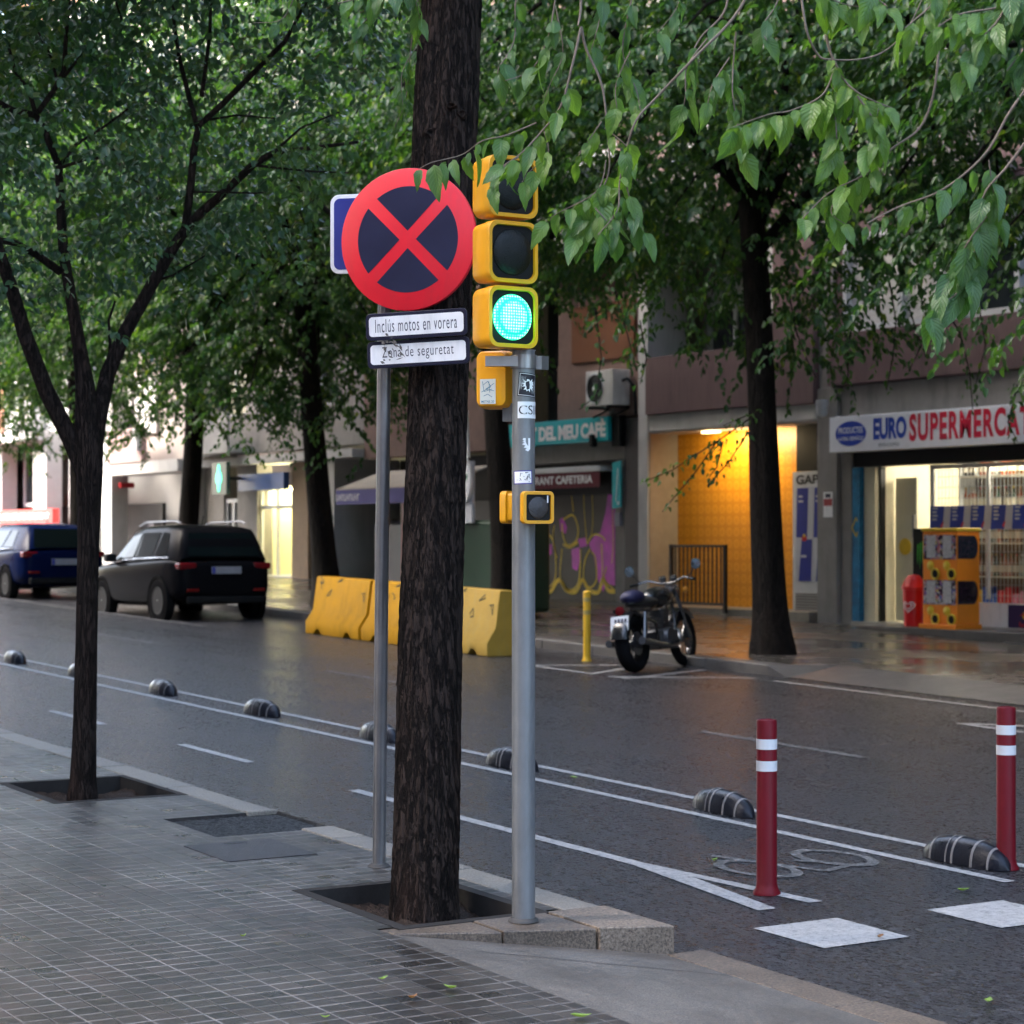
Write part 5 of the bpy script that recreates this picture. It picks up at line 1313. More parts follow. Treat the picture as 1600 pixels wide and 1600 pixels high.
def bollard(px, py, label):
    b = gnd(px, py, -.12); root = thing('bollard', tuple(b), label, 'bollard', 'red plastic bollards with white bands')
    r = .052; H = .885
    MB().lathe(b, [(r+.018, 0), (r+.018, .012), (r+.006, .03), (r, .06), (r, H-.012), (r-.004, H-.002), (r-.012, H), (r-.014, H-.006), (0, H-.008)], 32).build('post', M_BOLL, root, smooth=40)
    for z in (.625, .735): MB().lathe(b, [(r+.0012, z), (r+.0014, z+.052)], 32, cap=False).build('reflective_band', M_REFL, root, smooth=180)
    return root
bollard(1198, 1397, 'dark red bollard with two white bands standing on the white line fork')
bollard(1572, 1358, 'dark red bollard with two white bands beside the nearest rubber lane separator')
yb = gnd(917, 1033, -.12)
root = thing('bollard', tuple(yb), 'slim yellow bollard with pale bands standing by the parked motorcycle', 'bollard')
MB().lathe(yb, [(.062, 0), (.062, .012), (.05, .03), (.046, .06), (.046, .86), (.03, .875), (0, .876)], 20).build('post', mat('bollard_yellow', (.72, .42, .02), .45, var=.1), root, smooth=40)
for z in (.58, .74): MB().lathe(yb, [(.0472, z), (.0472, z+.05)], 20, cap=False).build('reflective_band', mat('dull_band', (.42, .30, .10), .5), root, smooth=180)

# lane separators
def separator():
    root = local_thing('lane_separator', 'x', 'lane separator')
    N, Kk = 28, 18; L, Wd, Ht = .64, .19, .145
    vs = []; fs = []; mi = []
    for i in range(N+1):
        u = i/N; x = (u-.5)*L
        e = min(1, (1-abs(2*u-1)**2.6))**.55
        for k in range(Kk+1):
            a = math.pi*k/Kk; vs.append((x, Wd/2*e*math.cos(a)*(1.0), Ht*e*math.sin(a)**.8))
    for i in range(N):
        for k in range(Kk): a = i*(Kk+1)+k; fs.append((a, a+1, a+Kk+2, a+Kk+1))
    mb = MB(); mb.add(vs, fs); mb.build('body', M_RUB, root, smooth=180)
    for u0, u1 in ((.14, .16), (.30, .325), (.52, .545), (.60, .615), (.80, .83)):
        vs = []; fs = []
        for i, u in enumerate((u0, u0, (u0+u1)/2, u1, u1)):
            x = (u-.5)*L; e = min(1, (1-abs(2*u-1)**2.6))**.55; s = (1.0, 1.02, 1.025, 1.02, 1.0)[i]
            for k in range(Kk+1):
                a = math.pi*k/Kk; vs.append((x, Wd/2*e*s*math.cos(a), Ht*e*s*math.sin(a)**.8))
        for i in range(4):
            for k in range(Kk): a = i*(Kk+1)+k; fs.append((a, a+1, a+Kk+2, a+Kk+1))
        MB().add(vs, fs).build('stripe', mat('grey_stripe', (.20, .185, .18), .5, var=.2, vscale=20), root, smooth=60)
    return root
sep = separator()
def dup(root, loc, rz, label, extra=None):
    r = root.copy(); COL.objects.link(r); r.location = loc; r.rotation_euler = (0, extra or 0, rz); r['label'] = label
    for ch in root.children:
        c = ch.copy(); COL.objects.link(c); c.parent = r
        for g in ch.children: d = g.copy(); COL.objects.link(d); d.parent = c
    return r
SEPS = [(1474, 1352, 'nearest rubber lane separator, biggest, beside the right red bollard'), (1095, 1271, 'striped rubber lane separator left of the bollard on the line fork'),
        (805, 1198, 'rubber lane separator half hidden behind the traffic light post'), (585, 1155, 'rubber lane separator crossed by the thin sign post'),
        (408, 1116, 'rubber lane separator in the open road left of the sign post'), (262, 1083, 'rubber lane separator just right of the slender tree trunk'),
        (140, 1056, 'rubber lane separator hidden behind the slender tree trunk'), (42, 1034, 'farthest rubber lane separator, leftmost on the road')]
for i, (px, py, lb) in enumerate(SEPS):
    g = gnd(px, py, -.116); g.y = 8.345
    pitch = math.atan(G)
    rz = math.pi+(-.05 if i % 2 else .03)
    if i == 0: sep.location = g; sep.rotation_euler = (0, -pitch, rz); sep['label'] = lb; o = sep
    else: o = dup(sep, g, rz, lb, -pitch)
    o['group'] = 'striped rubber lane separators between the double lines'

# concrete barriers
def barrier():
    root = local_thing('concrete_barrier', 'x', 'barrier')
    L, H = 1.68, .84
    prof = [(-.29, .0), (-.29, .17), (-.165, .36), (-.105, H-.02), (-.085, H), (.085, H), (.105, H-.02), (.165, .36), (.29, .17), (.29, 0)]
    n = len(prof); N = 20; vs = []; fs = []
    for i in range(N+1):
        x = (i/N-.5)*(L-.02)
        # two drainage notches under the foot
        nt = .075 if (.16 < i/N < .28 or .72 < i/N < .84) else 0.0
        for k, (y, z) in enumerate(prof):
            vs.append((x, y*(1 if z > 0.05 else .97), z if z > 0.01 else nt))
    for i in range(N):
        for k in range(n): fs.append((i*n+k, i*n+(k+1) % n, (i+1)*n+(k+1) % n, (i+1)*n+k))
    fs += [tuple(range(n-1, -1, -1)), tuple(N*n+k for k in range(n))]
    MB().add(vs, fs).build('body', M_BARR, root, bevel=.012)
    return root
b0 = gnd(478, 991, -.12); bz = barrier()
labels = ['yellow concrete barrier standing farthest left, behind the thin sign post', 'yellow concrete barrier in the middle, mostly behind the thick trunk', 'faded pale yellow concrete barrier between thick trunk and signal post']
for i in range(3):
    x = b0.x+.62+1.73*i; y = 14.28; loc = Vector((x, y, gz(x)-.12))
    if i == 0: o = bz; o.location = loc; o.rotation_euler = (0, math.atan(G), 0)
    else: o = dup(bz, loc, 0, '', math.atan(G))
    tag(o, labels[i], None, 'yellow concrete barriers in the parking lane')
    if i == 2:
        ch = o.children[0]; ch.data = ch.data.copy(); ch.data.materials[0] = M_BARR2
    rs_ = random.Random(40+i); mb = MB(); st = []
    for k in range(5 if i < 2 else 3):
        px_ = rs_.uniform(-.7, .7); pz_ = rs_.uniform(.55, .85)
        pts = [(px_+rs_.uniform(-.09, .09), pz_+rs_.uniform(-.09, .09)) for _ in range(4)]
        for (a, b), (c, d) in zip(pts, pts[1:]):
            dv = Vector((c-a, d-b)); 
            if dv.length < .01: continue
            dv.normalize(); w2 = Vector((-dv.y, dv.x))*.008
            yy = lambda z: -(.105+(.165-.105)*(H_-z)/(H_-.36)) if False else -.105-(.06)*((.82-z)/.46)-.003
            mb.add([(p, yy(q), q) for p, q in ((a-w2.x, b-w2.y), (c-w2.x, d-w2.y), (c+w2.x, d+w2.y), (a+w2.x, b+w2.y))], [(0, 1, 2, 3)])
    s_ = mb.build('scrawl', mat('scrawl_grey', (.10, .085, .03), .7), None); s_.parent = o

# recycling container with oval sign behind the barriers
rc = thing('recycling_container', (fx(778, 18.2), 18.2, gz(-28)), 'dark green recycling container behind the faded barrier with white oval sign', 'container')
cx = fx(776, 18.0)
MB().box(cx-.55, cx+.55, 17.6, 18.7, gz(cx)+.06, gz(cx)+1.55).build('body', mat('container_green', (.008, .035, .018), .5, var=.2), rc, bevel=.08)
MB().box(cx-.30, cx+.02, 17.52, 17.58, gz(cx)+1.5, gz(cx)+2.5).build('white_panel', mat('totem_white', (.55, .56, .6), .5), rc, bevel=.01)
ov = MB().prism(circ(.36, 40, .56), (cx-.13, 17.5, fz(776, 748, 17.5)), XF, ZF, 0, .04).build('oval_sign', M_WHITE, rc)
mb = MB(); o = Vector((cx-.13, 17.458, fz(776, 748, 17.5)))
mb.prism(circ(.05, 12), o+Vector((.0, 0, .17)), XF, ZF, 0, .003, 0); mb.prism([(-.03, -.03), (.1, .02), (.12, .1), (.05, .06), (-.02, .05)], o, XF, ZF, 0, .003, 1); mb.prism([(-.06, -.2), (.06, -.2), (.06, -.14), (-.06, -.14)], o, XF, ZF, 0, .003, 2)
mb.build('oval_marks', [M_PR, mat('mark_green', (.02, .2, .1), .5), M_BLUE], ov)
MB().prism([(-.13, 0), (.13, 0), (.07, .75), (-.02, .8)], (cx-.13, 17.5, fz(776, 748, 17.5)+.36), XF, ZF, 0, .04).build('tapered_top', M_WHITE, rc)

# ------------------------------------------------------------------ gate at the foyer
g0, g1 = fx(1049, 21.75), fx(1133, 21.75)
zg0 = fz(1090, 945, 21.75); zg1 = fz(1090, 851, 21.75)
gt = thing('iron_gate', ((g0+g1)/2, 21.75, zg0), 'low black iron barred gate in front of the yellow tiled entrance', 'gate')
mb = MB()
for xx in (g0, g1): mb.box(xx-.03, xx+.03, 21.72, 21.78, zg0-.12, zg1)
mb.box(g0+.03, g1-.03, 21.73, 21.77, zg1-.045, zg1-.002); mb.box(g0+.03, g1-.03, 21.73, 21.77, zg0, zg0+.045)
mb.build('frame', M_IRON, gt)
n = 13
for k in range(1, n): 
    xx = g0+(g1-g0)*k/n; MB().box(xx-.011, xx+.011, 21.74, 21.76, zg0+.045, zg1-.045).build('bar', M_IRON, gt)

# ------------------------------------------------------------------ bin and capsule vending machine on the step
zb = .585
bxc = fx(1428, 21.62)
rb_ = thing('rubbish_bin', (bxc, 21.62, zb), 'red ice cream bin with domed lid and white heart beside the orange machine', 'bin')
MB().lathe((bxc, 21.62, zb), [(.135, 0), (.145, .01), (.165, .54), (.15, .55)], 32).build('body', mat('bin_red', (.62, .008, .012), .35, var=.05), rb_, smooth=40)
MB().lathe((bxc, 21.62, zb), [(.18, .545), (.185, .57), (.175, .60), (.13, .70), (.085, .755), (0, .77)], 32).build('lid', mat('bin_lid_red', (.70, .02, .02), .35, var=.05), rb_, smooth=40)
mb = MB(); 
hp = []
for i in range(40):
    a = 2*math.pi*i/40; hp.append((16*math.sin(a)**3, 13*math.cos(a)-5*math.cos(2*a)-2*math.cos(3*a)-math.cos(4*a)))
def hring(sc0, sc1, z0):
    vs = []; fs = []
    for i, (a, b) in enumerate(hp):
        for s_ in (sc0, sc1):
            x, z = a*s_, b*s_*.85; ang = -math.pi/2+x/.158+.25; rr_ = .146+.02*(.30+z+z0-.01)/.54+.004
            vs.append((bxc+rr_*math.cos(ang), 21.62+rr_*math.sin(ang), zb+.30+z+z0))
    k = len(hp)
    for i in range(k): fs.append((2*i, 2*i+1, 2*((i+1) % k)+1, 2*((i+1) % k)))
    mb.add(vs, fs)
hring(.0056, .0070, 0); hring(.0030, .0042, 0.005)
mb.build('heart_emblem', M_WHITE, rb_)
vx0 = fx(1445, 21.40); vx1 = vx0+.70; vy0, vy1 = 21.36, 21.80; vz = zb
vm = thing('vending_machine', ((vx0+vx1)/2, 21.58, vz), 'orange capsule vending machine with yellow top and round dispensers outside the supermarket', 'vending machine')
M_OR = mat('machine_orange', (.88, .25, .010), .4, var=.05)
MB().box(vx0, vx1, vy0, vy1, vz+.07, vz+1.40).build('cabinet', M_OR, vm, bevel=.01)
MB().box(vx0-.02, vx1+.02, vy0-.02, vy1+.02, vz+1.402, vz+1.45).build('top', M_PY, vm, bevel=.012)
MB().box(vx0-.03, vx1+.03, vy0-.06, vy1+.02, vz+.0, vz+.068).build('plinth', M_OR, vm, bevel=.01)
M_CAPS = []
m, t_, n_, b_ = new_mat('capsules'); co = objco(t_)
vo = n_.new('ShaderNodeTexVoronoi'); vo.inputs['Scale'].default_value = 26; _lnk(t_, co, vo.inputs['Vector'])
hs_ = n_.new('ShaderNodeSeparateColor'); _lnk(t_, vo.outputs['Color'], hs_.inputs[0])
_lnk(t_, ramp(t_, hs_.outputs[0], [(0, (.03, .03, .04)), (.35, (.05, .02, .05)), (.55, (.5, .5, .5)), (.7, (.5, .1, .12)), (.85, (.1, .15, .45)), (1, (.6, .45, .1))]), b_.inputs['Base Color']); b_.inputs['Roughness'].default_value = .15
M_CAP = m
for z0 in (.95, .30):
    wv = MB().box(vx0+.03, vx1-.02, vy0-.012, vy0-.002, vz+z0+.05, vz+z0+.40).build('capsule_window', M_CAP, vm)
    for k in range(2): MB().box(vx0+.10+.33*k, vx0+.10+.33*k+.17, vy0-.018, vy0-.0125, vz+z0+.07, vz+z0+.39).build('price_card', mat('card_print', (.45, .44, .46), .4, var=.6, vscale=60), wv)
    # rounded side window on the +X side
    pts = [(0, 0), (.30, 0)]+[(.30+.09*math.sin(math.pi*i/12)*1.0, .165-.165*math.cos(math.pi*i/12)) for i in range(1, 12)]+[(.30, .33), (0, .33)]
    MB().prism(pts, (vx1, vy0+.01, vz+z0+.06), YF, ZF, .002, .008).build('side_window', mat('side_window_dark', (.02, .01, .02), .12, var=.8, vscale=30), vm)
    for k in range(2):
        cxk = vx0+.17+.33*k; base_z = vz+z0-.02
        MB().lathe((cxk, vy0-.002, base_z-.02), [(.065, 0), (.07, .012), (.03, .03), (0, .032)], 24, 0, (0, -1, 0)).build('coin_knob', M_PY, vm, smooth=40)
        MB().lathe((cxk+.10, vy0-.002, base_z-.14), [(.085, 0), (.088, .02), (.07, .028), (.06, .014), (0, .012)], 24, 0, (0, -1, 0)).build('chute_ring', M_PY, vm, smooth=40)
        MB().lathe((cxk+.10, vy0-.0165, base_z-.14), [(.058, 0), (0, .001)], 24, 0, (0, -1, 0)).build('chute_flap', M_BLK, vm)
cb = thing('drinks_cooler', (fx(1436, 22.0), 22.1, zb), 'narrow black drinks cooler with a green claw mark behind the red bin', 'cooler')
MB().box(fx(1430, 22.0), fx(1446, 22.0), 21.95, 22.24, zb, zb+1.45).build('cabinet', M_BLK, cb, bevel=.01)
mb = MB()
for k in range(3): mb.prism([(.05*k, .02*k), (.05*k+.022, .03+.02*k), (.05*k+.006, -.36+.07*abs(k-1)), (.05*k-.004, -.2)], (fx(1436, 21.95)-.03, 21.948, zb+1.20), XF, ZF, 0, .002)
mb.build('claw_mark', mat('claw_green', (.05, .5, .03), .4), cb)
# ------------------------------------------------------------------ vehicles
def wheel(parent, x, y, r, wd, rim_m, spokes=5):
    side = 1 if y > 0 else -1
    ax = (0, side, 0); c = (x, y-side*wd, r)
    t = MB().lathe(c, [(r*.62, .01), (r*.90, 0), (r*.99, .02), (r, wd*.35), (r, wd*.75), (r*.97, wd*.95), (r*.88, wd), (r*.66, wd*.97), (r*.64, wd*.8)], 36, 0, ax, cap=False).build('wheel', mat('tyre_rubber', (.009, .009, .010), .8, var=.2, spec=.004), parent, smooth=50)
    mb = MB().lathe(c, [(r*.66, wd*.98), (r*.60, wd*.96), (r*.58, wd*.55), (0, wd*.5)], 30, 1, ax, cap=False)
    cc = Vector(c)+Vector(ax)*(wd*.86)
    for k in range(spokes):
        a = 2*math.pi*k/spokes+.3; d = Vector((math.cos(a), 0, math.sin(a))); q = Vector((-math.sin(a), 0, math.cos(a)))
        mb.obox(cc+d*r*.32, d*r*.30, q*r*.055, Vector(ax)*.012)
    mb.lathe(cc, [(r*.13, -.02), (r*.13, .016), (0, .02)], 16, 0, ax)
    mb.build('rim', [rim_m, M_BLK], t, smooth=40); return t
def car(name, label, sc, hull, green, wx, wr, paint, rim_m, lamp_z, plate_z, rear_glass, side_wins, group=None):
    root = local_thing(name, label, 'car', group)
    mb = MB(); rings = []
    for (x, zb, zs, hw) in hull:
        pts = [(hw*.86, zb), (hw*.985, zb+.13), (hw, zb+.26), (hw*1.0, zs-.16), (hw*.975, zs-.05), (hw*.90, zs)]
        ring = [(x, y, z) for y, z in pts]+[(x, -y, z) for y, z in reversed(pts)]; rings.append(ring)
    n = len(rings[0]); vs = [v for r_ in rings for v in r_]; fs = []
    for i in range(len(rings)-1):
        for k in range(n): fs.append((i*n+k, i*n+(k+1) % n, (i+1)*n+(k+1) % n, (i+1)*n+k))
    fs += [tuple(range(n-1, -1, -1)), tuple((len(rings)-1)*n+k for k in range(n))]
    mb.add(vs, fs)
    body = mb.build('body', paint, root, smooth=180, subsurf=2)
    mb = MB(); rings = []
    for (x, z0, z1, h0, h1) in green:
        pts = [(h0, z0), (h1+.015, z1-.07*min(1, (z1-z0)/.3)), (h1-.03, z1-.02*min(1, (z1-z0)/.3)), (h1-.16, z1+.01)]
        rings.append([(x, y, z) for y, z in pts]+[(x, -y, z) for y, z in reversed(pts)])
    n = len(rings[0]); vs = [v for r_ in rings for v in r_]; fs = []
    for i in range(len(rings)-1):
        for k in range(n): fs.append((i*n+k, i*n+(k+1) % n, (i+1)*n+(k+1) % n, (i+1)*n+k))
    mb.add(vs, fs); mb.build('roof', paint, root, smooth=60)
    def gp_(x, v, side, off=.010):
        for a, b in zip(green, green[1:]):
            if a[0] <= x <= b[0]:
                u = (x-a[0])/(b[0]-a[0]); z0, z1, h0, h1 = [a[i]+(b[i]-a[i])*u for i in (1, 2, 3, 4)]
                zt = z1-.07*min(1, (z1-z0)/.3)
                return (x, side*(h0+(h1+.015-h0)*v+off), z0+(zt-z0)*v)
    for side in (1, -1):
        for (xa, xb, xc, xd) in side_wins:       # bottom rear, bottom front, top front, top rear
            mb = MB(); N = 6; vs = []
            for i in range(N+1):
                u = i/N; vs.append(gp_(xa+(xb-xa)*u, .14, side)); vs.append(gp_(xd+(xc-xd)*u, .90, side))
            fs = [(2*i, 2*i+2, 2*i+3, 2*i+1) if side < 0 else (2*i, 2*i+1, 2*i+3, 2*i+2) for i in range(N)]
            mb.add(vs, fs); w_ = mb.build('side_window', mat('car_glass', (.006, .010, .010), .06, var=0, spec=.07), root)
        # bright belt line under the windows
        mb = MB(); xa, xb = side_wins[0][0]-.1, side_wins[-1][1]+.05; pts = [gp_(xa+(xb-xa)*i/14, .06, side, .012) for i in range(15)]
        mb.tube(pts, .010, 6); mb.build('trim_strip', mat('chrome', (.6, .6, .62), .15, .9, var=0), root, smooth=60)
        # tail lamp
        x0 = hull[1][0]; hw = hull[2][3]
        mb = MB(); mb.box(x0-.035, x0+.16, side*(hw*.58) if side > 0 else -(hw*.945), (hw*.945) if side > 0 else -(hw*.58), lamp_z-.055, lamp_z+.06)
        mb.build('tail_lamp', mat('tail_lamp_red', (.13, .003, .006), .2, var=.2), root, bevel=.03)
        MB().box(hull[0][0]-.02, hull[0][0]+.05, min(side*.50, side*.72), max(side*.50, side*.72), .50, .55).build('reflector', mat('reflector_red', (.12, .004, .004), .2), root, bevel=.01)
        # mirror
        mx = side_wins[-1][1]-.02; p = gp_(mx-.1, .14, side); 
        MB().box(p[0]-.05, p[0]+.14, min(p[1], p[1]+side*.2), max(p[1], p[1]+side*.2), p[2]-.02, p[2]+.13).build('mirror', M_BLK, root, bevel=.04)
        for k, x in enumerate(wx):
            hwx = 0
            for a, b in zip(hull, hull[1:]):
                if a[0] <= x <= b[0]: hwx = a[3]+(b[3]-a[3])*(x-a[0])/(b[0]-a[0])
            MB().lathe((x, side*(hwx-.10), wr), [(wr*.98, 0), (wr*1.20, 0), (wr*1.20, .112), (wr*1.05, .116), (wr*.98, .09)], 40, 0, (0, side, 0), cap=False).build('arch_trim', mat('dark_trim', (.009, .009, .009), .7, spec=.004), root, smooth=40)
            MB().lathe((x, side*(hwx-.06), wr), [(wr*1.0, 0.062), (0, .063)], 30, 0, (0, side, 0)).build('arch_well', mat('arch_black', (.004, .004, .004), .9, var=0), root)
            wheel(root, x, side*(hwx+.012), wr, .2, rim_m, 5)
    mb = MB(); mb.add(rear_glass, [tuple(range(len(rear_glass)))]); mb.build('rear_window', mat('car_glass', (.006, .010, .010), .06, var=0, spec=.07), root)
    xr = hull[0][0]
    pl = MB().box(xr-.035, xr-.01, -.27, .27, plate_z-.06, plate_z+.06).build('number_plate', mat('plate_white', (.26, .26, .28), .4), root, bevel=.004)
    MB().box(xr-.038, xr-.0355, -.27+.48, .268, plate_z-.055, plate_z+.055).build('blue_strip', M_BLUE, pl)
    MB().box(xr-.03, xr+.1, -.70, .70, .30, .42).build('bumper_insert', M_BLK, root, bevel=.03)
    MB().tube([(1.0, .0, green[3][2]+.0), (.9, 0, green[3][2]+.16)], .008, 6).build('aerial', M_BLK, root)
    for ch in (root,): ch.scale = (sc, sc, sc)
    return root
P_BLACK = mat('black_car_paint', (.006, .006, .007), .22, var=.05, spec=.018); P_BLUE = mat('blue_car_paint', (.003, .007, .034), .22, var=.05, spec=.03)
RIM = mat('alloy', (.30, .30, .31), .35, .8, var=.1)
suv = car('parked_car', 'black compact suv parked by the kerb right of the slender tree trunk', .95,
    [(0.0, .46, .94, .66), (.05, .36, 1.02, .82), (.25, .28, 1.08, .90), (.9, .25, 1.09, .915), (2.0, .24, 1.06, .915), (3.0, .24, 1.04, .905), (3.6, .26, 1.02, .89), (4.1, .30, .96, .83), (4.32, .38, .86, .72), (4.38, .46, .78, .60)],
    [(.09, 1.02, 1.06, .80, .76), (.16, 1.03, 1.34, .82, .70), (.34, 1.05, 1.58, .85, .66), (.95, 1.06, 1.65, .87, .65), (1.9, 1.05, 1.66, .87, .65), (2.45, 1.04, 1.60, .87, .63), (2.9, 1.02, 1.34, .86, .66), (3.3, 1.0, 1.04, .84, .74)],
    (.80, 3.42), .36, P_BLACK, RIM, .93, .86,
    [(.070, .66, 1.10), (.070, -.66, 1.10), (.24, -.58, 1.50), (.24, .58, 1.50)], [(.55, 1.10, 1.02, .75), (1.16, 1.95, 1.90, 1.12), (2.02, 2.95, 2.50, 1.98)])
suv.location = (-31.2, 14.22, gz(-31.2)-.12); suv.rotation_euler = (0, math.atan(G), math.pi)
for s in (-1, 1):
    o = MB().tube([(.5, s*.60, 1.665), (.7, s*.60, 1.71), (2.0, s*.60, 1.72), (2.3, s*.60, 1.66)], .018, 8).build('roof_rail', mat('rail_silver', (.25, .25, .27), .3, .7), None, smooth=60); o.parent = suv
blu = car('parked_car', 'dark blue estate car parked at the left edge beyond the black one', 1.0,
    [(0.0, .42, .90, .66), (.06, .30, .96, .80), (.3, .23, .99, .87), (1.0, .2, .99, .88), (2.2, .19, .96, .88), (3.2, .19, .93, .87), (3.9, .22, .88, .84), (4.35, .27, .80, .76), (4.55, .36, .70, .62)],
    [(.06, .93, .97, .74, .70), (.25, .95, 1.28, .79, .62), (.50, .96, 1.43, .82, .58), (1.2, .97, 1.48, .83, .57), (2.0, .96, 1.48, .83, .57), (2.5, .95, 1.43, .83, .56), (3.0, .93, 1.18, .82, .62), (3.45, .91, .95, .8, .7)],
    (.90, 3.55), .32, P_BLUE, RIM, .86, .72,
    [(.045, .60, 1.0), (.045, -.60, 1.0), (.28, -.52, 1.36), (.28, .52, 1.36)], [(.70, 1.25, 1.15, .85), (1.32, 2.1, 2.05, 1.28), (2.18, 3.05, 2.58, 2.12)])
blu.location = (-38.8, 14.32, gz(-38.8)-.12); blu.rotation_euler = (0, math.atan(G), math.pi)

# motorcycle -----------------------------------------------------------------
def motorcycle():
    root = local_thing('motorcycle', 'black motorcycle on its stand at the far kerb, rear toward the street', 'motorcycle')
    M_MB = mat('motorcycle_black', (.010, .010, .011), .22, var=.1, coat=.3); M_CH = mat('motorcycle_chrome', (.20, .20, .21), .25, .9, var=.05)
    rr, fr, wb = .315, .32, 1.36
    for nm, x, r, wd in (('rear', -wb/2, rr, .085), ('front', wb/2, fr, .055)):
        mb = MB(); vs = []; N = 40; K = 10
        for i in range(N):
            a = 2*math.pi*i/N
            for k in range(K):
                b = 2*math.pi*k/K; q = r-.06+.06*math.cos(b); vs.append((x+q*math.cos(a), wd*math.sin(b), r+q*math.sin(a)))
        fs = [(i*K+k, i*K+(k+1) % K, ((i+1) % N)*K+(k+1) % K, ((i+1) % N)*K+k) for i in range(N) for k in range(K)]
        w_ = mb.add(vs, fs).build('wheel', mat('tyre_rubber', (.012, .012, .013), .7), root, smooth=60)
        mb = MB()
        for k in range(20):
            a = 2*math.pi*k/20; s = .02 if k % 2 else -.02
            mb.tube([(x, s, r), (x+(r-.1)*math.cos(a), 0, r+(r-.1)*math.sin(a))], .003, 4)
        mb.lathe((x, -.05, r), [(.05, 0), (.05, .1)], 16, 0, (0, 1, 0))
        mb.lathe((x, -.07, r), [(.13, 0), (.13, .004)], 24, 0, (0, 1, 0))
        vs = []; K = 6
        for i in range(N):
            a = 2*math.pi*i/N
            for k in range(K):
                b = 2*math.pi*k/K; q = r-.105+.014*math.cos(b); vs.append((x+q*math.cos(a), .03*math.sin(b), r+q*math.sin(a)))
        mb.add(vs, [(i*K+k, i*K+(k+1) % K, ((i+1) % N)*K+(k+1) % K, ((i+1) % N)*K+k) for i in range(N) for k in range(K)])
        mb.build('rim', M_CH, w_, smooth=60)
        # mudguard
        mb = MB(); vs = []; n2 = 14; a0, a1 = ((40, 170) if nm == 'rear' else (35, 150))
        for i in range(n2+1):
            a = math.radians(a0+(a1-a0)*i/n2)
            for k in range(7):
                b = math.pi*k/6; q = r+.012+.03*math.sin(b); vs.append((x+q*math.cos(a), (wd+.012)*math.cos(b), r+q*math.sin(a)))
        fs = [(i*7+k, i*7+k+1, (i+1)*7+k+1, (i+1)*7+k) for i in range(n2) for k in range(6)]
        mb.add(vs, fs).build('mudguard', M_MB, root, smooth=60)
    # fork, frame, engine
    mb = MB()
    for s in (-1, 1): mb.tube([(wb/2, s*.09, fr), (wb/2-.17, s*.09, .70), (wb/2-.27, s*.09, .90)], [.026, .024, .022], 10)
    mb.build('fork', M_CH, root, smooth=60)
    mb = MB()
    for s in (-1, 1):
        mb.tube([(wb/2-.25, s*.03, .82), (.25, s*.12, .50), (.20, s*.13, .25), (-.25, s*.13, .24), (-.30, s*.13, .52), (-wb/2-.05, s*.12, .64)], .018, 8)
        mb.tube([(wb/2-.25, s*.02, .84), (-.05, s*.06, .72), (-.40, s*.12, .66), (-wb/2-.15, s*.10, .68)], .018, 8)
        mb.tube([(-wb/2, s*.11, rr), (-.22, s*.13, .30)], .022, 8)
    mb.build('frame', M_MB, root, smooth=60)
    mb = MB()
    for s in (-1, 1): mb.tube([(-wb/2+.02, s*.14, rr), (-wb/2+.12, s*.14, .64)], [.035, .03], 10)
    mb.build('shock_absorber', M_CH, root, smooth=60)
    mb = MB().box(-.24, .24, -.15, .15, .22, .42).lathe((-.05, -.20, .34), [(.11, 0), (.12, .02), (.12, .38), (.11, .40)], 20, 0, (0, 1, 0))
    for k in range(6): mb.box(-.02, .20, -.11, .11, .44+.035*k, .458+.035*k)
    mb.box(.0, .18, -.085, .085, .42, .66); mb.build('engine', mat('engine_grey', (.07, .07, .075), .35, .6, var=.2), root, bevel=.006)
    mb = MB()
    for s in (-1, 1): mb.tube([(.18, s*.08, .52), (.30, s*.14, .40), (.22, s*.18, .27), (-.2, s*.19, .26), (-.85, s*.20, .34)], [.022, .022, .024, .035, .042], 12)
    mb.build('exhaust', M_CH, root, smooth=60)
    # tank, seat, tail bag
    def ell(c, rx, ry, rz, nm, m, n=20, k=12, par=None):
        vs = []; 
        for i in range(k+1):
            t = math.pi*i/k
            for j in range(n): a = 2*math.pi*j/n; vs.append((c[0]+rx*math.cos(t), c[1]+ry*math.sin(t)*math.cos(a), c[2]+rz*math.sin(t)*math.sin(a)))
        fs = [(i*n+j, i*n+(j+1) % n, (i+1)*n+(j+1) % n, (i+1)*n+j) for i in range(k) for j in range(n)]
        return MB().add(vs, fs).build(nm, m, par or root, smooth=180)
    ell((.13, 0, .80), .30, .15, .125, 'fuel_tank', M_MB); ell((-.32, 0, .755), .36, .14, .065, 'seat', mat('seat_leather', (.012, .012, .013), .5))
    ell((-.54, 0, .815), .17, .13, .085, 'tail_bag', mat('blue_bag', (.006, .006, .045), .6, var=.2))
    MB().lathe((-wb/2-.20, 0, .68), [(.05, 0), (.05, .03), (0, .04)], 14, 0, (-1, 0, 0)).build('tail_lamp', mat('tail_lamp_red', (.13, .003, .006), .2), root, smooth=40)
    pl = MB().obox((-wb/2-.26, .0, .545), (.0, .105, 0), (.02, 0, .078), (.003, 0, -.0008)).build('number_plate', mat('moto_plate', (.75, .76, .78), .4), root)
    mb = MB(); rt = Vector((0, -1, 0)); up2 = Vector((.02, 0, .078)).normalized()
    nn = rt.cross(up2)
    for k in range(4): mb.obox(Vector((-wb/2-.2635, .045-.04*k, .575)), rt*.012, up2*.02, nn*.0005)
    for k in range(3): mb.obox(Vector((-wb/2-.2735, .03-.04*k, .520)), rt*.012, up2*.02, nn*.0005)
    mb.build('plate_marks', mat('plate_ink', (.015, .015, .04), .5), pl)
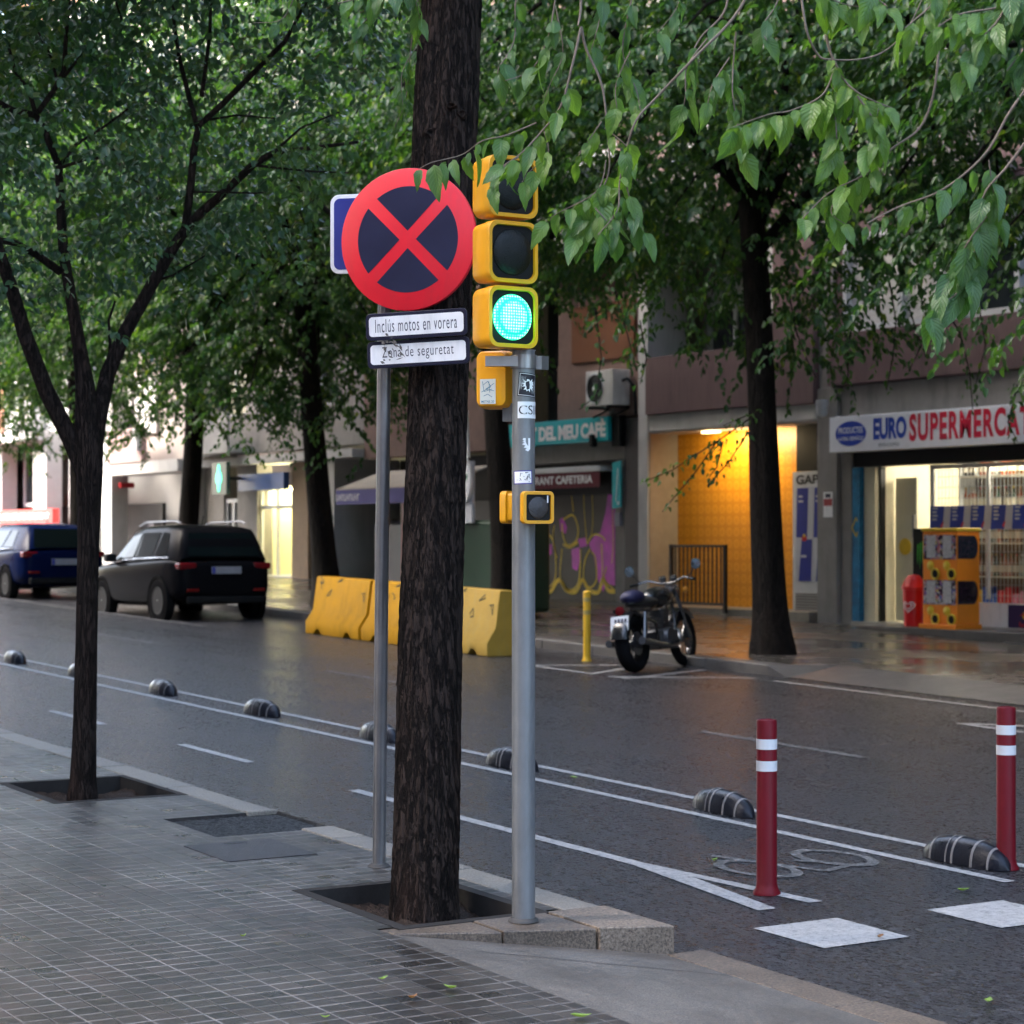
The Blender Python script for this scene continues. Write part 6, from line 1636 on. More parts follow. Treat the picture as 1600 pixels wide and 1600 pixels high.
    MB().tube([(-wb/2-.12, 0, .64), (-wb/2-.24, 0, .56)], .02, 8).build('plate_holder', M_MB, root)
    # handlebar, lamp, gauges, mirrors
    hb = MB().tube([(.33, .36, .97), (.42, .22, 1.0), (.44, .08, .95), (.44, -.08, .95), (.42, -.22, 1.0), (.33, -.36, .97)], .013, 10).build('handlebar', M_CH, root, smooth=60)
    for s in (-1, 1):
        MB().tube([(.28, s*.40, .96), (.35, s*.32, .975)], .019, 10).build('grip', M_BLK, hb)
        mm = MB().tube([(.36, s*.29, .985), (.36, s*.36, 1.06), (.34, s*.40, 1.10)], .006, 6).build('mirror', M_BLK, root)
        MB().lathe((.33, s*.41, 1.13), [(.0, .0), (.055, .004), (.062, .018), (.04, .035), (0, .04)], 20, 0, (1, 0, 0)).build('mirror_glass', mat('mirror_sky', (.55, .68, .78), .06, .95, var=0), mm, smooth=40)
        MB().lathe((.52, s*.17, .86), [(.0, -.03), (.03, -.02), (.034, .02), (0, .03)], 12, 0, (1, 0, 0)).build('indicator', mat('indicator_amber', (.5, .2, .02), .3), root, smooth=60)
        MB().lathe((.47, s*.07, 1.0), [(.035, -.03), (.045, 0), (.04, .03), (0, .032)], 16, 0, (-.4, 0, .9)).build('gauge', M_CH, root, smooth=40)
    MB().lathe((.50, 0, .87), [(.0, -.10), (.06, -.085), (.088, -.02), (.092, .03), (.075, .05), (0, .06)], 24, 0, (1, 0, 0)).build('headlamp', M_CH, root, smooth=50)
    MB().tube([(-.05, .14, .24), (-.12, .30, .02)], .014, 8).build('side_stand', M_MB, root)
    MB().box(-.1, .0, .14, .26, .27, .30).box(-.1, .0, -.26, -.14, .27, .30).build('foot_peg', M_BLK, root)
    return root
mc = motorcycle()
pr_, pf_ = Vector((-19.98, 14.30)), Vector((-20.62, 15.42)); hd = math.atan2(pf_.y-pr_.y, pf_.x-pr_.x); mid = (pr_+pf_)/2
mid = pr_+(pf_-pr_).normalized()*.68
mc.scale = (1.07, 1.07, 1.07); mc.location = (mid.x, mid.y, gz(mid.x)-.12); mc.rotation_euler = (math.radians(-7), -.005, hd)

# ------------------------------------------------------------------ trees
def leaf_mesh(name, base, axis, nrm, length, width, m, parent=None, cup=.25):
    """many small folded leaves: each is its own island of two triangles on either side of the midrib"""
    n = len(base)
    axis = axis/np.linalg.norm(axis, axis=1, keepdims=True)
    side = np.cross(nrm, axis); side /= np.maximum(np.linalg.norm(side, axis=1, keepdims=True), 1e-6)
    up = np.cross(axis, side)
    L = length[:, None]; W = width[:, None]
    v = np.empty((n, 6, 3))
    v[:, 0] = base
    v[:, 1] = base+axis*L*.38+side*W*.5+up*W*cup
    v[:, 2] = base+axis*L*.75+side*W*.33+up*(W*cup*.5-L*.06)
    v[:, 3] = base+axis*L-up*L*.16
    v[:, 4] = base+axis*L*.75-side*W*.33+up*(W*cup*.5-L*.06)
    v[:, 5] = base+axis*L*.38-side*W*.5+up*W*cup
    me = bpy.data.meshes.new(name)
    me.vertices.add(n*6); me.vertices.foreach_set('co', v.reshape(-1))
    o = np.arange(n)[:, None]*6
    f = np.concatenate([o+np.array([[0, 1, 2, 3]]), o+np.array([[0, 3, 4, 5]])], axis=1).reshape(-1)
    me.loops.add(n*8); me.loops.foreach_set('vertex_index', f)
    me.polygons.add(n*2); me.polygons.foreach_set('loop_start', np.arange(0, n*8, 4)); me.polygons.foreach_set('loop_total', np.full(n*2, 4))
    me.materials.append(m); me.update(calc_edges=True); me.validate()
    ob = bpy.data.objects.new(name, me); COL.objects.link(ob)
    if parent is not None: ob.parent = parent
    return ob
def sprays(cs, rad, per, leaves, leaf_len, rng, twig=.55, droop=.5, ctr=None):
    """cs: clump centres (n,3).  returns leaf arrays"""
    n = len(cs)
    p = np.repeat(cs, per, axis=0)+rng.normal(0, 1, (n*per, 3))*np.repeat(rad, per)[:, None]*np.array([1, 1, .7])
    d = rng.normal(0, 1, (n*per, 3)); d[:, 2] = d[:, 2]*.35
    if ctr is not None:
        o = p-ctr; o /= np.maximum(np.linalg.norm(o, axis=1, keepdims=True), .1); o[:, 2] *= .4; d += o*1.6
    d /= np.linalg.norm(d, axis=1, keepdims=True)
    s = np.cross(d, np.array([0, 0, 1.0])); s /= np.maximum(np.linalg.norm(s, axis=1, keepdims=True), 1e-3)
    L = twig*rng.uniform(.6, 1.3, (n*per, 1))
    B = []; A = []; Nn = []
    for j in range(leaves):
        u = (j+.5)/leaves
        q = p+d*L*u-np.array([0, 0, 1.0])*droop*L*u*u
        sg = 1 if j % 2 else -1
        a = d*.55+s*sg*.75*rng.uniform(.6, 1.2, (len(p), 1))-np.array([0, 0, 1.0])*rng.uniform(.25, 1.1, (len(p), 1))+rng.normal(0, .22, d.shape)
        nn = np.array([0, 0, 1.0])+rng.normal(0, .45, d.shape)
        B.append(q+rng.normal(0, .012, q.shape)); A.append(a); Nn.append(nn)
    B = np.concatenate(B); A = np.concatenate(A); Nn = np.concatenate(Nn)
    ll = leaf_len*rng.uniform(.65, 1.25, len(B))
    return B, A, Nn, ll
def in_ell(rng, n, c, r, lo, power=.42):
    out = []
    while len(out) < n:
        q = rng.normal(0, 1, 3); q /= np.linalg.norm(q); q *= rng.uniform(0, 1)**power
        p = np.array(c)+q*np.array(r)
        if p[2] > lo(p) if callable(lo) else p[2] > lo: out.append(p)
    return np.array(out)
def wobble(seed, amp=.06):
    r_ = random.Random(seed); ph = [r_.uniform(0, 6.3) for _ in range(6)]
    return lambda i, a: 1+amp*math.sin(3*a+ph[0]+i*.11)+amp*.6*math.sin(5*a+ph[1]-i*.17)+amp*.4*math.sin(9*a+ph[2]+i*.3)
def street_tree(seed, hf=4.6, rad=.25, H=11.5, R=4.1, lo=3.3, nclump=190, per=25, leaves=13, ll=.108, lean=(0, 0), limbs=7):
    root = local_thing('street_tree', 'x', 'tree')
    rng = np.random.default_rng(seed); r_ = random.Random(seed)
    mb = MB(); pts = []; rr = []; n = 26
    for i in range(n+1):
        u = i/n; z = -.15+u*(hf+1.2)
        pts.append((lean[0]*u**1.2+.06*math.sin(u*5+seed), lean[1]*u*u+.05*math.sin(u*4+2*seed), z)); rr.append(rad*(1-.28*u)+rad*.55*math.exp(-max(0, z)*3.2))
    mb.tube(pts, rr, 22, wob=wobble(seed)); top = Vector(pts[-1])
    c = np.array([lean[0], lean[1], (lo+H)/2+.3]); cl = in_ell(rng, nclump, c, (R, R, (H-lo)/2), lo)
    ends = []
    for k in range(limbs):
        a = 2*math.pi*(k+r_.uniform(-.3, .3))/limbs; h0 = r_.uniform(.82, 1.0); st = Vector(pts[int(n*h0)])
        el = r_.uniform(.5, 1.25); Ln = r_.uniform(.65, .95)*R/max(.45, math.cos(el)); q = st; path = [q]; d = Vector((math.cos(a)*math.cos(el), math.sin(a)*math.cos(el), math.sin(el)))
        for i in range(7):
            d = (d+Vector((r_.uniform(-.16, .16), r_.uniform(-.16, .16), r_.uniform(-.06, .14)))).normalized(); q = q+d*min(Ln, 5.0)/7; path.append(q); ends.append((q, i))
        mb.tube(path, [rad*.42*(1-.11*i) for i in range(8)], 9)
    for p in cl[::2]:
        P_ = Vector(p); e = min(ends, key=lambda t: (t[0]-P_).length); m_ = (e[0]+P_)/2+Vector((0, 0, .15))
        mb.tube([e[0], m_, P_], [.032, .022, .010], 5)
    mb.build('trunk', M_FBARK, root, smooth=50)
    B, A, Nn, l2 = sprays(cl, rng.uniform(.30, .62, nclump), per, leaves, ll, rng, .5, .32, c)
    keep = B[:, 2] > lo-.9
    leaf_mesh('crown', B[keep], A[keep], Nn[keep], l2[keep], l2[keep]*.56, M_LEAF_FAR, root)
    return root
TY = 16.75
ta = street_tree(11, hf=5.2, rad=.205, H=11.5, R=4.5, lo=3.6, lean=(-.62, .0), nclump=215)
tb = street_tree(23, hf=4.8, rad=.225, H=11.5, R=4.5, lo=3.0, lean=(-1.05, .05), nclump=230)
td = street_tree(51, hf=4.6, rad=.21, H=11.5, R=4.4, lo=4.5, lean=(-.2, .05))
tc_ = street_tree(37, hf=4.6, rad=.21, H=12.0, R=4.4, lo=2.7, lean=(.2, .1))
TR = [(-20.43, ta, 0, 1.0, 'thick dark street tree at the far kerb between motorcycle and supermarket'),
      (-26.9, td, 0, 1.0, 'dark street tree behind the traffic signal and the faded barrier'),
      (-32.6, tb, 0, 1.0, 'leaning dark street tree behind the leftmost yellow barrier'),
      (-38.6, tc_, 0, 1.0, 'dark street tree rising behind the black car roof'),
      (-44.6, ta, 2.6, 1.0, 'distant street tree showing behind the slender trunk'),
      (-50.9, tc_, 4.0, .95, 'distant street tree with its trunk at the left picture edge'),
      (-14.2, tc_, 1.3, 1.0, 'street tree out of the right edge, its crown above the supermarket')]
TR = [(x, TY, s_, r_, k, l, 'street trees along the far pavement') for x, s_, r_, k, l in TR]
for k, x in enumerate((-20.5, -27.0, -33.5)):
    TR.append((x, 4.75, td, 1.1+k*1.7, 1.0, ('nearest', 'second', 'farthest')[k]+' of the tall street trees lining the near pavement beyond the slender forked one', 'street trees along the near pavement'))
for k, x in enumerate((-8.0, -1.6, 4.8, 11.2)): TR.append((x, TY, (ta, td)[k % 2], k*1.9+.5, 1.0, ('first', 'second', 'third', 'fourth')[k]+' unseen street tree down the far pavement, added to block low sky', 'street trees along the far pavement'))  # out of view, added to close the street end to low skylight
ub = set()
for x, ty, src, rz, sc, lb, gr in TR:
    o = src if id(src) not in ub else dup(src, (0, 0, 0), 0, '')
    ub.add(id(src)); o.location = (x, ty, gz(x)-.02); o.rotation_euler = (0, 0, rz); o.scale = (sc, sc, sc)
    tag(o, lb, 'tree', gr)
# hanging sprigs of the nearest far tree, seen against the shop fronts
def hang(root, specs, ll, m, seed, nm='hanging_branch', t0=25.0):
    rng = np.random.default_rng(seed); inv = Vector(root.location); sc = root.scale[0]
    for pts in specs:
        pp = [P(a, b, t0+c) for a, b, c in pts]
        mb = MB().tube([(p-inv)/sc for p in pp], [.010*(1-.6*i/len(pp)) for i in range(len(pp))], 5)
        b = mb.build(nm, M_BARK2, None); b.parent = root
        B = []; A = []
        for p, q in zip(pp, pp[1:]):
            k = max(2, int((q-p).length/.035))
            for i in range(k):
                u = i/k; B.append(p+(q-p)*u+Vector(rng.normal(0, .035, 3))); d = (q-p).normalized()
                A.append(d*.4+Vector(rng.normal(0, .55, 3))+Vector((0, 0, -.75)))
        B = (np.array(B)-np.array(inv))/sc; A = np.array(A); Nn = np.array([0, 0, 1.0])+rng.normal(0, .5, A.shape); l2 = ll*rng.uniform(.6, 1.2, len(B))
        leaf_mesh('leaves', B, A, Nn, l2, l2*.58, m, b)
hang(ta, [[(1170, 655, .3), (1120, 690, .2), (1080, 715, 0), (1050, 735, 0), (1000, 755, -.2)], [(1120, 690, .2), (1085, 740, .1), (1055, 775, 0), (1035, 800, 0)],
          [(1170, 675, .2), (1140, 720, .1), (1105, 760, 0)], [(1190, 640, 0), (1165, 650, 0), (1130, 665, 0)], [(1130, 690, .1), (1120, 730, 0), (1108, 745, 0)],
          [(1235, 470, 0), (1245, 520, 0), (1260, 560, 0), (1275, 590, 0)], [(1340, 470, 0), (1325, 540, 0), (1325, 590, 0), (1305, 625, 0)],
          [(1390, 440, 0), (1400, 500, 0), (1395, 560, 0), (1385, 610, 0)], [(1470, 470, -1), (1500, 520, -1), (1515, 580, -1), (1520, 640, -1)], [(1530, 480, -1), (1540, 540, -1), (1525, 600, -1)],
          [(1590, 600, -2), (1575, 660, -2), (1590, 690, -2)], [(1420, 480, 0), (1440, 540, 0), (1420, 580, 0)],
          [(1000, 500, 0), (1010, 560, 0), (1000, 600, 0)], [(930, 480, 0), (940, 560, 0), (930, 620, 0), (905, 640, 0)], [(960, 450, 0), (985, 540, 0), (995, 580, 0)]], .085, M_LEAF_FAR, 71)

# small tree, near side, left: limbs traced, crown of small glossy leaves
def small_tree():
    base = Vector((-12.75, 4.83, gz(-12.75)-.09)); T = 13.36
    root = thing('street_tree', tuple(base), 'slender forked tree with small glossy leaves in a square pit at left', 'tree')
    def pp(l): return [P(a, b, T+c) for a, b, c in l]
    mb = MB()
    mb.tube([base-ZF*.1]+pp([(130, 1242, 0), (131, 1215, 0), (133, 1150, 0), (136, 1000, 0), (139, 850, 0), (141, 740, 0), (140, 690, 0), (133, 600, 0), (124, 540, 0), (112, 470, 0), (100, 400, 0), (95, 330, 0), (92, 260, .1)]),
            [.105, .096, .082, .074, .068, .068, .084, .090, .060, .044, .037, .033, .029, .024], 20, wob=wobble(9, .05))
    J = [([(141, 760, 0), (112, 690, 0), (72, 610, -.1), (38, 520, -.2), (18, 450, -.3), (-2, 390, -.4), (-30, 300, -.5)], [.075, .072, .066, .060, .052, .045, .035]),
         ([(141, 750, 0), (152, 660, 0), (168, 585, .1), (195, 520, .1), (240, 440, .2), (275, 380, .2), (300, 345, .2), (345, 305, .2), (395, 258, .1), (425, 240, .1), (480, 232, .1), (560, 222, .2)], [.07, .07, .062, .056, .048, .044, .040, .034, .030, .026, .018, .012]),
         ([(290, 355, .2), (298, 290, .2), (303, 235, .2), (310, 197, .2), (345, 165, .2), (400, 110, .1), (445, 65, 0), (480, 0, 0)], [.036, .032, .030, .026, .024, .021, .018, .012]),
         ([(308, 197, .2), (295, 150, .3), (280, 90, .3), (272, 40, .3), (270, -40, .3)], [.024, .021, .018, .016, .012]),
         ([(315, 150, .2), (322, 100, .1), (328, 50, .1), (330, -20, 0)], [.018, .016, .014, .012]),
         ([(95, 425, 0), (60, 400, -.1), (25, 380, -.2), (-20, 372, -.3)], [.034, .030, .026, .022]),
         ([(90, 255, .1), (70, 205, 0), (56, 180, 0), (20, 172, -.1), (-30, 145, -.2)], [.030, .028, .028, .024, .020]),
         ([(56, 180, 0), (45, 140, 0), (25, 115, -.1), (10, 60, -.1)], [.02, .017, .014, .011]),
         ([(60, 175, 0), (85, 140, .1), (100, 110, .1), (103, 60, .1), (110, -30, .1)], [.022, .022, .02, .018, .014]),
         ([(90, 130, .1), (80, 90, .2), (60, 50, .2)], [.014, .012, .009]), ([(100, 120, .1), (120, 95, .2), (135, 70, .2)], [.014, .012, .009]),
         ([(92, 260, .1), (120, 225, .2), (160, 200, .3), (200, 170, .3)], [.016, .014, .011, .008]), ([(95, 262, 0), (130, 250, -.1), (165, 245, -.2), (190, 222, -.2)], [.014, .012, .010, .008]),
         ([(395, 258, .1), (430, 262, 0), (490, 268, 0), (545, 270, 0)], [.012, .010, .008, .006]), ([(300, 300, .2), (340, 300, .1), (400, 302, .1), (415, 300, .1)], [.01, .008, .007, .005]),
         ([(168, 585, .1), (172, 540, .1), (170, 500, .1), (180, 470, .1)], [.016, .013, .011, .008]), ([(190, 30, .3), (180, 0, .3)], [.01, .008]),
         ([(425, 240, .1), (470, 200, .2), (530, 175, .3)], [.012, .009, .006]), ([(310, 190, .2), (370, 180, .3), (430, 185, .4)], [.01, .008, .006]),
         ([(240, 440, .2), (270, 430, .3), (320, 400, .4)], [.012, .009, .006])]
    for l, r in J: mb.tube(pp(l), [q*.80 for q in r], 10)
    mb.build('trunk', M_BARK2, root, smooth=60)
    rng = np.random.default_rng(61); cs = []
    while len(cs) < 175:
        px, py = rng.uniform(-170, 640), rng.uniform(-420, 500)
        # thinner toward the lower right and around the trunk forks
        if py > 330+ (140 if px < 330 else 140-(px-330)*1.1): continue
        if py > 460 and 120 < px < 360 and rng.uniform() < .8: continue
        if px > 520 and rng.uniform() < .6: continue
        if px < 130 and py > 420 and rng.uniform() < .6: continue
        cs.append(np.array(P(px, py, T+rng.uniform(-.55, 1.9))))
    cs = np.array(cs)-np.array(base)
    B, A, Nn, l2 = sprays(cs, rng.uniform(.10, .26, len(cs)), 11, 9, .062, rng, .34, .30)
    leaf_mesh('crown', B, A, Nn, l2, l2*.66, M_LEAF_SM, root, .12)
    # upper crown above the picture
    up_ = in_ell(rng, 120, (0, 0, 6.6), (2.5, 2.5, 1.8), 5.0)
    B, A, Nn, l2 = sprays(up_, rng.uniform(.25, .45, 120), 18, 9, .075, rng, .4, .3)
    leaf_mesh('crown', B, A, Nn, l2, l2*.66, M_LEAF_SM, root)
    return root
small_tree()

# big trunk, near side, with drooping branches ------------------------------------------
def big_tree():
    base = Vector((-8.45, 4.84, gz(-8.45)-.08)); T = 9.73
    root = thing('street_tree', tuple(base), 'thick rough barked trunk in front of the barriers with long drooping leafy branches', 'tree')
    prof = [(1445, 663, 112), (1425, 663, 110), (1390, 664, 106), (1300, 666, 103), (1150, 669, 102), (1000, 672, 100), (850, 677, 97), (700, 682, 94), (560, 686, 93), (420, 689, 95), (330, 691, 99), (250, 693, 101), (190, 696, 102), (120, 699, 99), (0, 706, 94), (-150, 714, 90), (-400, 728, 84), (-800, 745, 72)]
    cy = []
    # resample finely
    N = 260; ys_ = np.linspace(1450, -800, N)
    pc = np.interp(-ys_, [-p[0] for p in prof], [p[1] for p in prof]); pw = np.interp(-ys_, [-p[0] for p in prof], [p[2] for p in prof])
    tt_ = np.interp(-ys_, [-1450, -560, -250, 800], [9.73, 10.38, 10.52, 11.1])
    K = 120; rng = np.random.default_rng(4)
    # bark ridges: several bands of angular waves that wander with height
    zz_ = np.arange(N)
    ang = np.linspace(0, 2*np.pi, K, endpoint=False)
    disp = np.zeros((N, K))
    for f, amp in ((7, .012), (13, .012), (21, .014), (29, .013), (37, .011), (47, .008)):
        wander = np.cumsum(rng.normal(0, .05, N)); wander = np.convolve(wander, np.ones(9)/9, 'same')
        env = .55+.45*np.sin(zz_[:, None]*rng.uniform(.05, .16)+f*ang[None, :]*.31+rng.uniform(0, 6))
        disp += amp*env*(1-2*np.abs(np.sin(.5*(f*ang[None, :]+wander[:, None]*1.4+rng.uniform(0, 6)))))
    disp += rng.normal(0, .006, (N, K))
    vs = []
    view = np.array([VX, VY, 0]); right = np.array([RX, RY, 0])
    for i in range(N):
        c = np.array(P(pc[i], ys_[i], tt_[i])); r = pw[i]/2*tt_[i]/F
        for k in range(K):
            a = ang[k]; q = r*(1+disp[i, k]*1.7)
            vs.append(tuple(c+right*q*math.cos(a)-view*q*math.sin(a)))
    fs = [(i*K+k, i*K+(k+1) % K, (i+1)*K+(k+1) % K, (i+1)*K+k) for i in range(N-1) for k in range(K)]
    tr = MB().add(vs, fs).build('trunk', M_BARK, root, smooth=180)
    # healed branch scars
    for (px, py, w_, h_) in ((678, 208, 26, 18), (709, 203, 13, 12), (722, 178, 13, 13), (705, 165, 16, 9)):
        c = P(px, py, 10.54-.150+abs(px-695)*.0007); n = Vector((-VX, -VY, 0)); rr = Vector((RX, RY, 0)); k = T/F
        mb = MB(); m = 20; vs = []; rings = [(1.25, -.01), (1.1, .008), (.85, .016), (.6, .008), (.3, -.002), (0.02, .002)]
        for s, d in rings:
            for j in range(m):
                a = 2*math.pi*j/m; q = 1+.15*math.sin(3*a+px); vs.append(c+rr*(w_/2*k*s*q*math.cos(a))+ZF*(h_/2*k*s*q*math.sin(a))+n*d)
        fs = [(i*m+j, i*m+(j+1) % m, (i+1)*m+(j+1) % m, (i+1)*m+j) for i in range(len(rings)-1) for j in range(m)]
        mb.add(vs, fs).build('branch_scar', M_BARK, tr, smooth=180)
    # crown overhead
    rng = np.random.default_rng(77); top = P(735, -600, 11.0)-base
    cl = in_ell(rng, 190, (top.x+.5, top.y+.8, 8.8), (4.6, 4.6, 2.6), 6.4)
    mb = MB()
    for p in cl[::3]: 
        q = Vector(p)+base; s = P(740, -650, 11.0); mb.tube([s, (s+q)/2+ZF*.3, q], [.05, .03, .012], 6)
    mb.build('limbs', M_BARK, root, smooth=60)
    B, A, Nn, l2 = sprays(cl, rng.uniform(.3, .6, len(cl)), 16, 12, .10, rng, .6, .5)
    leaf_mesh('crown', B, A, Nn, l2, l2*.55, M_LEAF_FAR, root)
    # drooping branches with big leaves
    lv_v = []; rs_ = random.Random(12)
    def leaf(acc, b, ax, nr, L, W):
        ax = ax.normalized(); s = nr.cross(ax)
        if s.length < 1e-3: s = ax.orthogonal()
        s.normalize(); up = ax.cross(s); nu, nv = 8, 6
        curl = rs_.uniform(.0, .62); fold = rs_.uniform(.05, .60); tw = rs_.uniform(-.9, .9); o = len(acc[0]); wav = rs_.uniform(0, 6)
        sk = rs_.uniform(-.12, .12)
        for i in range(nu+1):
            u = i/nu; w_ = W*(math.sin(math.pi*min(1, u**.72))**.85)*(1-.28*u)*(1 if u < .999 else 0)
            c = b+ax*(L*(u-.10*curl*u*u))-up*(L*curl*u*u*.8)+s*(sk*L*u*u)
            s2 = s*math.cos(tw*u)+up*math.sin(tw*u); u2 = up*math.cos(tw*u)-s*math.sin(tw*u)
            for j in range(nv+1):
                v = j/nv-.5; ser = 1+(.06*(1 if i % 2 else -1) if abs(v) > .49 else 0)
                acc[0].append(tuple(c+s2*(v*w_*ser)+u2*(abs(v)*w_*fold+.0025*math.sin(9*u+wav+4*v)))); acc[2].append((u, j/nv))
        for i in range(nu):
            for j in range(nv): a = o+i*(nv+1)+j; acc[1].append((a, a+1, a+nv+2, a+nv+1))
    BR = [ # points (px,py), depth, start of leaves 0..1, node spacing m, leaf length, twig radius
        ([(903, -120), (905, 0), (908, 42)], 8.5, 2, 0, 0, .0085),
        ([(908, 42), (925, 75), (937, 130), (944, 200), (947, 270), (930, 325), (900, 362)], 8.5, .70, .030, .120, .0065),
        ([(908, 42), (898, 100), (880, 165), (850, 205), (815, 243), (788, 262)], 8.5, .35, .050, .105, .0060),
        ([(838, 192), (800, 212), (760, 222), (715, 240), (675, 255), (645, 265)], 8.7, .10, .042, .112, .0035),
        ([(815, 243), (800, 260), (775, 278), (760, 290)], 8.6, .1, .032, .115, .0035),
        ([(850, 205), (848, 240), (836, 268), (815, 285)], 8.6, .3, .035, .110, .003),
        ([(947, 250), (925, 300), (880, 335), (855, 345)], 8.5, .35, .045, .115, .003),
        ([(930, 325), (960, 350), (975, 372)], 8.4, .2, .035, .120, .003),
        ([(1215, -120), (1150, 10), (1090, 90), (1040, 150), (1000, 190), (985, 240), (978, 285), (968, 330), (935, 368)], 8.2, .72, .040, .115, .0065),
        ([(978, 285), (985, 330), (990, 360)], 8.2, .2, .035, .110, .003),
        ([(1135, -90), (1128, 10), (1105, 60), (1080, 105)], 8.3, .55, .050, .105, .006),
        ([(1105, 60), (1085, 105), (1065, 150), (1060, 185)], 8.2, .2, .038, .115, .0035),
        ([(1150, 50), (1140, 100), (1135, 150), (1140, 200), (1145, 245)], 8.0, .2, .040, .118, .004),
        ([(1140, 90), (1120, 130), (1105, 165)], 8.0, .2, .036, .112, .003),
        ([(1297, -120), (1300, 40), (1302, 115), (1340, 150), (1385, 170)], 7.6, .62, .022, .115, .006),
        ([(1302, 115), (1275, 150), (1230, 172), (1190, 180), (1155, 200)], 7.6, .12, .024, .118, .004),
        ([(1302, 115), (1318, 170), (1305, 215), (1290, 245)], 7.6, .1, .024, .115, .004),
        ([(1340, 150), (1365, 200), (1360, 235)], 7.5, .1, .024, .115, .004),
        ([(1250, -20), (1250, 50), (1272, 82), (1305, 92), (1345, 92), (1390, 75), (1425, 40), (1448, -40)], 7.9, 2, 0, 0, .0050),
        ([(1465, -120), (1466, 90), (1440, 190), (1400, 232), (1350, 272), (1300, 300), (1240, 345)], 7.6, .72, .032, .112, .0055),
        ([(1320, 292), (1312, 330), (1318, 352)], 7.6, .2, .04, .105, .003),
        ([(1640, 90), (1580, 170), (1530, 240), (1470, 296), (1410, 322), (1345, 350)], 7.4, .52, .046, .122, .0055),
        ([(1640, 170), (1570, 255), (1545, 310), (1548, 380), (1510, 440), (1470, 490)], 7.4, .40, .026, .125, .0055),
        ([(1548, 330), (1520, 370), (1495, 420), (1468, 470)], 7.4, .15, .030, .120, .004),
        ([(1545, 250), (1560, 300), (1555, 340)], 7.4, .1, .028, .12, .003),
        ([(1700, -90), (1620, -20), (1560, 8), (1500, 20), (1460, 40)], 7.0, .15, .020, .115, .005),
        ([(1590, -80), (1560, 20), (1530, 70), (1505, 115)], 7.0, .2, .024, .120, .005),
        ([(1640, 0), (1610, 60), (1590, 110)], 7.0, .1, .024, .120, .004),
        ([(1480, -90), (1460, -10), (1440, 30), (1420, 45)], 7.2, .4, .03, .11, .004),
        ([(1280, -100), (1290, -20), (1320, 2), (1360, 8)], 7.5, .45, .028, .115, .004),
        ([(1330, -80), (1350, -15), (1375, 12)], 7.5, .4, .03, .115, .004),
        ([(1240, -80), (1210, 0), (1195, 40), (1192, 65)], 7.8, .5, .040, .108, .004),
        ([(690, -160), (640, -60), (610, -20), (560, -5), (530, 5)], 8.9, .25, .026, .115, .005),
        ([(620, -60), (640, -10), (650, 30)], 8.9, .2, .03, .11, .003),
        ([(520, -140), (478, -40), (462, 5), (435, 32), (400, 38)], 9.6, .55, .035, .080, .004),
        ([(580, -60), (575, 10), (560, 50), (548, 75)], 10.4, .4, .03, .085, .003), ([(660, 60), (640, 110), (625, 165)], 10.6, .1, .05, .09, .003),
        ([(690, -200), (645, 30), (628, 150), (618, 200)], 10.8, .75, .035, .085, .004),
        ([(830, -120), (812, -10), (800, 60), (778, 110), (775, 135)], 8.9, .45, .045, .105, .004),
        ([(880, -100), (868, 10), (850, 70), (820, 110), (790, 128)], 8.7, .45, .040, .108, .004),
        ([(868, 10), (872, 80), (860, 130), (850, 160)], 8.8, .3, .05, .105, .003),
        ([(1010, -100), (990, 10), (985, 80), (990, 140), (1000, 175)], 8.5, .30, .045, .108, .004),
        ([(960, -90), (950, 0), (935, 50), (925, 85)], 8.7, .4, .045, .105, .003), ([(1060, -90), (1052, 0), (1030, 55)], 8.5, .45, .045, .108, .003),
        ([(985, 80), (960, 130), (958, 170)], 8.4, .2, .045, .11, .003), ([(940, 190), (915, 215), (895, 250)], 8.6, .2, .05, .10, .003), ([(945, 200), (970, 235), (975, 260)], 8.5, .2, .05, .105, .003)]
    for pts, t, f0, gap, LL, rad in BR:
        pp = [P(a, b, t) for a, b in pts]
        # small depth wander so that a spray is not flat
        pp = [p+Vector((rs_.uniform(-.03, .03), rs_.uniform(-.03, .03), 0)) if 0 < i else p for i, p in enumerate(pp)]
        s = []
        for i in range(len(pp)-1):
            p0, p1, p2, p3 = pp[max(i-1, 0)], pp[i], pp[i+1], pp[min(i+2, len(pp)-1)]
            for k in range(6):
                u = k/6; s.append(.5*((2*p1)+(p2-p0)*u+(2*p0-5*p1+4*p2-p3)*u*u+(3*p1-p0-3*p2+p3)*u**3))
        s.append(pp[-1])
        br = MB().tube(s, [rad*(1-.65*i/len(s)) for i in range(len(s))], 8).build('drooping_branch', M_TWIG, root, smooth=60)
        if f0 > 1: continue
        acc = ([], [], []); tot = sum((b-a).length for a, b in zip(s, s[1:])); run = 0; nxt = f0*tot; sg = 1
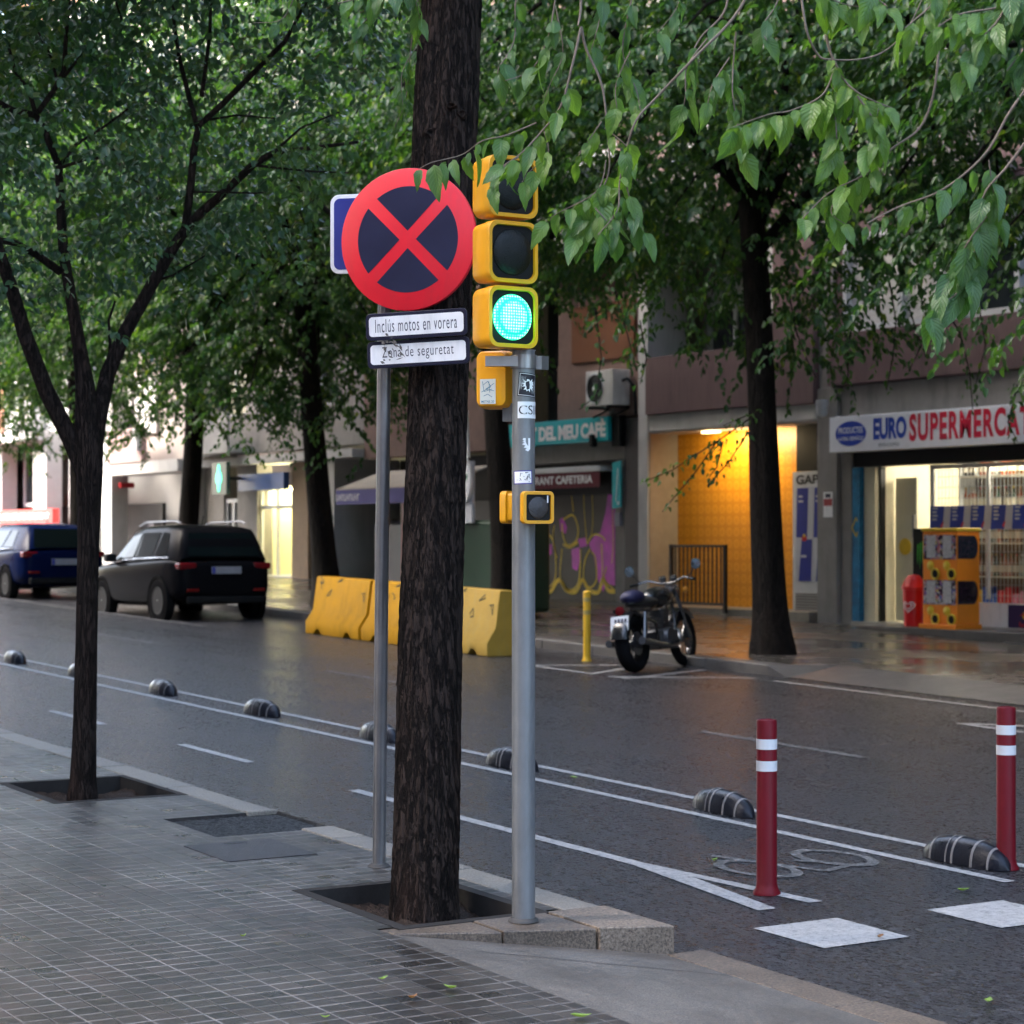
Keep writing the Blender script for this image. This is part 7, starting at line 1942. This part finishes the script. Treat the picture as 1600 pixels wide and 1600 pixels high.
        for a, b in zip(s, s[1:]):
            L_ = (b-a).length
            while run+L_ >= nxt and nxt <= tot:
                q = a+(b-a)*((nxt-run)/L_); d = (b-a).normalized()
                sd = d.cross(ZF); sd = sd.normalized() if sd.length > .05 else Vector((RX, RY, 0))
                ax = d*rs_.uniform(.0, .5)+sd*sg*rs_.uniform(.1, .8)-ZF*rs_.uniform(.55, 1.5)+Vector((rs_.uniform(-.35, .35), rs_.uniform(-.35, .35), 0))
                nr = sd*sg*rs_.uniform(-.3, .6)+ZF*rs_.uniform(.3, 1.0)+Vector((-VX, -VY, 0))*rs_.uniform(-.2, 1.9)+Vector((rs_.uniform(-.4, .4), rs_.uniform(-.4, .4), 0))
                st = q+ax.normalized()*.012
                L = LL*rs_.choice((.55, .8, .95, 1.0, 1.1, 1.2, 1.35))*rs_.uniform(.9, 1.1); leaf(acc, st, ax, nr, L, L*rs_.uniform(.40, .60)); sg = -sg; nxt += gap*rs_.uniform(.45, 1.25)
            run += L_
        if not acc[0]: continue
        off = Vector(base)
        me = bpy.data.meshes.new('leaves'); me.from_pydata([tuple(Vector(v)-off) for v in acc[0]], [], acc[1])
        uv = me.uv_layers.new(name='UVMap'); li = np.empty(len(me.loops), dtype=np.int32); me.loops.foreach_get('vertex_index', li)
        uv.data.foreach_set('uv', np.array(acc[2], dtype=np.float32)[li].reshape(-1))
        me.polygons.foreach_set('use_smooth', [True]*len(me.polygons)); me.materials.append(M_LEAF_FG); me.update()
        lo_ = bpy.data.objects.new('leaves', me); COL.objects.link(lo_); lo_.parent = br
    return root
big_tree()

# ------------------------------------------------------------------ small litter: fallen leaves
M_FALL = m_leaf('fallen_leaf_green', (.16, .24, .04), (.22, .32, .06), (.35, .30, .06), .5, .2)
M_FALLB = m_leaf('fallen_leaf_brown', (.25, .10, .04), (.30, .13, .05), (.35, .2, .08), .6, .2)
def fallen(px, py, h, m, L, lb, grp):
    g = gnd(px, py, h); mb = MB(); a = rnd.uniform(0, 6.28); ax = Vector((math.cos(a), math.sin(a), .0)); s = Vector((-math.sin(a), math.cos(a), 0)); W = L*.5
    vs = []
    for i in range(6):
        u = i/5; w_ = W*math.sin(math.pi*u**.75)*.9*(1-.2*u)
        for v in (-.5, 0, .5): vs.append(ax*(L*(u-.5))+s*(v*w_)+ZF*(.005+abs(v)*w_*.6+.012*(2*u-1)**2))
    mb.add(vs, [(i*3+j, i*3+j+1, i*3+j+4, i*3+j+3) for i in range(5) for j in range(2)])
    o = mb.build('fallen_leaf', m, smooth=180); o.location = g; tag(o, lb, 'leaf', grp)
FL = [(897, 1217, -.12, 0, .10, 'green fallen leaf on the asphalt beyond the double white lines'), (1117, 1346, -.12, 0, .09, 'green fallen leaf beside the bicycle marking'),
      (1506, 1393, -.12, 0, .09, 'green fallen leaf by the rightmost white crossing block'), (1153, 1268, -.12, 0, .10, 'green fallen leaf near a striped lane separator'),
      (908, 1591, 0, 0, .08, 'pale green fallen leaf at the bottom edge near the ramp'), (703, 1546, 0, 0, .07, 'dark green fallen leaf on the tiles below the signal post'),
      (598, 1532, 0, 0, .05, 'small green fallen leaf left of the darker leaf on the tiles'), (645, 1561, 0, 1, .06, 'brown fallen leaf on the tiles near the bottom edge'),
      (1375, 1466, -.12, 1, .06, 'orange brown fallen leaf under the nearer white crossing block'), (60, 1253, 0, 1, .05, 'orange brown fallen leaf beside the slender tree pit'),
      (1545, 1567, -.12, 0, .09, 'thin yellow green fallen leaf on the asphalt lower right'), (380, 1465, 0, 0, .04, 'tiny pale fallen leaf on the tiles lower left of the trunk'),
      (508, 1592, 0, 0, .04, 'tiny green fallen leaf at the bottom picture edge'), (737, 1410, -.075, 1, .05, 'orange fallen leaf on the soil of the thick trunk pit'), (762, 1416, -.075, 1, .04, 'small orange fallen leaf on the soil right of the thick trunk')]
for px, py, h, k, L, lb in FL: fallen(px, py, h+.006, (M_FALL, M_FALLB)[k], L, lb, ('green fallen leaves', 'brown fallen leaves')[k])
